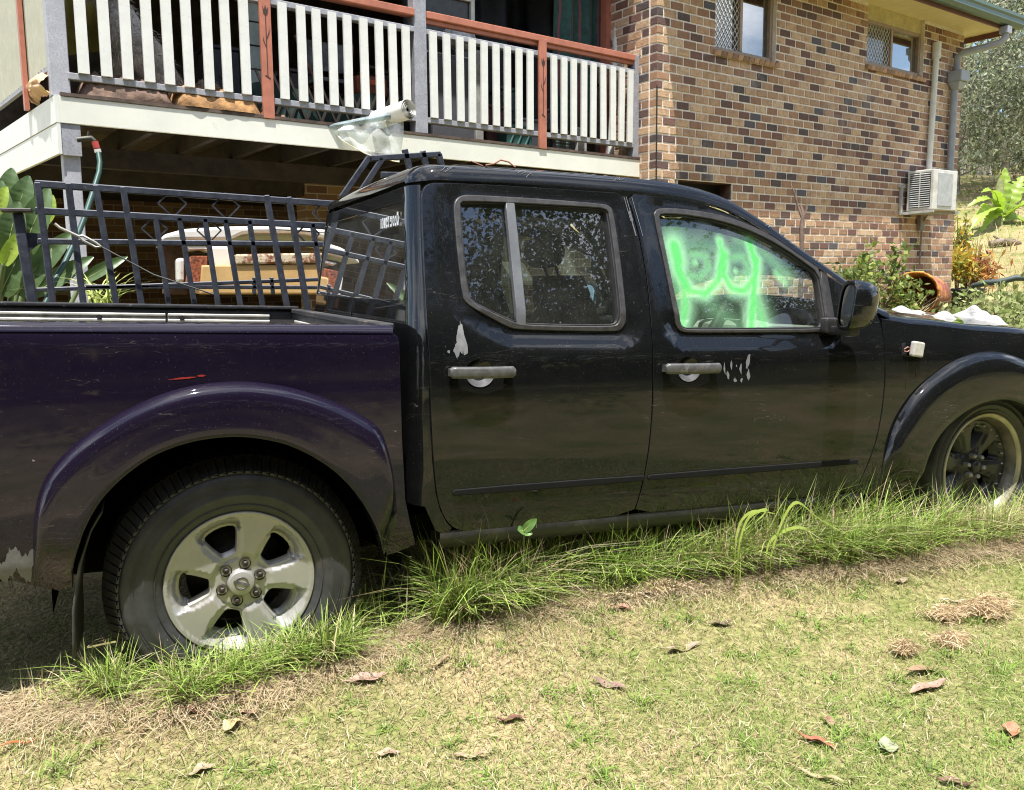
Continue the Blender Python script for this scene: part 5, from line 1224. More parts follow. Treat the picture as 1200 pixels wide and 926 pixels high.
k = MB(); k.tube([gp(64, 262, 4.70) - o_, gp(70, 267, 4.70) - o_, gp(92, 277, 4.70) - o_], .007, 8); k.build('hook', mz, SW)
k = MB()
for dz in (-.012, .012): k.tube([gp(92, 277, 4.70) - o_, gp(97, 279, 4.70) - o_ + Vector((0, 0, dz)), gp(112, 287, 4.70) - o_ + Vector((0, 0, dz)), gp(118, 289, 4.70) - o_], .006, 6)
k.build('body', mz, SW)
k = MB(); k.tube([gp(118, 289, 4.70) - o_, gp(180, 322, 4.70) - o_, gp(250, 345, 4.72) - o_], .004, 6); k.build('wire', mat('old_wire', (.08, .08, .075), .6), SW)
# frames lying lower behind the gate
FR = empty('steel_bed_base', gp(230, 335, 4.95), label='black steel bed base lying low behind the gate panel', cat='bed base'); o_ = Vector(FR.location)
for a, b in (((38, 340), (385, 327)), ((100, 336), (390, 337)), ((298, 325), (298, 345)), ((318, 325), (320, 345))): gbar('bar', a, b, .022, .022, 4.95, FR, o_)
G2 = empty('small_steel_gate', gp(460, 215, 5.15), label='short black steel gate propped behind the cab roof', cat='gate'); o_ = Vector(G2.location)
for a, b in (((400, 232), (433, 184)), ((418, 232), (448, 186)), ((432, 186), (516, 181)), ((474, 175), (486, 222)), ((495, 177), (506, 222)), ((514, 180), (524, 222)), ((446, 205), (520, 206))): gbar('bar', a, b, .034, .034, 5.15, G2, o_)

# ================================================================== UNDER THE DECK
OC = empty('car_shell', on_y(290, 330, 6.2), label='stripped white car body shell rusting in the dark under the deck', cat='car shell'); o_ = Vector(OC.location)
M_OW = mat('chalky_white', (.62, .61, .56), .5, var=.06, dirt=((.22, .12, .06), 9, .60, .72))
def flatpart(name, px_, m, parent, o_, Y, dep, bev=.02):
    k = MB(); q = [on_y(u, v, Y) - o_ for u, v in px_]; k.prism([(p.x, p.z) for p in q], q[0].y, q[0].y + dep); return k.build(name, m, parent, bev=bev, segs=2)
flatpart('roof', [(186, 283), (192, 275), (215, 268.5), (262, 265.5), (310, 265), (352, 266.5), (400, 271), (420, 276), (420, 286), (385, 281), (370, 276), (348, 272.5), (300, 272.5), (284, 274.5), (272, 280), (262, 281), (210, 281)], M_OW, OC, o_, 6.2, 1.2)
flatpart('door_pillar', [(244, 288), (268, 288), (273, 300), (272, 316), (264, 323), (253, 321), (249, 308)], M_OW, OC, o_, 6.21, .10)
flatpart('quarter_panel', [(216, 289), (246, 289), (246, 296), (236, 292.5), (222, 294)], M_OW, OC, o_, 6.22, .25)
flatpart('sill_panel', [(206, 303), (216, 302), (216, 331), (207, 331)], M_OW, OC, o_, 6.215, .2)
flatpart('inner_panel', [(190, 285), (218, 285), (220, 345), (190, 345)], mat('rusty_inner', (.10, .05, .035), .9, var=.4), OC, o_, 6.6, .02)
for (u, v) in ((255, 318), (263, 319)):
    k = MB(); c = on_y(u, v, 6.205) - o_; k.tube([c - Vector((0, .006, 0)), c + Vector((0, .01, 0))], .010, 8); k.build('bolt_hole', M_ROOM, OC)
CH = empty('rusty_chest', on_y(330, 335, 6.0), label='tan painted steel chest with a rust-eaten top edge under the deck', cat='chest'); o_ = Vector(CH.location)
M_TAN = mat('tan_paint', (.52, .33, .13), .55, var=.08)
M_TANR = mat('tan_rust', (.60, .50, .34), .6, var=.1, dirt=((.20, .06, .025), 22, .46, .56))
flatpart('body', [(236, 311), (400, 309), (402, 345), (234, 345)], M_TAN, CH, o_, 6.0, .5, .012)
flatpart('lid', [(276, 298), (402, 296), (402, 308), (276, 310)], M_TANR, CH, o_, 5.985, .5, .012)
flatpart('mesh_end', [(224, 300), (243, 300), (243, 331), (219, 331)], mat('rust_mesh', (.28, .075, .03), .9, var=.5, scale=60), CH, o_, 6.02, .3, .005)

# ================================================================== ON THE DECK
def dw(x, y, z): return DM @ Vector((x, y, z))
def dthing(name, x, y, z, **tg):
    o = empty(name, dw(x, y, z), **tg); o.rotation_euler = (0, DT, HA); return o
# --- quilts along the edge
def lumpy(name, x0, x1, y, h, m, label, seed, cat='quilt', w=.17, z=.024):
    T = dthing(name, (x0 + x1) / 2, y, z, label=label, cat=cat); r = random.Random(seed); k = MB(); L_ = x1 - x0
    def f(a, c):
        t = math.pi * c; s_ = math.sin(math.pi * min(1, a * 7, (1 - a) * 7) / 2); n = mnoise.noise(Vector((a * L_ * 9 + seed, c * 4, 0))) ; n2 = mnoise.noise(Vector((a * L_ * 24 + seed, c * 9, 3)))
        n3 = 1 - abs(mnoise.noise(Vector((a * L_ * 14 + seed, c * 7 + a * 9, 8)))) * 2.2
        hh = h * s_ * (1 + .35 * n + .18 * n2 + .22 * n3)
        return Vector((-L_ / 2 + a * L_, -w * math.cos(t) * (.8 + .3 * s_) + .02 * n, max(0, hh * math.sin(t)) + .001))
    k.grid(f, 140, 26); k.build('fabric', m, T, fixn=False); return T
M_Q1 = mat('brown_quilt', (.19, .12, .085), .9, var=.35, scale=9, bump=.01, bscale=22); M_Q2 = mat('ochre_quilt', (.36, .19, .07), .85, var=.35, scale=8, bump=.01, bscale=26)
lumpy('quilt', dk(86, 100)[0] + .03, dk(205, 100)[0], .16, .15, M_Q1, 'crumpled brown quilt on the deck edge behind the corner post', 5)
lumpy('quilt', dk(202, 110)[0], dk(308, 115)[0], .15, .15, M_Q2, 'crumpled ochre quilt on the deck edge beside the orange upright', 9)
lumpy('rag', dk(312, 125)[0], dk(345, 128)[0], .2, .06, M_Q1, 'small brown rag on the deck right of the left orange upright', 12, 'rag', .08)
T = empty('rolled_cloth', dw(*(side(.12, .08)))); tag(T, 'pink and yellow cloth stuffed under the corrugated sheet at the deck corner', 'cloth'); T.rotation_euler = (0, 0, HA)
k = MB(); k.grid(lambda a, c: Vector((-.07 * math.sin(c * 3.14) * (1 + .4 * mnoise.noise(Vector((a * 7, c * 5, 1)))) - .03 * math.sin(a * 3.14), -.06 + .62 * a, -.075 + .05 * math.sin(a * 2.5) + .15 * c + .02 * mnoise.noise(Vector((a * 9, c * 6, 4))))), 30, 12); k.build('fabric', mat('yellow_cloth', (.62, .45, .20), .9, var=.1, col2=(.50, .27, .20), scale=3, bump=.008, bscale=25), T, fixn=False)
# --- dog
def skin_body(name, pts, edges, m, parent, sub=2):
    me = bpy.data.meshes.new(name); me.from_pydata([p[:3] for p in pts], edges, []); o = bpy.data.objects.new(name, me); COL.objects.link(o); o.parent = parent
    md = o.modifiers.new('skin', 'SKIN'); md.use_smooth_shade = True; sv = me.skin_vertices[0].data
    for i, p in enumerate(pts): sv[i].radius = (p[3], p[3] * (p[4] if len(p) > 4 else 1))
    sv[0].use_root = True; s2 = o.modifiers.new('sub', 'SUBSURF'); s2.levels = s2.render_levels = sub
    dg = bpy.context.evaluated_depsgraph_get(); ev = o.evaluated_get(dg); m2 = bpy.data.meshes.new_from_object(ev); o.modifiers.clear(); o.data = m2; m2.materials.clear(); m2.materials.append(m); m2.polygons.foreach_set('use_smooth', [True] * len(m2.polygons)); return o
xd = dk(165, 60, .75)[0]
DOG = dthing('dog', xd, .75, .024, label='large shaggy pale grey dog sitting behind the deck slats, facing left', cat='dog')
M_FUR = mat('grey_fur', (.62, .57, .50), .95, var=.35, scale=5, bump=.02, bscale=60)
body = [(.16, 0, .20, .19, 1.0), (.07, 0, .38, .19, 1.0), (-.05, 0, .56, .17, 1.05), (-.13, 0, .72, .13, 1), (-.17, 0, .86, .105, 1), (-.23, 0, .94, .105, 1), (-.34, 0, .91, .065, 1), (-.42, 0, .89, .045, 1),
        (-.15, -.10, .46, .075, 1), (-.18, -.10, .24, .055, 1), (-.17, -.10, .06, .045, 1), (-.25, -.10, .03, .04, 1), (-.15, .10, .46, .075, 1), (-.18, .10, .24, .055, 1), (-.17, .10, .06, .045, 1), (-.25, .10, .03, .04, 1),
        (.10, -.16, .17, .12, 1), (-.02, -.18, .12, .07, 1), (.04, -.18, .035, .04, 1), (-.10, -.19, .03, .04, 1), (.10, .16, .17, .12, 1), (-.02, .18, .12, .07, 1), (.04, .18, .035, .04, 1), (-.10, .19, .03, .04, 1), (.34, .0, .12, .06, 1), (.46, -.05, .24, .075, 1), (.50, -.05, .36, .05, 1)]
edg = [(0, 1), (1, 2), (2, 3), (3, 4), (4, 5), (5, 6), (6, 7), (2, 8), (8, 9), (9, 10), (10, 11), (2, 12), (12, 13), (13, 14), (14, 15), (0, 16), (16, 17), (17, 18), (18, 19), (0, 20), (20, 21), (21, 22), (22, 23), (0, 24), (24, 25), (25, 26)]
bo = skin_body('body', body, edg, M_FUR, DOG)
k = MB()
for s_ in (-1, 1): k.grid(lambda a, c: Vector((-.20 + .05 * a, s_ * (.085 + .05 * a), .99 - .16 * a + .02 * math.sin(c * 3.14))) + Vector((.035 * (c - .5) * (1 - a * .7), 0, 0)), 6, 5)
k.build('ear', M_FUR, DOG, fixn=False)
k = MB(); k.grid(lambda a, c: Vector((-.455, 0, .90)) + Vector((math.cos(a * 6.283) * math.sin(c * 3.14159), math.sin(a * 6.283) * math.sin(c * 3.14159), math.cos(c * 3.14159))) * .022, 10, 8); k.build('nose', M_ROOM, DOG)
for s_ in (-1, 1):
    k = MB(); k.grid(lambda a, c: Vector((-.305, s_ * .062, .955)) + Vector((math.cos(a * 6.283) * math.sin(c * 3.14159), math.sin(a * 6.283) * math.sin(c * 3.14159), math.cos(c * 3.14159))) * .014, 8, 6); k.build('eye', M_ROOM, DOG)
# fur strands over the body
vb = np.array([v.co[:] for v in bo.data.vertices]); nb = np.array([v.normal[:] for v in bo.data.vertices])
idx = RNG.integers(0, len(vb), 9000); B0 = vb[idx] + RNG.normal(0, .012, (9000, 3)); Nn = nb[idx]; Ln = RNG.uniform(.03, .07, 9000)[:, None]
dirs = Nn * .55 + np.array([.15, 0, -.8]) + RNG.normal(0, .25, (9000, 3)); dirs /= np.linalg.norm(dirs, axis=1)[:, None]; sdv = np.cross(dirs, RNG.normal(size=(9000, 3))); sdv /= np.linalg.norm(sdv, axis=1)[:, None]
Vf = np.stack([B0 - sdv * .004, B0 + sdv * .004, B0 + dirs * Ln], 1).reshape(-1, 3); Ff = np.arange(27000).reshape(-1, 3)
cf = np.repeat(np.where(RNG.random((9000, 1)) < .5, [[.72, .67, .58]], [[.42, .37, .31]]) * RNG.uniform(.7, 1.2, (9000, 1)), 3, axis=0)
link('coat', np_mesh('coat', Vf, Ff, cf), mat_attr('fur_strand', .9, .1, .2), DOG, kind='stuff')
# --- the plastic roll poking through the rails
PR = dthing('plastic_roll', dk(440, 150)[0], -.1, .1, label='roll of clear plastic sheeting hanging out over the deck edge', cat='plastic roll')
q = lambda u, v, y: Vector((dk(u, v, y)[0] - dk(440, 150)[0], y + .1, dk(u, v, y)[1] - .1))
M_PLA = mat_glass('cloudy_plastic', (.80, .83, .80), .6, .25, .36, (.66, .68, .64)); M_TUBE = mat('white_roll', (.72, .71, .66), .5, var=.08)
k = MB(); a, b = q(436, 143, .04), q(479, 128, -.42); k.tube([a, b], .074, 24, cap=False); k.build('rolled_end', M_TUBE, PR, fixn=False)
for r_ in (.060, .046, .030):
    k = MB(); k.tube([a, b + (b - a).normalized() * .004], r_, 18, cap=False); k.build('inner_turn', M_TUBE, PR, fixn=False)
k = MB(); k.tube([a, a + (b - a) * .97], .012, 10); k.build('core', M_DARK, PR)
k = MB(); tp_ = [q(380, 151, .02), q(405, 143, -.04), q(430, 139, -.14), q(455, 135, -.24), q(474, 131, -.33)]; bt_ = [q(388, 153, .0), q(402, 166, -.06), q(428, 180, -.16), q(452, 187, -.25), q(468, 190, -.32)]
def fan(a, c):
    i = min(3, int(a * 4)); f_ = a * 4 - i; t_ = tp_[i].lerp(tp_[i + 1], f_); b__ = bt_[i].lerp(bt_[i + 1], f_); p = t_.lerp(b__, c); n = mnoise.noise(Vector((a * 6, c * 3, 2))); p.y += .025 * n + .02 * math.sin(c * 3.1) * math.sin(a * 17); return p
k.grid(fan, 40, 16); k.build('hanging_sheet', M_PLA, PR, fixn=False)
k = MB(); k.tube([fan(i / 30, 1.0) for i in range(31)], .004, 5); k.build('sheet_hem', mat('yellowed_hem', (.62, .55, .34), .5), PR)
k = MB(); k.grid(lambda a, c: q(378 + 90 * a, 151 - 16 * a, .02 - .33 * a) + Vector((0, -.03 * math.sin(c * 3.14), (.035 + .03 * a) * (c - .35))), 30, 8); k.build('folded_sheet', mat_glass('blue_plastic', (.55, .66, .68), .8, .2, .3, (.45, .56, .58)), PR, fixn=False)
# --- hanging green cloth
T = dthing('green_drape', dk(690, 60, .45)[0], .45, .3, label='dark green cloth with red stripes draped above the deck rail', cat='cloth')
m_g = mat('green_cloth', (.028, .085, .072), .9, var=.25, scale=12); tt = m_g.node_tree; wv = _n(tt, 'ShaderNodeTexWave', wave_type='BANDS', bands_direction='X'); wv.inputs['Scale'].default_value = 2.2; wv.inputs['Distortion'].default_value = 1.5
tc_ = _n(tt, 'ShaderNodeTexCoord'); tt.links.new(tc_.outputs['Object'], wv.inputs['Vector']); r_ = _n(tt, 'ShaderNodeMapRange'); r_.inputs[1].default_value = .93; r_.inputs[2].default_value = .97; r_.inputs[4].default_value = .6; tt.links.new(wv.outputs['Fac'], r_.inputs[0])
bs_ = tt.nodes['Principled BSDF'].inputs['Base Color']; old = bs_.links[0].from_socket; mx = _n(tt, 'ShaderNodeMix', data_type='RGBA'); mx.inputs['B'].default_value = (.32, .07, .09, 1); tt.links.new(old, mx.inputs['A']); tt.links.new(r_.outputs[0], mx.inputs['Factor']); tt.links.new(mx.outputs['Result'], bs_)
k = MB(); k.grid(lambda a, c: Vector((-.50 + .92 * a + .06 * c * (1 - a), .05 * math.sin(a * 20) * (1.2 - c * .5) + .10 * a, (1.75 - .15 * a) * c + .25 * (a - .5) ** 2 * (1 - c))), 60, 14); k.build('fabric', m_g, T, fixn=False)
# --- boxes, boards, pipes stored on the deck
def dbox(name, px0, px1, y, dep, m, label, cat, z0=None, h=None, parts=None, bev=.006):
    (x0, za), (x1, zb_) = dk(*px0, y), dk(*px1, y); zlo = .024 if z0 is None else z0; hh = (max(za, zb_) - zlo) if h is None else h
    T = dthing(name, (x0 + x1) / 2, y, zlo, label=label, cat=cat); k = MB(); k.box((0, dep / 2, hh / 2), (x1 - x0, dep, hh)); k.build('box', m, T, bev=bev)
    return T, x1 - x0, hh
T, w_, h_ = dbox('cupboard', (502, 60), (557, 70), .35, .35, mat('charcoal_board', (.07, .07, .08), .6, var=.2), 'dark grey cupboard standing behind the slats by the middle post', 'cupboard')
k = MB(); k.box((0, -.012, h_ * .5), (w_ * .9, .012, h_ * .88)); k.build('door', mat('charcoal_door', (.085, .085, .095), .55), T, bev=.004)
k = MB(); k.box((w_ * .36, -.026, h_ * .6), (.018, .02, .10)); k.build('handle', M_STEEL, T)
T, w_, h_ = dbox('weathered_upright', (557, 60), (566, 60), .30, .06, mat('bleached_timber', (.33, .32, .29), .8, var=.25), 'bleached timber upright beside the grey cupboard on the deck', 'timber')
T, w_, h_ = dbox('green_crate', (594, 155), (624, 160), .40, .3, mat('green_plastic', (.045, .13, .11), .5), 'green plastic crate low behind the right-hand slats', 'crate', h=.26)
for sx in (-.3, 0, .3):
    k = MB(); k.bar((sx * w_ - .05, -.006, .03), (sx * w_ + .05, -.006, .24), .010, .012, (0, 1, 0)); k.build('rib', mat('green_rib', (.10, .22, .19), .5), T)
T, w_, h_ = dbox('white_tub', (612, 150), (640, 160), .62, .3, mat('white_tub', (.45, .46, .46), .5), 'white plastic tub behind the right orange upright', 'tub', h=.36)
k = MB(); k.box((0, .15, h_ + .012), (w_ + .03, .33, .024)); k.build('lid', mat('grey_lid', (.3, .31, .32), .5), T, bev=.004)
T, w_, h_ = dbox('black_case', (647, 160), (670, 172), .10, .14, mat('black_case', (.018, .02, .024), .5), 'small black case with pale lettering right of the orange upright', 'case', h=.20)
k = MB(); rs = random.Random(5)
for r_ in range(4):
    x_ = -w_ * .38
    while x_ < w_ * .36:
        l_ = rs.uniform(.008, .03); k.add([(x_, -.002, .14 - r_ * .03), (x_ + l_, -.002, .14 - r_ * .03), (x_ + l_, -.002, .152 - r_ * .03), (x_, -.002, .152 - r_ * .03)], [(0, 1, 2, 3)]); x_ += l_ + .008
k.build('lettering', mat('case_print', (.12, .2, .2), .6), T, fixn=False)
T, w_, h_ = dbox('paper_sack', (676, 160), (690, 172), .14, .12, mat('sack_grey', (.42, .42, .40), .8, var=.25), 'crumpled grey sack standing behind the right-hand slats', 'sack', h=.24, bev=.03)
k = MB(); k.box((0, .06, .25), (w_ * .8, .05, .03)); k.build('folded_top', mat('sack_grey', (.42, .42, .40)), T, bev=.008)
T = dthing('white_pipe', dk(722, 80, .30)[0], .30, .024, label='tall white plastic pipe leaning at the brick end of the deck', cat='pipe')
k = MB(); k.tube([(-.07, 0, 0), (.05, .05, 1.30)], .036, 14); k.build('tube', M_WP, T); k = MB(); k.tube([(.045, .05, 1.18), (.055, .05, 1.34)], .043, 14); k.build('socket', M_WP, T)
T = dthing('dowel', dk(712, 80, .4)[0], .4, .024, label='thin grey rod leaning beside the tall white pipe', cat='rod'); k = MB(); k.tube([(0, 0, 0), (.03, .05, 1.5)], .010, 8); k.build('rod', M_GP, T); k = MB(); k.tube([(.028, .048, 1.44), (.031, .051, 1.52)], .014, 8); k.build('ferrule', M_STEEL, T)
for i, (u, lab) in enumerate(((700, 'brown timber length standing behind the slats left of the pipes'), (733, 'brown timber length nearest the brick wall on the deck'))):
    T = dthing('timber_length', dk(u, 120, .5)[0], .5, .024, label=lab, cat='timber'); k = MB(); k.bar((0, 0, 0), (.04, .06, 1.15), .05, .03); k.build('plank', M_BOARD, T); k = MB(); k.bar((.03, .0, .8), (.036, .02, .95), .055, .034); k.build('tape', M_Q1, T)
# shelf with a bag and glass behind the upper right rail
T = dthing('window_sash', dk(530, 30, .6)[0], .6, .86, label='old white window sash propped above the cupboard on the deck', cat='window')
k = MB(); k.bar((-.42, 0, .0), (.24, 0, .0), .04, .04); k.bar((-.42, 0, .55), (.24, 0, .55), .04, .04); k.bar((-.40, 0, .02), (-.40, 0, .53), .04, .04, (0, 1, 0)); k.bar((.22, 0, .02), (.22, 0, .53), .04, .04, (0, 1, 0)); k.build('frame', M_WP, T)
k = MB(); k.add([(-.4, .01, 0), (.22, .01, 0), (.22, .01, .55), (-.4, .01, .55)], [(0, 1, 2, 3)]); k.build('pane', mat('shade_pane', (.04, .045, .04), .35, var=.4), T, fixn=False)  # coloured dark in place of clear glass, standing in for the shade behind
T = dthing('plastic_bag', dk(540, 36, .45)[0], .45, .885, label='bunched clear plastic bag on top of the grey cupboard', cat='bag'); k = MB()
k.grid(lambda a, c: Vector((math.cos(a * 6.283) * math.sin(c * 3.14159) * .16, math.sin(a * 6.283) * math.sin(c * 3.14159) * .10, .10 + .10 * math.cos(c * 3.14159))) * (1 + .35 * mnoise.noise(Vector((math.cos(a * 6.283) * 2.2, math.sin(a * 6.283) * 2.2, c * 4)))), 28, 16); k.build('film', mat('bag_film', (.42, .41, .37), .35, var=.3, scale=14), T, fixn=False); k = MB(); k.tube([(.02, 0, .19), (.05, 0, .25), (.03, 0, .28)], [.03, .012, .03], 8); k.build('tied_neck', mat('bag_film', (.4, .4, .4)), T)
T = dthing('shade_backdrop', dk(590, 60, 1.1)[0], 1.1, .03, label='dark backdrop added across the back of the right bay to stand in for shade', cat='tarpaulin')  # added dark sheet, deepens the shade behind the right-hand slats
k = MB(); k.grid(lambda a, c: Vector((-1.15 + 2.5 * a, .07 * math.sin(a * 23) + .04 * math.sin(a * 51) + .1 * c, (2.1 + .1 * math.sin(a * 9)) * c)), 90, 10); k.build('fabric', mat('shade_backdrop_dark', (.018, .022, .026), .6, var=.4, scale=5), T, fixn=False); k = MB(); k.tube([(-1.2, .1, 2.14), (1.4, .1, 2.14)], .008, 6); k.build('rope', M_Q1, T)
for i, (u0, u1, hh_, yy, col, lab) in enumerate(((570, 590, .42, .55, (.10, .035, .03), 'maroon carton behind the slats right of the grey cupboard'), (588, 606, .66, .75, (.05, .08, .07), 'dark green bin behind the middle of the right bay'), (655, 676, .50, .55, (.30, .30, .31), 'grey plastic tub stack behind the slats right of the orange upright'), (684, 698, .36, .6, (.12, .08, .05), 'brown wooden box near the brick end of the deck'), (120, 140, .30, 1.3, (.08, .07, .06), 'dark box behind the dog on the deck'), (340, 372, .62, 1.1, (.06, .045, .04), 'dark brown cabinet behind the slats right of the left orange upright'), (246, 282, .75, 1.2, (.03, .03, .035), 'black storage box behind the slats left of the left orange upright'), (448, 478, .70, 1.0, (.05, .03, .028), 'dark red-brown locker behind the slats left of the middle post'))):
    x0_, x1_ = dk(u0, 100, yy)[0], dk(u1, 100, yy)[0]; T = dthing('storage_box', (x0_ + x1_) / 2, yy, .024, label=lab, cat='box', group='boxes stored on the deck'); w_ = x1_ - x0_; mm_ = mat('stored_%d' % i, col, .7, var=.3, scale=7); k = MB(); k.box((0, .15, hh_ / 2), (w_, .3, hh_)); k.build('body', mm_, T, bev=.01); k = MB(); k.box((0, .15, hh_ + .015), (w_ + .03, .33, .03)); k.build('lid', mm_, T, bev=.006); k = MB(); k.box((0, -.008, hh_ * .7), (.09, .014, .02)); k.build('handle', M_STEEL, T)
# garden chair and tool in the left bay
T = dthing('folding_chair', dk(395, 80, .9)[0], .9, .024, label='rusty folded garden chair behind the slats left of the plastic roll', cat='chair'); M_RST = mat('rusty_tube', (.16, .07, .045), .7, var=.4, scale=20)
for s_ in (-.28, .28):
    k = MB(); k.tube([(s_, 0, 0), (s_ * .6, .1, .55), (s_, .25, .95)], .016, 8); k.build('leg', M_RST, T); k = MB(); k.tube([(-s_, .02, 0), (s_ * .8, .08, .5)], .016, 8); k.build('leg', M_RST, T)
k = MB(); k.box((0, .06, .52), (.5, .40, .03)); k.build('seat', mat('faded_canvas', (.16, .16, .15), .9, var=.3), T); k = MB(); k.box((0, .22, .80), (.5, .02, .25)); k.build('backrest', mat('faded_canvas', (.2, .2, .2)), T)
T = dthing('leaf_blower', dk(432, 85, .6)[0], .6, .38, label='red and black power tool hanging behind the slats above the roll', cat='power tool')
k = MB(); k.box((0, 0, .10), (.30, .16, .18)); k.build('housing', mat('tool_red', (.22, .045, .02), .5), T, bev=.05, segs=3); k = MB(); k.tube([(-.10, -.02, .2), (-.04, -.02, .27), (.08, -.02, .27), (.13, -.02, .2)], .018, 8); k.build('handle', M_PLAS, T); k = MB(); k.box((.01, -.082, .13), (.12, .006, .04)); k.build('badge', mat('tool_orange', (.6, .12, .03), .5), T)
k = MB(); k.tube([(.12, 0, .08), (.34, 0, .02)], [.06, .04], 12); k.build('nozzle', M_PLAS, T); k = MB(); k.bar((0, .05, -.36), (0, .05, .04), .05, .05, (0, 1, 0)); k.build('stand', M_PLAS, T)
# green tarpaulin heaps and lattice low in the left bay
T = dthing('lattice_panel', dk(370, 125, .35)[0], .35, .024, label='dark lattice panel with green tarpaulin behind the lower left rail', cat='lattice')
k = MB(); k.grid(lambda a, c: Vector((-.55 + 1.2 * a, .05 + .05 * math.sin(a * 13), .30 * c * (1 + .2 * math.sin(a * 9)))), 30, 5); k.build('tarpaulin', mat('tarp_green', (.03, .085, .07), .7, var=.3), T, fixn=False)
for i in range(9):
    k = MB(); k.bar((-.5 + i * .13, .0, 0), (-.32 + i * .13, .0, .42), .018, .012, (0, 1, 0)); k.build('lath', M_DKT, T)
    k = MB(); k.bar((-.32 + i * .13, -.012, 0), (-.5 + i * .13, -.012, .42), .018, .012, (0, 1, 0)); k.build('lath', M_DKT, T)
T = dthing('screen_door', dk(296, 60, 1.2)[0], 1.2, .024, label='pale green slatted screen seen left of the left orange upright', cat='screen')
for i in range(9): k = MB(); k.box((0, 0, .12 + i * .2), (.20, .02, .185)); k.build('panel', mat('pale_green_panel', (.36, .40, .34), .7), T)
T = dthing('yellow_sheet', dk(112, 40, 1.0)[0], 1.0, .5, label='yellow-green sheet hanging at the left end of the deck', cat='sheet'); k = MB(); k.grid(lambda a, c: Vector((-.22 + .44 * a, .02 * math.sin(a * 18), .12 * a + 1.1 * c)), 20, 4); k.build('fabric', mat('mustard_cloth', (.34, .27, .05), .9), T, fixn=False); k = MB(); k.tube([(-.25, 0, 1.12), (.25, 0, 1.22)], .012, 8); k.build('rod', M_STEEL, T)
# ================================================================== TAP AND HOSE AT THE POST
HS = empty('garden_hose', on_y(97, 163, 6.45), label='green garden hose with red connector hanging from a brass tap', cat='hose'); o_ = Vector(HS.location); hp = lambda u, v, Y=6.45: on_y(u, v, Y) - o_
k = MB(); k.tube([hp(90, 164), hp(97, 163), hp(107, 162), hp(111, 166)], .018, 10); k.tube([hp(103, 162), hp(104, 154)], .008, 8); k.build('tap', mat('tarnished_brass', (.06, .06, .045), .5, metal=.5), HS)
k = MB(); k.tube([hp(111, 166), hp(113.5, 174)], .022, 12); k.build('connector', mat('red_plastic', (.40, .05, .04), .5), HS)
k = MB(); k.tube([hp(114, 175), hp(115, 179)], .022, 12); k.build('collar', mat('pale_plastic', (.6, .55, .5), .5), HS)
pts = [(115, 178), (117, 190), (116, 202), (112, 215), (108, 228), (104, 240), (98, 258), (90, 278), (82, 295), (75, 310), (66, 325), (58, 345), (50, 362), (45, 385)]
k = MB(); k.tube([hp(u, v, 6.45 - .75 * i / 13) for i, (u, v) in enumerate(pts)], .017, 10); k.build('tube', mat('green_hose', (.010, .050, .038), .5), HS)
# ================================================================== ON THE TRUCK
T = empty('crumpled_sheet', on_y(1070, 372, 3.1), label='crumpled white sheet lying on the rear of the bonnet by the windscreen', cat='sheet')
M_SHT = mat('white_sheet', (.40, .395, .38), .8, var=.08, bump=.01, bscale=30)
def crumple(T, px, Y, w, d, h, seed):
    c = on_y(*px, Y); k = MB(); o_ = Vector(T.location)
    def f(a, b_):
        e = math.sin(math.pi * a) ** .5 * math.sin(math.pi * b_) ** .5; p = Vector(((a - .5) * w * (1 + .2 * mnoise.noise(Vector((b_ * 5, seed, 0)))), (b_ - .5) * d * (1 + .25 * mnoise.noise(Vector((a * 5, seed, 7))))))
        z = h * e * (.5 + 1.0 * abs(mnoise.noise(Vector((a * 3.5, b_ * 3, seed)))) + .35 * abs(mnoise.noise(Vector((a * 8, b_ * 7, seed))))); return c - o_ + Vector((p.x, p.y, z - .03 + .02 * b_))
    k.grid(f, 50, 36); k.build('fabric', M_SHT, T, fixn=False)
crumple(T, (1070, 379), 2.95, .32, .55, .10, 3)
T = empty('crumpled_sheet', on_y(1120, 380, 3.0), label='crumpled white sheet further forward on the bonnet', cat='sheet'); crumple(T, (1118, 386), 2.92, .38, .55, .115, 8)
T = empty('roof_twig', TRUCK.matrix_basis @ top_pt(.86, .03), label='curled brown twig lying on the cab roof edge', cat='twig')
k = MB(); k.tube([(-.05, 0, .006), (-.02, 0, .012), (.01, .01, .028), (.04, .01, .022), (.06, 0, .004)], .003, 5); k.build('stem', mat('twig_brown', (.30, .13, .08), .8), T); k = MB(); k.tube([(-.10, .01, .02), (-.06, .0, .004)], .002, 5); k.build('offshoot', mat('twig_brown', (.3, .13, .08)), T)
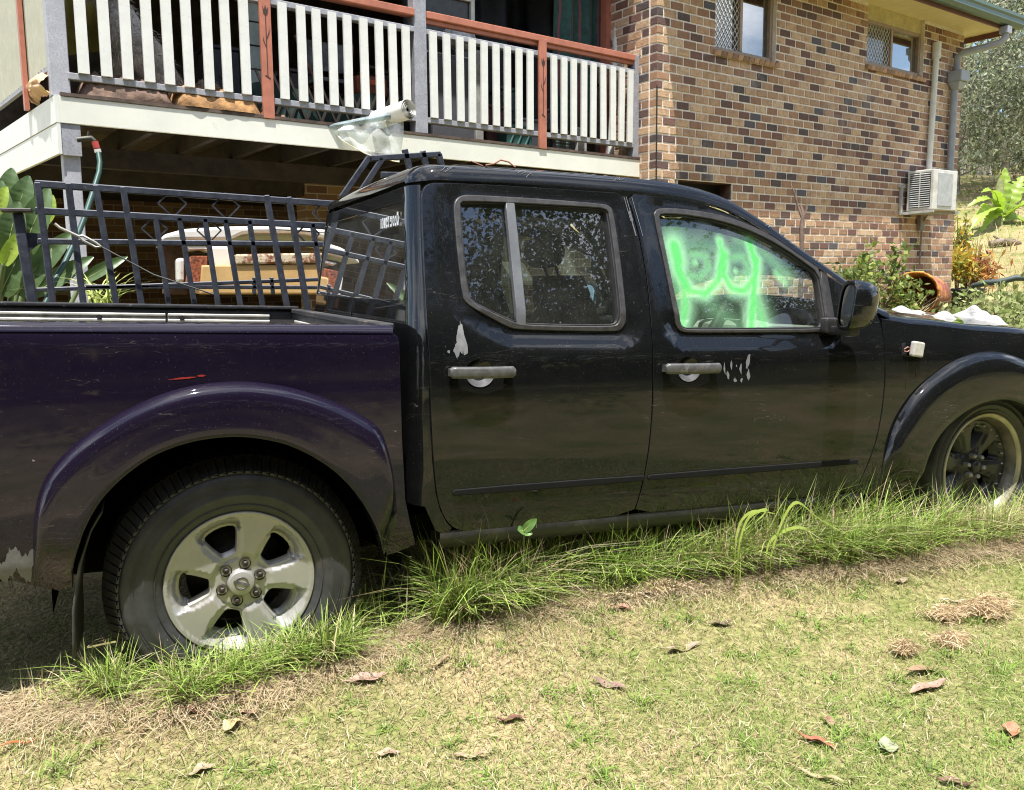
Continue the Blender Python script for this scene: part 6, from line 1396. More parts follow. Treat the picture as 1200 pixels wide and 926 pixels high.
# ================================================================== VEGETATION
def unit3(a): return a / (np.linalg.norm(a, axis=1)[:, None] + 1e-12)
def ribbons(B, H, Wd, lean, bend, c0, c1, segs=2):
    """grass blades: base points B, height H, width Wd, lean direction (n,2), bend 0..1; colours foot c0 to tip c1"""
    n = len(B); D = np.c_[lean, np.zeros(n)]; S = np.c_[-lean[:, 1], lean[:, 0], np.zeros(n)]; vs = []; cs = []
    for i in range(segs):
        t = i / segs; p = B + np.c_[np.zeros((n, 2)), H * (t - .45 * bend * t ** 2)] + D * (H * (bend * t ** 2 + .12 * t))[:, None]
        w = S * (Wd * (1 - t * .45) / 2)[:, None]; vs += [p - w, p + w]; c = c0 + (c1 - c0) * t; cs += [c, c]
    vs.append(B + np.c_[np.zeros((n, 2)), H * (1 - .45 * bend)] + D * (H * (bend + .12))[:, None]); cs.append(c1)
    k = 2 * segs + 1; V = np.stack(vs, 1).reshape(-1, 3); C = np.stack(cs, 1).reshape(-1, 3); f = []
    for i in range(segs - 1): a = 2 * i; f += [(a, a + 1, a + 3), (a, a + 3, a + 2)]
    a = 2 * (segs - 1); f.append((a, a + 1, a + 2))
    F = (np.arange(n)[:, None, None] * k + np.array(f)[None]).reshape(-1, 3)
    return V, F, C
def merge(*parts):
    V, F, C, k = [], [], [], 0
    for v, f, c in parts: V.append(v); F.append(f + k); C.append(c); k += len(v)
    return np.vstack(V), np.vstack(F), np.vstack(C)
def rdir(n): a = RNG.uniform(0, 2 * math.pi, n); return np.c_[np.cos(a), np.sin(a)]
def vnoise(x, y, s, seed=0):
    return np.array([mnoise.noise(Vector((a * s, b * s, seed))) for a, b in zip(x, y)])
def pick(cols, probs, n, jit=.18):
    c = np.array(cols)[RNG.choice(len(cols), n, p=np.array(probs) / sum(probs))]; return c * RNG.uniform(1 - jit, 1 + jit, (n, 1)) * RNG.uniform(.94, 1.06, (n, 3))
GREENS = [(.21, .31, .062), (.29, .39, .088), (.145, .23, .05), (.37, .43, .135)]; STRAW = [(.57, .45, .28), (.48, .37, .215), (.63, .52, .36), (.38, .28, .16)]
# ---- mown lawn near the truck
M_BLADE = mat_attr('grass_blade', .6, .25, .28)
N = 620000; X = RNG.uniform(-2.6, 7.5, N); Y_ = RNG.uniform(.15, 3.1, N)
dz = np.sqrt(X ** 2 + Y_ ** 2 + 1.5); keep = RNG.random(N) < np.clip((2.3 / dz) ** 1.7, .08, 1); Pn = np.c_[X, Y_]
inview = (Pn @ np.array([math.cos(YAW), -math.sin(YAW)])); fwd_ = Pn @ np.array([math.sin(YAW), math.cos(YAW)]); keep &= (np.abs(inview) < fwd_ * .72 + .9) & (fwd_ > .3)
X, Y_ = X[keep], Y_[keep]; n = len(X)
gn = vnoise(X, Y_, 1.3, 1) * .9 + vnoise(X, Y_, 4.2, 5) * .6
strip = np.exp(-((Y_ - 2.30) / .16) ** 2) * (X > -.2) * np.clip((3.1 - X) / .8, 0, 1)        # dead thatch along the edge of the long grass
gprob = np.clip(.78 + .38 * gn + .14 * np.clip((X - 1.2) / 1.5, -1, 1) - .55 * strip - .25 * np.clip((-X - .0) / .6, 0, 1), .05, .92)
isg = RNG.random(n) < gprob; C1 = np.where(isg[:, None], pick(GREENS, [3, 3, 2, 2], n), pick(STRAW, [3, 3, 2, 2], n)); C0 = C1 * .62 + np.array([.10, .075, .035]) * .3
H = RNG.uniform(.014, .042, n) * np.where(isg, 1.0, .85); B = np.c_[X, Y_, gz(X, Y_) - .003]
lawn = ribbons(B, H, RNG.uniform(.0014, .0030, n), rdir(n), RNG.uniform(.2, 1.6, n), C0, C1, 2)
# flat clippings and runners lying on top
n2 = 26000; X2 = RNG.uniform(-2.2, 5.5, n2); Y2 = RNG.uniform(.5, 2.75, n2); k_ = RNG.random(n2) < np.clip((2.4 / np.sqrt(X2 ** 2 + Y2 ** 2 + 1.5)) ** 1.5, .1, 1); X2, Y2 = X2[k_], Y2[k_]; n2 = len(X2)
dd = rdir(n2); L2 = RNG.uniform(.012, .045, n2); wv = RNG.uniform(.0009, .0017, n2); z0 = gz(X2, Y2) + RNG.uniform(.006, .026, n2); p0 = np.c_[X2, Y2, z0]; p1 = np.c_[X2 + dd[:, 0] * L2, Y2 + dd[:, 1] * L2, gz(X2 + dd[:, 0] * L2, Y2 + dd[:, 1] * L2) + RNG.uniform(.006, .03, n2)]; sw_ = np.c_[-dd[:, 1], dd[:, 0], np.zeros(n2)] * wv[:, None]
c_ = .85 * pick(STRAW + [(.66, .56, .36)], [3, 2, 3, 1, 2], n2); clip = (np.stack([p0 - sw_, p0 + sw_, p1], 1).reshape(-1, 3), np.arange(3 * n2).reshape(-1, 3), np.repeat(c_, 3, axis=0))
# small greener tufts and flat weeds missed by the mower
nt2 = 330; tx2 = RNG.uniform(-1.6, 4.6, nt2); ty2 = RNG.uniform(.9, 2.5, nt2); rp2 = RNG.integers(12, 40, nt2); ti2 = np.repeat(np.arange(nt2), rp2); n3 = len(ti2); bx = tx2[ti2] + RNG.normal(0, .016, n3); by = ty2[ti2] + RNG.normal(0, .016, n3)
cg = pick([(.20, .32, .055), (.28, .42, .08), (.15, .25, .05)], [2, 2, 1], n3); tuft = ribbons(np.c_[bx, by, gz(bx, by) - .003], RNG.uniform(.02, .058, n3) * (.6 + .6 * RNG.random(nt2))[ti2], RNG.uniform(.0022, .0042, n3), rdir(n3), RNG.uniform(.3, 1.6, n3), cg * .7, cg, 3)
V, F, C = merge(lawn, clip, tuft); link('mown_grass', np_mesh('mown_grass', V, F, C), M_BLADE, kind='stuff', label='short mown lawn of mixed green and straw-dry blades', cat='grass')
# ---- long grass along the truck
edge_px = [(-60, 850), (60, 838), (130, 835), (220, 826), (330, 800), (430, 765), (520, 738), (620, 718), (720, 700), (800, 690), (880, 676), (960, 668), (1060, 658), (1140, 646), (1260, 632), (1400, 615)]
EP = [ground_at(u, v) for u, v in edge_px]; EXs = np.array([p.x for p in EP]); EYs = np.array([p.y for p in EP])
def edge_y(x): return np.interp(x, EXs, EYs)
# height of the long grass along the truck's length (metres), wheel and sill areas differ
HXs = np.array([-.8, -.35, -.15, .1, .35, .6, .85, 1.1, 1.5, 1.9, 2.3, 2.7, 3.2, 3.6, 4.2]); HHs = np.array([.05, .06, .11, .10, .10, .15, .24, .25, .19, .18, .22, .22, .13, .11, .14])
parts = []
nt = 760; tx_ = RNG.uniform(-.30, 4.6, nt); ty_ = edge_y(tx_) + .05 * vnoise(tx_, tx_ * 0, 5.0, 2) + .02 + np.abs(RNG.normal(0, .13, nt)); k_ = ((ty_ < 2.72) | (tx_ > 3.6)) & (RNG.random(nt) < np.clip(.68 + 1.1 * vnoise(tx_, ty_, 3.2, 17), .12, 1)); tx_, ty_ = tx_[k_], ty_[k_]; nt = len(tx_)
reps = RNG.integers(10, 70, nt); ti = np.repeat(np.arange(nt), reps); n = len(ti); bx = tx_[ti] + RNG.normal(0, .022, n); by = ty_[ti] + RNG.normal(0, .022, n)
hh = np.interp(bx, HXs, HHs) * RNG.uniform(.35, 1.6, n) * (.55 + .75 * RNG.random(nt))[ti]; tdir = rdir(nt)[ti] * .5 + rdir(n) + np.array([0, -.45]); tdir = unit3(np.c_[tdir, np.zeros(n)])[:, :2]
dry = RNG.random(n) < np.clip(.26 + .55 * vnoise(bx, by, 2.2, 9) - .12 * (hh > .15), .12, .8)
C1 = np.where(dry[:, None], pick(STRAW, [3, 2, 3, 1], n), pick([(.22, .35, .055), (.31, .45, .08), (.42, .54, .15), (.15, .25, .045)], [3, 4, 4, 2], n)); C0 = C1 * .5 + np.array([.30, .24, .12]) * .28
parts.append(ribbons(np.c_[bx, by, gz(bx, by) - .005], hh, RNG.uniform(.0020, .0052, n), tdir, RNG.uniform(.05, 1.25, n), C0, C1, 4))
# dead matted skirt under the tufts
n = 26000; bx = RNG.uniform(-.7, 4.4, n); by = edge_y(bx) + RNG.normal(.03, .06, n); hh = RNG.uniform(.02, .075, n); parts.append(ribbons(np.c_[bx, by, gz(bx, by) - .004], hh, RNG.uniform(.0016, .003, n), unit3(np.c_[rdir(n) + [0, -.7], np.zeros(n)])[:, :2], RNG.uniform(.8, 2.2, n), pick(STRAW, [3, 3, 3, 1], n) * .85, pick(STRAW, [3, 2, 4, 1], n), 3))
# thin dark-shaded thatch under the tray overhang and beneath the truck
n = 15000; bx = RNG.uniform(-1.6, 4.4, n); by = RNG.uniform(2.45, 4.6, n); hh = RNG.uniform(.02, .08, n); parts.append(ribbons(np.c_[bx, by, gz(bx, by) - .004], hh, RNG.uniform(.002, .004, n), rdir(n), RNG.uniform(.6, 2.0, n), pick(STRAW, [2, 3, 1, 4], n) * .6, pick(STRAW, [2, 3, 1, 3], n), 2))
# seed stalks standing above the rest
n = 420; bx = RNG.uniform(-.4, 4.3, n); by = edge_y(bx) + RNG.uniform(.03, .22, n); parts.append(ribbons(np.c_[bx, by, gz(bx, by)], np.interp(bx, HXs, HHs) * RNG.uniform(1.1, 1.75, n), RNG.uniform(.0016, .0026, n), rdir(n), RNG.uniform(.05, .5, n), pick(STRAW, [1, 1, 1, 0], n), pick(STRAW + [(.3, .4, .14)], [2, 1, 2, 0, 2], n), 4))
V, F, C = merge(*parts); link('long_grass', np_mesh('long_grass', V, F, C), M_BLADE, kind='stuff', label='long unmown grass growing up along the truck', cat='grass')
# ---- rest of the yard: coarser grass to the sides, behind and up the slope
parts = []
n = 60000; bx = RNG.uniform(2, 30, n); by = RNG.uniform(3.0, 26, n); k_ = (RNG.random(n) < np.clip((9 / np.hypot(bx, by)) ** 1.2, .1, 1)) & ((bx * math.cos(YAW) - by * math.sin(YAW)) > .12 * (bx * math.sin(YAW) + by * math.cos(YAW))); bx, by = bx[k_], by[k_]; n = len(bx)
tall = (vnoise(bx, by, .35, 3) > .05) & (bx > 13); hh = np.where(tall, RNG.uniform(.25, .7, n), RNG.uniform(.05, .14, n)); C1 = np.where((RNG.random(n) < np.where(tall, .8, .35))[:, None], pick([(.56, .44, .22), (.62, .50, .28), (.45, .33, .17)], [3, 2, 2], n), pick(GREENS, [2, 3, 1, 3], n))
parts.append(ribbons(np.c_[bx, by, gz(bx, by)], hh, np.where(tall, .014, .02) * RNG.uniform(.6, 1.3, n), rdir(n), RNG.uniform(.2, 1.0, n), C1 * .7, C1, 3))
V, F, C = merge(*parts); link('yard_grass', np_mesh('yard_grass', V, F, C), M_BLADE, kind='stuff', label='rough dry grass on the slope beyond the house', cat='grass')

# ---- leaf clouds
def leaves(P, size, cols, probs, droop=.3, aspect=.45, jit=.25):
    """one pointed leaf (4 corners) at each point"""
    n = len(P); d = unit3(RNG.normal(size=(n, 3)) + np.array([0, 0, -droop])); s = unit3(np.cross(d, RNG.normal(size=(n, 3)))); L = (size * RNG.uniform(.6, 1.4, n))[:, None]
    V = np.stack([P, P + d * L * .5 + s * L * aspect * .5, P + d * L, P + d * L * .5 - s * L * aspect * .5], 1).reshape(-1, 3); F = np.arange(4 * n).reshape(-1, 4)
    return V, F, np.repeat(pick(cols, probs, n, jit), 4, axis=0)
M_LEAF = mat_attr('leaf', .55, .3, .45)
GUMD = [(.050, .060, .028), (.070, .080, .038), (.038, .048, .024)]; GUM = [(.24, .28, .14), (.31, .34, .18), (.20, .235, .13), (.38, .40, .22), (.30, .34, .22)]
def tree(base, h, crown, n, label, trunk_r, lsize=.16, cols=GUM, seed=0, lean=(0, 0), clump=.9, cat='tree', name='gum_tree', group=None, nb=26, low=.28, trunk_col=(.32, .28, .24)):
    r = random.Random(seed); T = empty(name, base, label=label, cat=cat, group=group); k = MB(); tips = []
    top = Vector((lean[0], lean[1], h * .8)); pts = [Vector((0, 0, -.3)), top * .3 + Vector((r.uniform(-.2, .2), r.uniform(-.2, .2), 0)), top * .62 + Vector((r.uniform(-.3, .3), r.uniform(-.3, .3), 0)), top]
    k.tube(pts, [trunk_r, trunk_r * .8, trunk_r * .5, trunk_r * .18], 9)
    for i in range(nb):
        f_ = low + (.95 - low) * r.random(); s = top * f_ + Vector((0, 0, 0)); a = r.uniform(0, 6.283); L = crown * r.uniform(.45, 1.0) * (1.15 - .45 * abs(f_ - .6)); e = s + Vector((math.cos(a) * L, math.sin(a) * L, L * r.uniform(.15, .85))); mid = s.lerp(e, .5) + Vector((r.uniform(-.1, .1), r.uniform(-.1, .1), -.05 * L)) * L
        k.tube([s, mid, e], [trunk_r * .28 * (1.1 - f_), trunk_r * .15 * (1.1 - f_), .012], 5); tips += [e, mid.lerp(e, .6)]
        for _ in range(2):
            q = mid.lerp(e, r.random()); e2 = q + Vector((r.gauss(0, 1), r.gauss(0, 1), r.gauss(.3, .6))) * L * .32; k.tube([q, e2], [.02, .008], 4); tips.append(e2)
    k.build('trunk', mat('bark_' + name, trunk_col, .85, var=.3, scale=5, dirt=((.55, .52, .47), 2.5, .5, .7)), T, fixn=False)
    tp_ = np.array([t[:] for t in tips]); w_ = RNG.random(len(tp_)) ** 1.5 + .15; ci = RNG.choice(len(tp_), n, p=w_ / w_.sum()); P = tp_[ci] + RNG.normal(0, 1, (n, 3)) * np.array([clump, clump, clump * .6]) * .5
    tone = RNG.uniform(.65, 1.35, len(tp_))[ci]; v, f, c = leaves(P, lsize, cols, [1] * len(cols), .8); c = c * np.repeat(tone, 4)[:, None]
    link('crown', np_mesh('crown', v, f, c), M_LEAF, T); return T
def bg(u, v, d): p = at_depth(u, v, d); p.z = float(gz(p.x, p.y)); return p
LG = [(.30, .36, .10), (.39, .44, .14), (.46, .49, .19), (.22, .28, .09)]
tree(bg(1150, 250, 30), 13.5, 4.2, 4800, 'tall gum tree with pale limbs rising right of the house eave', .26, .19, LG, 3, (1.2, 0), 1.0)
tree(bg(1215, 250, 27), 11.5, 4.0, 4500, 'spreading gum tree at the right edge of the picture', .22, .18, LG, 5, (-.8, 0), 1.0)
tree(bg(1128, 250, 36), 14, 4.5, 3200, 'grey-green gum tree close behind the house corner', .26, .22, GUM, 8, (.3, 0), 1.1)
tree(bg(1175, 262, 23), 5.2, 2.7, 15000, 'dense grey-olive wattle behind the banana plant', .10, .11, [(.22, .245, .15), (.27, .295, .19), (.18, .20, .13), (.34, .36, .23)], 11, (0, 0), .8, name='wattle_tree', nb=34, low=.1)
tree(bg(1120, 262, 24), 4.8, 2.3, 11000, 'dense grey-olive wattle against the house corner', .09, .11, [(.22, .245, .15), (.27, .295, .19), (.18, .20, .13), (.34, .36, .23)], 12, (0, 0), .8, name='wattle_tree', nb=30, low=.1)
tree(bg(1240, 262, 24), 6.0, 2.6, 9000, 'dense olive wattle just outside the right edge', .10, .12, [(.10, .11, .06), (.14, .15, .08), (.07, .08, .05)], 14, (0, 0), .8, name='wattle_tree', nb=30, low=.1)
# far wood on the hill as one mass
n = 26000; a = RNG.uniform(-.1, 1.35, n); d = RNG.uniform(42, 75, n); bx = d * np.sin(a + YAW - .25); by = d * np.cos(a + YAW - .25); hz = np.abs(RNG.normal(0, 1, n)) * 5 + RNG.uniform(0, 7, n); P = np.c_[bx, by, gz(bx, by) + np.minimum(hz, 4 + 1.5 * np.sin(a * 31))]
v, f, c = leaves(P, .9, GUM + LG[:1], [2, 2, 2, 1, 1, 1], .6, .7); link('far_wood', np_mesh('far_wood', v, f, c), M_LEAF, kind='stuff', label='far wood covering the hill behind', cat='wood')
# belt of trees on the other side of the yard, behind the viewer, mirrored in glass and paint
vs = []; r = random.Random(21)
for i in range(13):
    cx_ = -17 + i * 2.9 + r.uniform(-.8, .8); cy_ = -7.0 + r.uniform(-.9, .6); h_ = r.uniform(8.0, 8.9)
    for _ in range(26):
        zz = h_ * r.uniform(.62, .99); sp_ = 1.9 * math.sin(math.pi * min(1, zz / h_ * .8 + .15)); b0 = Vector((cx_ + r.gauss(0, sp_), cy_ + r.gauss(.2, 1.0), zz)); n = 700; P = np.array(b0[:]) + RNG.normal(0, 1, (n, 3)) * np.array([.75, .75, .45]); vs.append(leaves(P, .088, GUMD, [2, 2, 2], .5, .6))
n = 64000; bx = RNG.uniform(-22, 24, n); vs.append(leaves(np.c_[bx, RNG.uniform(-12, -8.5, n), RNG.uniform(.05, 1.0, n) ** .40 * 8.4], .36, GUMD, [1, 1, 1], .3, .8)); bx = RNG.uniform(-22, 24, n); by = RNG.uniform(-12, -7, n); P = np.c_[bx, by, RNG.uniform(.1, 4.5, n)]; vs.append(leaves(P, .22, GUMD, [1, 1, 1], .3, .6))
v, f, c = merge(*vs); link('tree_belt', np_mesh('tree_belt', v, f, c), mat_attr('dark_leaf', .6, .15, .12), kind='stuff', label='belt of trees across the yard, mirrored in the truck windows', cat='wood')

# ---- shrubs, pot plants and ground cover by the wall
def bush(name, base, n, rad_, h, label, cols, lsize, cat='shrub', stems=9, seed=0, aspect=.45, parent=None, group=None):
    r = random.Random(seed); T = empty(name, base, label=label, cat=cat, group=group); k = MB(); tips = []
    for i in range(stems):
        a = r.uniform(0, 6.283); q = r.uniform(.25, 1) * rad_; e = Vector((math.cos(a) * q, math.sin(a) * q, h * r.uniform(.55, 1.0))); k.tube([Vector((0, 0, -.05)), e * .5 + Vector((0, 0, .1 * h)), e], [.018, .012, .004], 5); tips += [e, e * .75 + Vector((0, 0, .06)), e * .55]
        for _ in range(2): e2 = e * r.uniform(.5, .95) + Vector((r.gauss(0, .2), r.gauss(0, .2), r.gauss(.05, .1))) * rad_; k.tube([e * .6, e2], [.008, .004], 4); tips.append(e2)
    k.build('stems', mat('stem_brown', (.13, .09, .06), .8), T, fixn=False); tp_ = np.array([t[:] for t in tips]); ci = RNG.integers(0, len(tp_), n); P = tp_[ci] + RNG.normal(0, 1, (n, 3)) * rad_ * .16; v, f, c = leaves(P, lsize, cols, [1] * len(cols), -.1, aspect); c *= np.repeat(RNG.uniform(.7, 1.3, len(tp_))[ci], 4)[:, None]
    link('foliage', np_mesh('foliage', v, f, c), M_LEAF, T); return T
def near_ground(u, d): p = at_depth(u, 330, d); p.z = float(gz(p.x, p.y)); return p
SHR = [(.13, .20, .045), (.20, .28, .06), (.28, .34, .09), (.09, .14, .035), (.36, .38, .12)]
bush('shrub', near_ground(1026, 10.4), 1500, .46, 1.30, 'leafy green shrub against the brick wall behind the windscreen pillar', SHR, .085, seed=3)
bush('shrub', near_ground(985, 9.8), 800, .4, 1.15, 'smaller yellow-green shrub left of the leafy shrub at the wall', SHR, .08, seed=4)
bush('shrub', near_ground(1062, 10.0), 700, .42, .50, 'low light green shrub below the rusty drum', [(.30, .38, .10), (.22, .32, .07), (.16, .24, .05)], .08, seed=6)
for i, (u, d, hgt, rr, lab) in enumerate(((1120, 10.6, .62, .55, 'leafy ground cover below the potted croton'), (1150, 10.2, .60, .6, 'pale green ground cover in the middle of the garden bed'), (1182, 10.4, .64, .6, 'pale green ground cover at the right of the garden bed'), (1206, 9.6, .6, .6, 'ground cover at the right edge above the bonnet'), (1165, 9.0, .42, .55, 'low ground cover nearest the bonnet'), (1110, 9.4, .45, .45, 'low ground cover behind the white sheets'), (1190, 11.6, .62, .6, 'ground cover farthest up the garden bed'))):
    bush('ground_cover', near_ground(u, d), 900, rr, hgt, lab, [(.28, .33, .12), (.36, .40, .17), (.20, .26, .08), (.44, .44, .22), (.15, .19, .06)], .075, cat='plant', stems=14, seed=30 + i, group='ground cover plants in the garden bed', aspect=.6)
p = at_depth(938, 300, 8.9); T = empty('dead_stick', (p.x, p.y, gz(p.x, p.y)), label='bare forked twig standing in front of the brick wall', cat='stick'); o_ = Vector(T.location); st = lambda u, v: at_depth(u, v, 8.9) - o_
k = MB(); k.tube([Vector((0, 0, -.05)), st(940, 300), st(939, 268), st(941, 250), st(938, 240)], [.03, .024, .022, .018, .012], 7); k.build('stem', mat('dead_wood', (.16, .11, .085), .85, var=.3), T)
k = MB(); k.tube([st(940, 256), st(934, 238), st(931, 226), st(927, 217)], [.016, .013, .010, .004], 6); k.build('fork', mat('dead_wood', (.16, .11, .085)), T); k = MB(); k.tube([st(941, 256), st(946, 244), st(945, 230)], [.012, .008, .004], 6); k.build('fork', mat('dead_wood', (.16, .11, .085)), T)
# rusty drum
DRM = empty('rusty_drum', at_depth(1081, 347, 10.9), label='rusty red-brown steel drum lying open end out by the wall corner', cat='drum'); DRM.rotation_euler = (rad(-4), rad(14), rad(-62))
M_DR = mat('rusted_drum', (.30, .095, .06), .7, var=.3, scale=9, dirt=((.50, .20, .04), 7, .46, .62)); M_DRE = mat('rust_orange', (.55, .22, .04), .85, var=.45, scale=14)
k = MB(); k.lathe([(.262, -.42), (.272, -.41), (.262, -.40), (.262, -.15), (.274, -.135), (.262, -.12), (.262, .14), (.274, .155), (.262, .17), (.262, .42), (.001, .43)], 40); k.build('shell', M_DR, DRM)
k = MB(); k.lathe([(.262, -.42), (.268, -.43), (.255, -.432), (.250, -.38), (.250, .40)], 40); k.build('inside', M_DRE, DRM, fixn=False)
k = MB(); r = random.Random(4); pts = [((.272 + .006 * r.random()) * math.cos(t), -.425 - .02 * r.random(), (.272 + .006 * r.random()) * math.sin(t)) for t in np.linspace(.2, 3.4, 30)]; k.tube(pts, [.012 + .012 * r.random() for _ in pts], 6); k.build('flaking_rim', M_DRE, DRM)
# dry straps hanging over the drum
T = empty('dry_strap_plant', near_ground(1060, 10.3), label='dry straw-coloured straps hanging in front of the rusty drum', cat='plant'); n = 70; B = np.c_[RNG.normal(0, .12, n), RNG.normal(0, .1, n), np.full(n, .25)]; v, f, c = ribbons(B, RNG.uniform(.35, .75, n), RNG.uniform(.012, .022, n), rdir(n), RNG.uniform(.4, 1.4, n), pick(STRAW, [1, 1, 1, 0], n), pick(STRAW + [(.4, .42, .12)], [1, 1, 2, 0, 1], n), 5); link('straps', np_mesh('straps', v, f, c), M_BLADE, T, kind='stuff')
k = MB(); k.tube([(0, 0, -.05), (0, 0, .28)], [.05, .03], 8); k.build('stem', M_DKT, T)
# potted croton
PT = near_ground(1132, 13.4); T = empty('potted_croton', PT, label='orange and yellow croton in a dark pot at the house corner', cat='pot plant')
k = MB(); k.lathe([(.001, .02), (.20, .02), (.27, .34), (.29, .36), (.25, .37), (.235, .30), (.001, .30)], 24, 'Z'); k.build('pot', mat('dark_pot', (.03, .04, .045), .5), T)
B_ = bush('croton', PT, 10, .3, .3, 'x', SHR, .05); [bpy.data.objects.remove(o, do_unlink=True) for o in list(B_.children)]; bpy.data.objects.remove(B_, do_unlink=True)
for nm, off, cols, cnt in (('yellow_foliage', (-.16, 0, .72), [(.55, .42, .06), (.42, .40, .08), (.25, .28, .05), (.6, .34, .05)], 520), ('orange_foliage', (.20, -.05, .62), [(.42, .17, .06), (.50, .28, .08), (.25, .10, .06), (.55, .36, .14)], 520)):
    P = np.array(off) + RNG.normal(0, 1, (cnt, 3)) * np.array([.13, .13, .12]); v, f, c = leaves(P, .13, cols, [1] * 4, -.5, .28); link(nm, np_mesh(nm, v, f, c), M_LEAF, T)
k = MB()
for i in range(10): a = i * .628; k.tube([(0, 0, .3), (.12 * math.cos(a), .1 * math.sin(a), .5), (.28 * math.cos(a), .2 * math.sin(a), .72)], [.012, .009, .004], 5)
k.build('stems', mat('stem_brown', (.13, .09, .06)), T)
# yellow-green tall plant at the corner
bush('shrub', near_ground(1122, 14.4), 420, .3, 1.5, 'thin yellow-flowered shrub at the right corner of the house', [(.30, .33, .08), (.42, .38, .08), (.20, .25, .06), (.5, .3, .06)], .09, seed=44, stems=7)
# banana plant
BN = bg(1168, 262, 19.5); T = empty('banana_plant', BN, label='bright green banana plant with big torn leaves on the slope', cat='banana plant'); o_ = Vector(BN)
k = MB(); k.tube([(0, 0, -.1), (0, 0, .5), (.05, 0, 1.0)], [.13, .11, .07], 10); k.build('stem', mat('banana_stem', (.25, .27, .10), .7, var=.3), T)
def big_leaf(name, parent, base, tip, up, wid, m, fold=.25, droop=.25, torn=0, n=26, seed=0):
    """broad leaf with midrib between base and tip"""
    r = random.Random(seed); base, tip, up = Vector(base), Vector(tip), Vector(up); ax = tip - base; sd = ax.cross(up).normalized(); nm = sd.cross(ax).normalized(); L = ax.length; k = MB(); rows = []; cuts = [r.random() < torn for _ in range(n + 1)]
    for i in range(n + 1):
        t = i / n; c = base + ax * t + nm * L * (.55 * droop * 4 * t * (1 - t)) - up * L * droop * t ** 3 * .35; w = wid * max(.02, math.sin(math.pi * min(1, (t * .92 + .08)) ** .8)) ** .6
        if cuts[i]: w *= r.uniform(.45, .8)
        rows.append([c + sd * w * s_ / 2 + nm * abs(s_) * w * fold * (.8 if s_ > 0 else 1) + nm * .02 * wid * math.sin(t * 40 + s_) for s_ in (-1, -.5, 0, .5, 1)])
    k.add([p for rw_ in rows for p in rw_], [(i * 5 + j, (i + 1) * 5 + j, (i + 1) * 5 + j + 1, i * 5 + j + 1) for i in range(n) for j in range(4)], True); o = k.build(name, m, parent, fixn=False)
    q = MB(); q.tube([rw_[2] - nm * wid * .02 for rw_ in rows], [wid * .045 * (1 - .8 * i / n) for i in range(n + 1)], 5); q.build('midrib', mat('midrib', (.42, .46, .16), .6), o); return o
def leaf_mat(name, c, tr=.35):
    if name in MATS: return MATS[name]
    m = mat(name, c, .42, var=.18, scale=6, spec=.5); t = m.node_tree; o = t.nodes['Material Output']; b = t.nodes['Principled BSDF']; trn = _n(t, 'ShaderNodeBsdfTranslucent'); trn.inputs[0].default_value = (c[0] * 1.2, c[1] * 1.3, c[2] * .7, 1); mx = _n(t, 'ShaderNodeMixShader'); mx.inputs[0].default_value = tr
    t.links.new(b.outputs[0], mx.inputs[1]); t.links.new(trn.outputs[0], mx.inputs[2]); t.links.new(mx.outputs[0], o.inputs['Surface']); return m
M_BAN = leaf_mat('banana_leaf', (.30, .42, .06)); Rv, Uv = RGT, Vector((0, 0, 1))
bl = lambda u, v, d=19.5: at_depth(u, v, d) - o_
for i, (a, b_, w, dp) in enumerate((((1172, 250), (1178, 196), .34, .05), ((1168, 250), (1136, 236), .28, .35), ((1168, 254), (1138, 262), .36, .3), ((1176, 252), (1200, 204), .40, .15), ((1180, 254), (1215, 236), .40, .2), ((1170, 248), (1152, 220), .30, .2), ((1174, 258), (1205, 262), .34, .3), ((1170, 256), (1150, 268), .30, .4))):
    big_leaf('leaf', T, bl(*a, 19.5), bl(*b_, 19.5 - .6 * (i % 3)), (-FWD * .5 + Uv * .8), w, M_BAN, .18, dp, .35, 30, i)
# log and grass up the slope
LGp = ground_at(1178, 296); LGp = bg(1176, 296, 17.0); LGp = at_depth(1176, 296, 17.5); LGp.z = float(gz(LGp.x, LGp.y)); T = empty('fallen_log', LGp, label='weathered grey log lying on the grassy slope', cat='log'); k = MB(); k.tube([(-.3, .1, .06), (-.1, 0, .10), (.15, -.1, .09), (.32, -.12, .06)], [.06, .075, .07, .04], 9); k.build('trunk', mat('grey_log', (.22, .17, .13), .9, var=.35, scale=8, bump=.02, bscale=12), T); k = MB(); k.tube([(-.1, 0, .12), (-.2, .1, .22)], [.035, .015], 6); k.build('stub', mat('grey_log', (.22, .17, .13)), T)
# timber edging of the garden bed
T = empty('garden_edging', near_ground(1170, 12.6), label='dark hose-like edging along the top of the garden bed', cat='edging'); o_ = Vector(T.location); k = MB(); k.tube([near_ground(u, d) - o_ + Vector((0, 0, z_)) for u, d, z_ in ((1140, 12.9, .50), (1155, 12.7, .58), (1172, 12.6, .60), (1190, 12.5, .66), (1215, 12.4, .66))], .045, 8); k.build('edging', mat('dark_edging', (.04, .06, .055), .6), T); k = MB(); k.tube([near_ground(1172, 12.6) - o_, near_ground(1172, 12.6) - o_ + Vector((0, 0, .6))], .02, 6); k.build('stake', M_DKT, T)
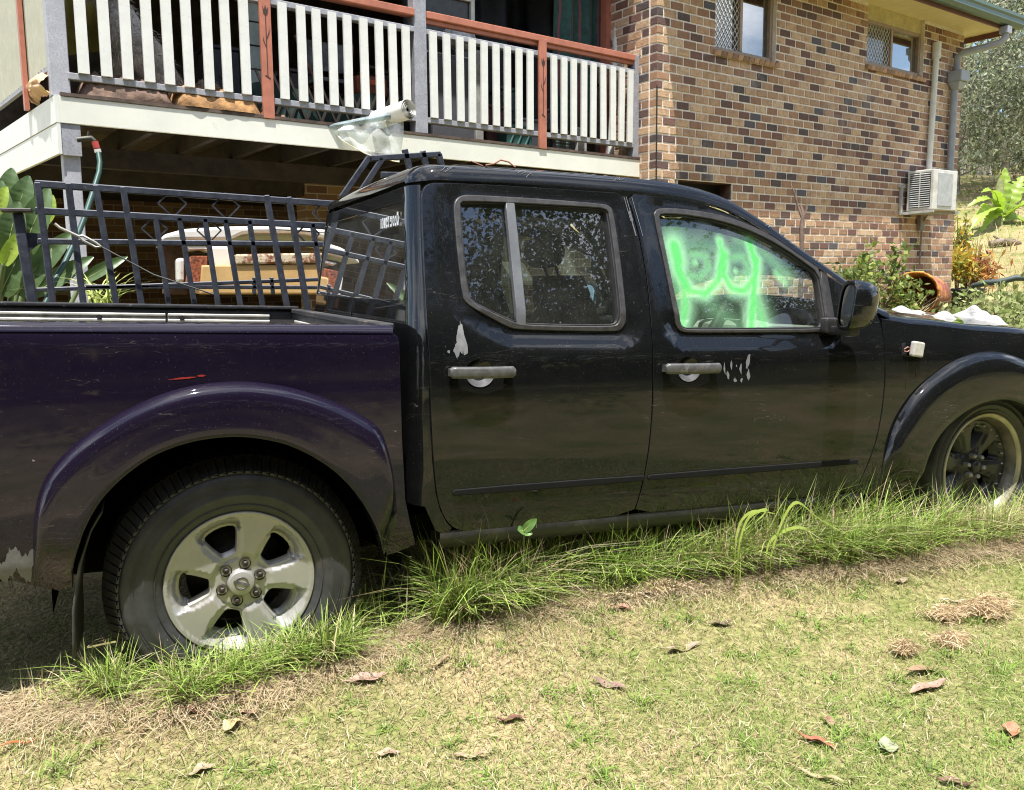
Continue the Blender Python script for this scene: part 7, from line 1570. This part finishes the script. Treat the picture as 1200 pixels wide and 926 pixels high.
# bird-of-paradise clump at the left under the deck
STB = Vector((-1.05, 5.75, float(gz(-1.05, 5.75)))); T = empty('strelitzia_plant', STB, label='large-leaved dark green clump at the left beneath the deck', cat='plant'); o_ = STB
M_STR, M_STL = leaf_mat('strelitzia_leaf', (.085, .14, .05), .15), leaf_mat('strelitzia_light', (.33, .44, .07), .4)
sl_ = lambda u, v, Y=5.7: on_y(u, v, Y) - o_
for i, (a, b_, w, lt, Y) in enumerate((((6, 250), (14, 196), .16, 0, 5.8), ((2, 330), (2, 210), .20, 0, 5.6), ((16, 260), (34, 205), .17, 0, 5.7), ((24, 300), (58, 218), .19, 0, 5.5), ((6, 300), (22, 235), .18, 0, 5.4), ((4, 310), (28, 268), .10, 1, 5.3), ((-6, 250), (8, 218), .10, 1, 5.4), ((30, 330), (86, 270), .16, 0, 5.9), ((0, 345), (30, 285), .20, 0, 5.5), ((40, 345), (110, 300), .14, 0, 6.0), ((20, 345), (60, 290), .18, 0, 5.8), ((-20, 330), (-12, 225), .2, 0, 5.6), ((96, 330), (150, 300), .10, 0, 6.1), ((50, 262), (62, 228), .12, 1, 6.0))):
    p0_, p1_ = sl_(*a, Y), sl_(*b_, Y); big_leaf('leaf', T, p0_, p1_, Vector((.2, -1, .35)), w * .80, M_STL if lt else M_STR, .22, .10, 0, 16, i); k = MB(); k.tube([Vector((random.uniform(-.15, .15), random.uniform(-.1, .1), 0)), p0_ * .5 + Vector((0, 0, -.1)), p0_], [.03, .022, .014], 6); k.build('stalk', mat('stalk_green', (.12, .17, .06), .6), T)
T = empty('spider_plant', on_y(120, 350, 5.2), label='pale yellow-green grassy tuft seen through the gate bars', cat='plant'); n = 46; B = np.c_[RNG.normal(0, .03, n), RNG.normal(0, .03, n), np.full(n, -.05)]; v, f, c = ribbons(B, RNG.uniform(.16, .34, n), RNG.uniform(.008, .014, n), rdir(n), RNG.uniform(.5, 1.6, n), pick([(.3, .4, .1), (.45, .5, .16)], [1, 1], n), pick([(.38, .46, .14), (.5, .55, .2)], [1, 1], n), 5); link('leaves', np_mesh('leaves', v, f, c), M_BLADE, T, kind='stuff'); T.location.z -= 0
k = MB(); k.tube([(0, 0, float(gz(.1, 5.2)) - T.location.z), (0, 0, -.04)], [.05, .04], 8); k.build('stem', mat('stalk_green', (.12, .17, .06)), T)
# ---- weeds in front of the sill
w0 = ground_at(612, 668); wy = 2.52
def wp(u, v): return on_y(u, v, wy)
p = wp(612, 660); T = empty('broadleaf_weed', (p.x, wy, gz(p.x, wy)), label='small weed with three round leaves standing against the door sill', cat='weed'); o_ = Vector(T.location); M_WD = leaf_mat('weed_leaf', (.13, .24, .06), .3)
k = MB(); k.tube([Vector((0, 0, 0)), wp(614, 640) - o_, wp(614, 622) - o_], [.003, .0025, .002], 5); k.build('stem', mat('stalk_green', (.12, .17, .06)), T)
for i, (a, b_, w) in enumerate((((614, 622), (626, 606), .032), ((613, 622), (604, 620), .036), ((615, 624), (621, 624), .028))): big_leaf('leaf', T, wp(*a) - o_, wp(*b_) - o_ + Vector((0, -.02, 0)), Vector((0, -.8, .6)), w, M_WD, .1, .05, 0, 8, i)
for i, (pts, lab) in enumerate((([(862, 640), (868, 612), (884, 599), (908, 602)], 'broad yellow-green grass blade arching left of the front door bottom'), ([(866, 642), (878, 606), (900, 598), (872, 622)], 'short broad blade folded beside the arching one'), ([(905, 645), (930, 590), (960, 608), (998, 630)], 'long broad blade bent right below the front door'), ([(900, 640), (925, 620), (950, 622), (965, 645)], 'broad blade arching low near the front wheel'), ([(866, 700), (868, 660), (866, 640), (858, 628)], 'pale broad blade standing in the straw below the sill'))):
    Yb_ = 2.36; q0 = on_y(*pts[0], Yb_); g_ = empty('grass_blade', (q0.x, Yb_, float(gz(q0.x, Yb_))), label=lab, cat='grass blade', group='broad grass blades along the sill'); o_ = Vector(g_.location)
    cv = [Vector((0, 0, 0))] + [on_y(u, v, Yb_ + .02 * j) - o_ for j, (u, v) in enumerate(pts)]; k = MB(); fine = []
    for s_ in range(25):
        t = s_ / 24 * (len(cv) - 1); j = min(int(t), len(cv) - 2); f_ = t - j; a, b_, c_, d_ = cv[max(j - 1, 0)], cv[j], cv[j + 1], cv[min(j + 2, len(cv) - 1)]
        fine.append(.5 * ((2 * b_) + (-a + c_) * f_ + (2 * a - 5 * b_ + 4 * c_ - d_) * f_ ** 2 + (-a + 3 * b_ - 3 * c_ + d_) * f_ ** 3))
    vs = []
    for s_, p in enumerate(fine): w = .0055 * (1 - (s_ / 24) ** 3) + .0004; vs += [p + Vector((0, -.003, -w)), p + Vector((0, .003, w))]
    k.add(vs, [(2 * s_, 2 * s_ + 1, 2 * s_ + 3, 2 * s_ + 2) for s_ in range(24)], True); k.build('blade', leaf_mat('blade_lime', (.34, .42, .08), .4), g_, fixn=False)
# ---- fallen gum leaves
def gum_leaf(u, v, L, w, rot, col, curl, label, seed, name='fallen_leaf', cat='leaf', group=None, lift=.013):
    L *= 1.12; w *= 1.6; p = ground_at(u, v, lift); p.z = float(gz(p.x, p.y)) + lift; o = empty(name, p, rot, label, cat, group); k = MB(); r = random.Random(seed); n = 14; px2 = L * FPX and L
    def f(a, c):
        t = a - .5; wd = w * (max(0, math.sin(math.pi * min(1, a * .96 + .03)))) ** .75; return Vector((L * t, wd * (c - .5) + .16 * L * math.sin(a * math.pi) * curl, curl * L * (1.2 * t * t - .15) + .5 * wd * abs(c - .5) * r.uniform(.7, 1.0) + .004 * math.sin(a * 9 + seed)))
    k.grid(f, n, 4); m = mat('dry_leaf_%d' % seed, tuple(q_ * .62 for q_ in col), .6, var=.22, scale=40); k.build('blade', m, o, fixn=False)
    q = MB(); q.tube([f(0, .5), f(0, .5) + Vector((-.02, .004, .004))], .0012, 4); q.tube([f(i / n, .5) + Vector((0, 0, .0006)) for i in range(n + 1)], .0007, 4); q.build('stalk', m, o); o.rotation_euler = (r.uniform(-.25, .25), r.uniform(-.15, .15), rot); return o
LV = [(802, 762, .115, .022, .35, (.46, .34, .24), .5, 'large curled buff leaf on the lawn below the rear door'), (714, 803, .085, .020, -.45, (.44, .29, .23), .8, 'arched pinkish-brown leaf left of the large curled buff leaf'), (600, 843, .075, .018, .1, (.22, .09, .06), .3, 'dark red-brown leaf at the bottom centre'),
      (958, 869, .085, .022, -.62, (.50, .16, .09), .3, 'bright red-orange leaf at the bottom right of centre'), (1086, 786, .14, .024, .15, (.42, .26, .15), .25, 'long tan leaf on the right, upper of the close pair'), (1088, 807, .12, .026, .22, (.55, .33, .24), .2, 'pinkish leaf on the right, lower of the close pair'),
      (1118, 706, .09, .012, -.1, (.62, .52, .40), .15, 'pale narrow leaf beside the dry clump on the right'), (238, 834, .07, .026, .25, (.20, .07, .05), .5, 'crumpled dark red leaf below the rear wheel'), (282, 812, .13, .014, .95, (.48, .34, .20), .1, 'long buff bark strip sloping below the rear wheel'), (284, 836, .10, .014, -.5, (.40, .25, .14), .6, 'curled brown strip crossing below the buff bark strip'),
      (272, 850, .055, .026, 1.2, (.64, .54, .26), .1, 'pale yellow oval leaf below the rear wheel'), (430, 796, .10, .024, .1, (.52, .33, .25), .3, 'pinkish-buff leaf at the edge of the long grass'), (1187, 858, .055, .028, .9, (.55, .24, .12), .5, 'small orange leaf at the right edge'), (552, 888, .08, .018, -.15, (.50, .37, .23), .3, 'tan leaf at the bottom left of centre'),
      (962, 910, .10, .012, -.7, (.60, .46, .26), .3, 'thin straw-coloured leaf at the bottom edge right of centre'), (728, 712, .065, .022, -.3, (.52, .26, .20), .3, 'pink leaf in the straw just below the long grass'), (236, 902, .06, .020, .4, (.56, .43, .27), .2, 'pale tan leaf at the bottom left'), (20, 872, .09, .008, .45, (.55, .20, .05), .05, 'thin orange stick at the left edge of the lawn'),
      (846, 731, .07, .018, -.05, (.22, .17, .08), .3, 'dark olive leaf on the straw right of centre'), (1056, 682, .06, .016, .3, (.50, .38, .24), .4, 'buff leaf at the edge of the long grass by the front wheel'), (515, 776, .10, .010, .7, (.45, .33, .18), .1, 'narrow brown leaf below the gap between tray and cab'), (1042, 876, .05, .03, .3, (.42, .44, .26), .3, 'pale green-white leaf at the lower right'), (455, 884, .06, .018, .2, (.52, .37, .25), .3, 'small buff leaf at the bottom left of centre'), (1120, 918, .07, .018, -.5, (.26, .14, .09), .5, 'brown curled leaf at the bottom right edge'), (973, 847, .03, .02, 1.3, (.45, .28, .16), .4, 'tiny brown leaf above the red-orange leaf')]
for i, (u, v, L, w, ro, col, cu, lab) in enumerate(LV): gum_leaf(u, v, L, w, ro + YAW * 0 - .3, col, cu, lab, i)
# ---- raked clumps of dry grass
for i, (u, v, sx, sy, lab) in enumerate(((1155, 716, .13, .07, 'thick brown clump of dry cut grass at the right'), (1108, 722, .08, .05, 'thin dry grass clump beside the thick brown clump'), (1115, 752, .07, .04, 'small dry grass clump below the thick brown clump'), (1060, 762, .04, .03, 'faint wisp of dry grass left of the small clump'), (770, 690, .13, .05, 'mound of pale straw against the long grass'))):
    p = ground_at(u, v, .02); p.z = float(gz(p.x, p.y)) + .018; T = empty('dry_grass_clump', p, label=lab, cat='dry grass', group='raked clumps of dry grass'); n = 1500 if i in (0, 4) else 600; a = RNG.uniform(0, 6.283, n); rr = np.abs(RNG.normal(0, .5, n)) * (1 + .4 * np.sin(a * 3 + i)); P = np.c_[np.cos(a) * rr * sx, np.sin(a) * rr * sy, np.abs(RNG.normal(0, .010 if i else .018, n))]
    d = unit3(np.c_[RNG.normal(size=(n, 2)), RNG.normal(0, .25, n)]); L = RNG.uniform(.02, .07, n)[:, None]; s_ = unit3(np.cross(d, RNG.normal(size=(n, 3)))) * .0011; bulge = np.c_[np.zeros((n, 2)), RNG.uniform(0, .012, n)]
    V = np.stack([P - d * L / 2 - s_, P - d * L / 2 + s_, P + bulge + s_, P + bulge - s_, P + d * L / 2 + s_, P + d * L / 2 - s_], 1).reshape(-1, 3); base = np.arange(n)[:, None] * 6; F = np.vstack([base + [0, 1, 2, 3], base + [3, 2, 4, 5]]); c = pick([(.54, .42, .25), (.62, .50, .32), (.44, .32, .19)] if i < 4 else STRAW, [1, 1, 1] if i < 4 else [2, 1, 3, 0], n); link('fibres', np_mesh('fibres', V, F, np.repeat(c, 6, axis=0)), M_BLADE, T, kind='stuff')
bpy.context.view_layer.update()
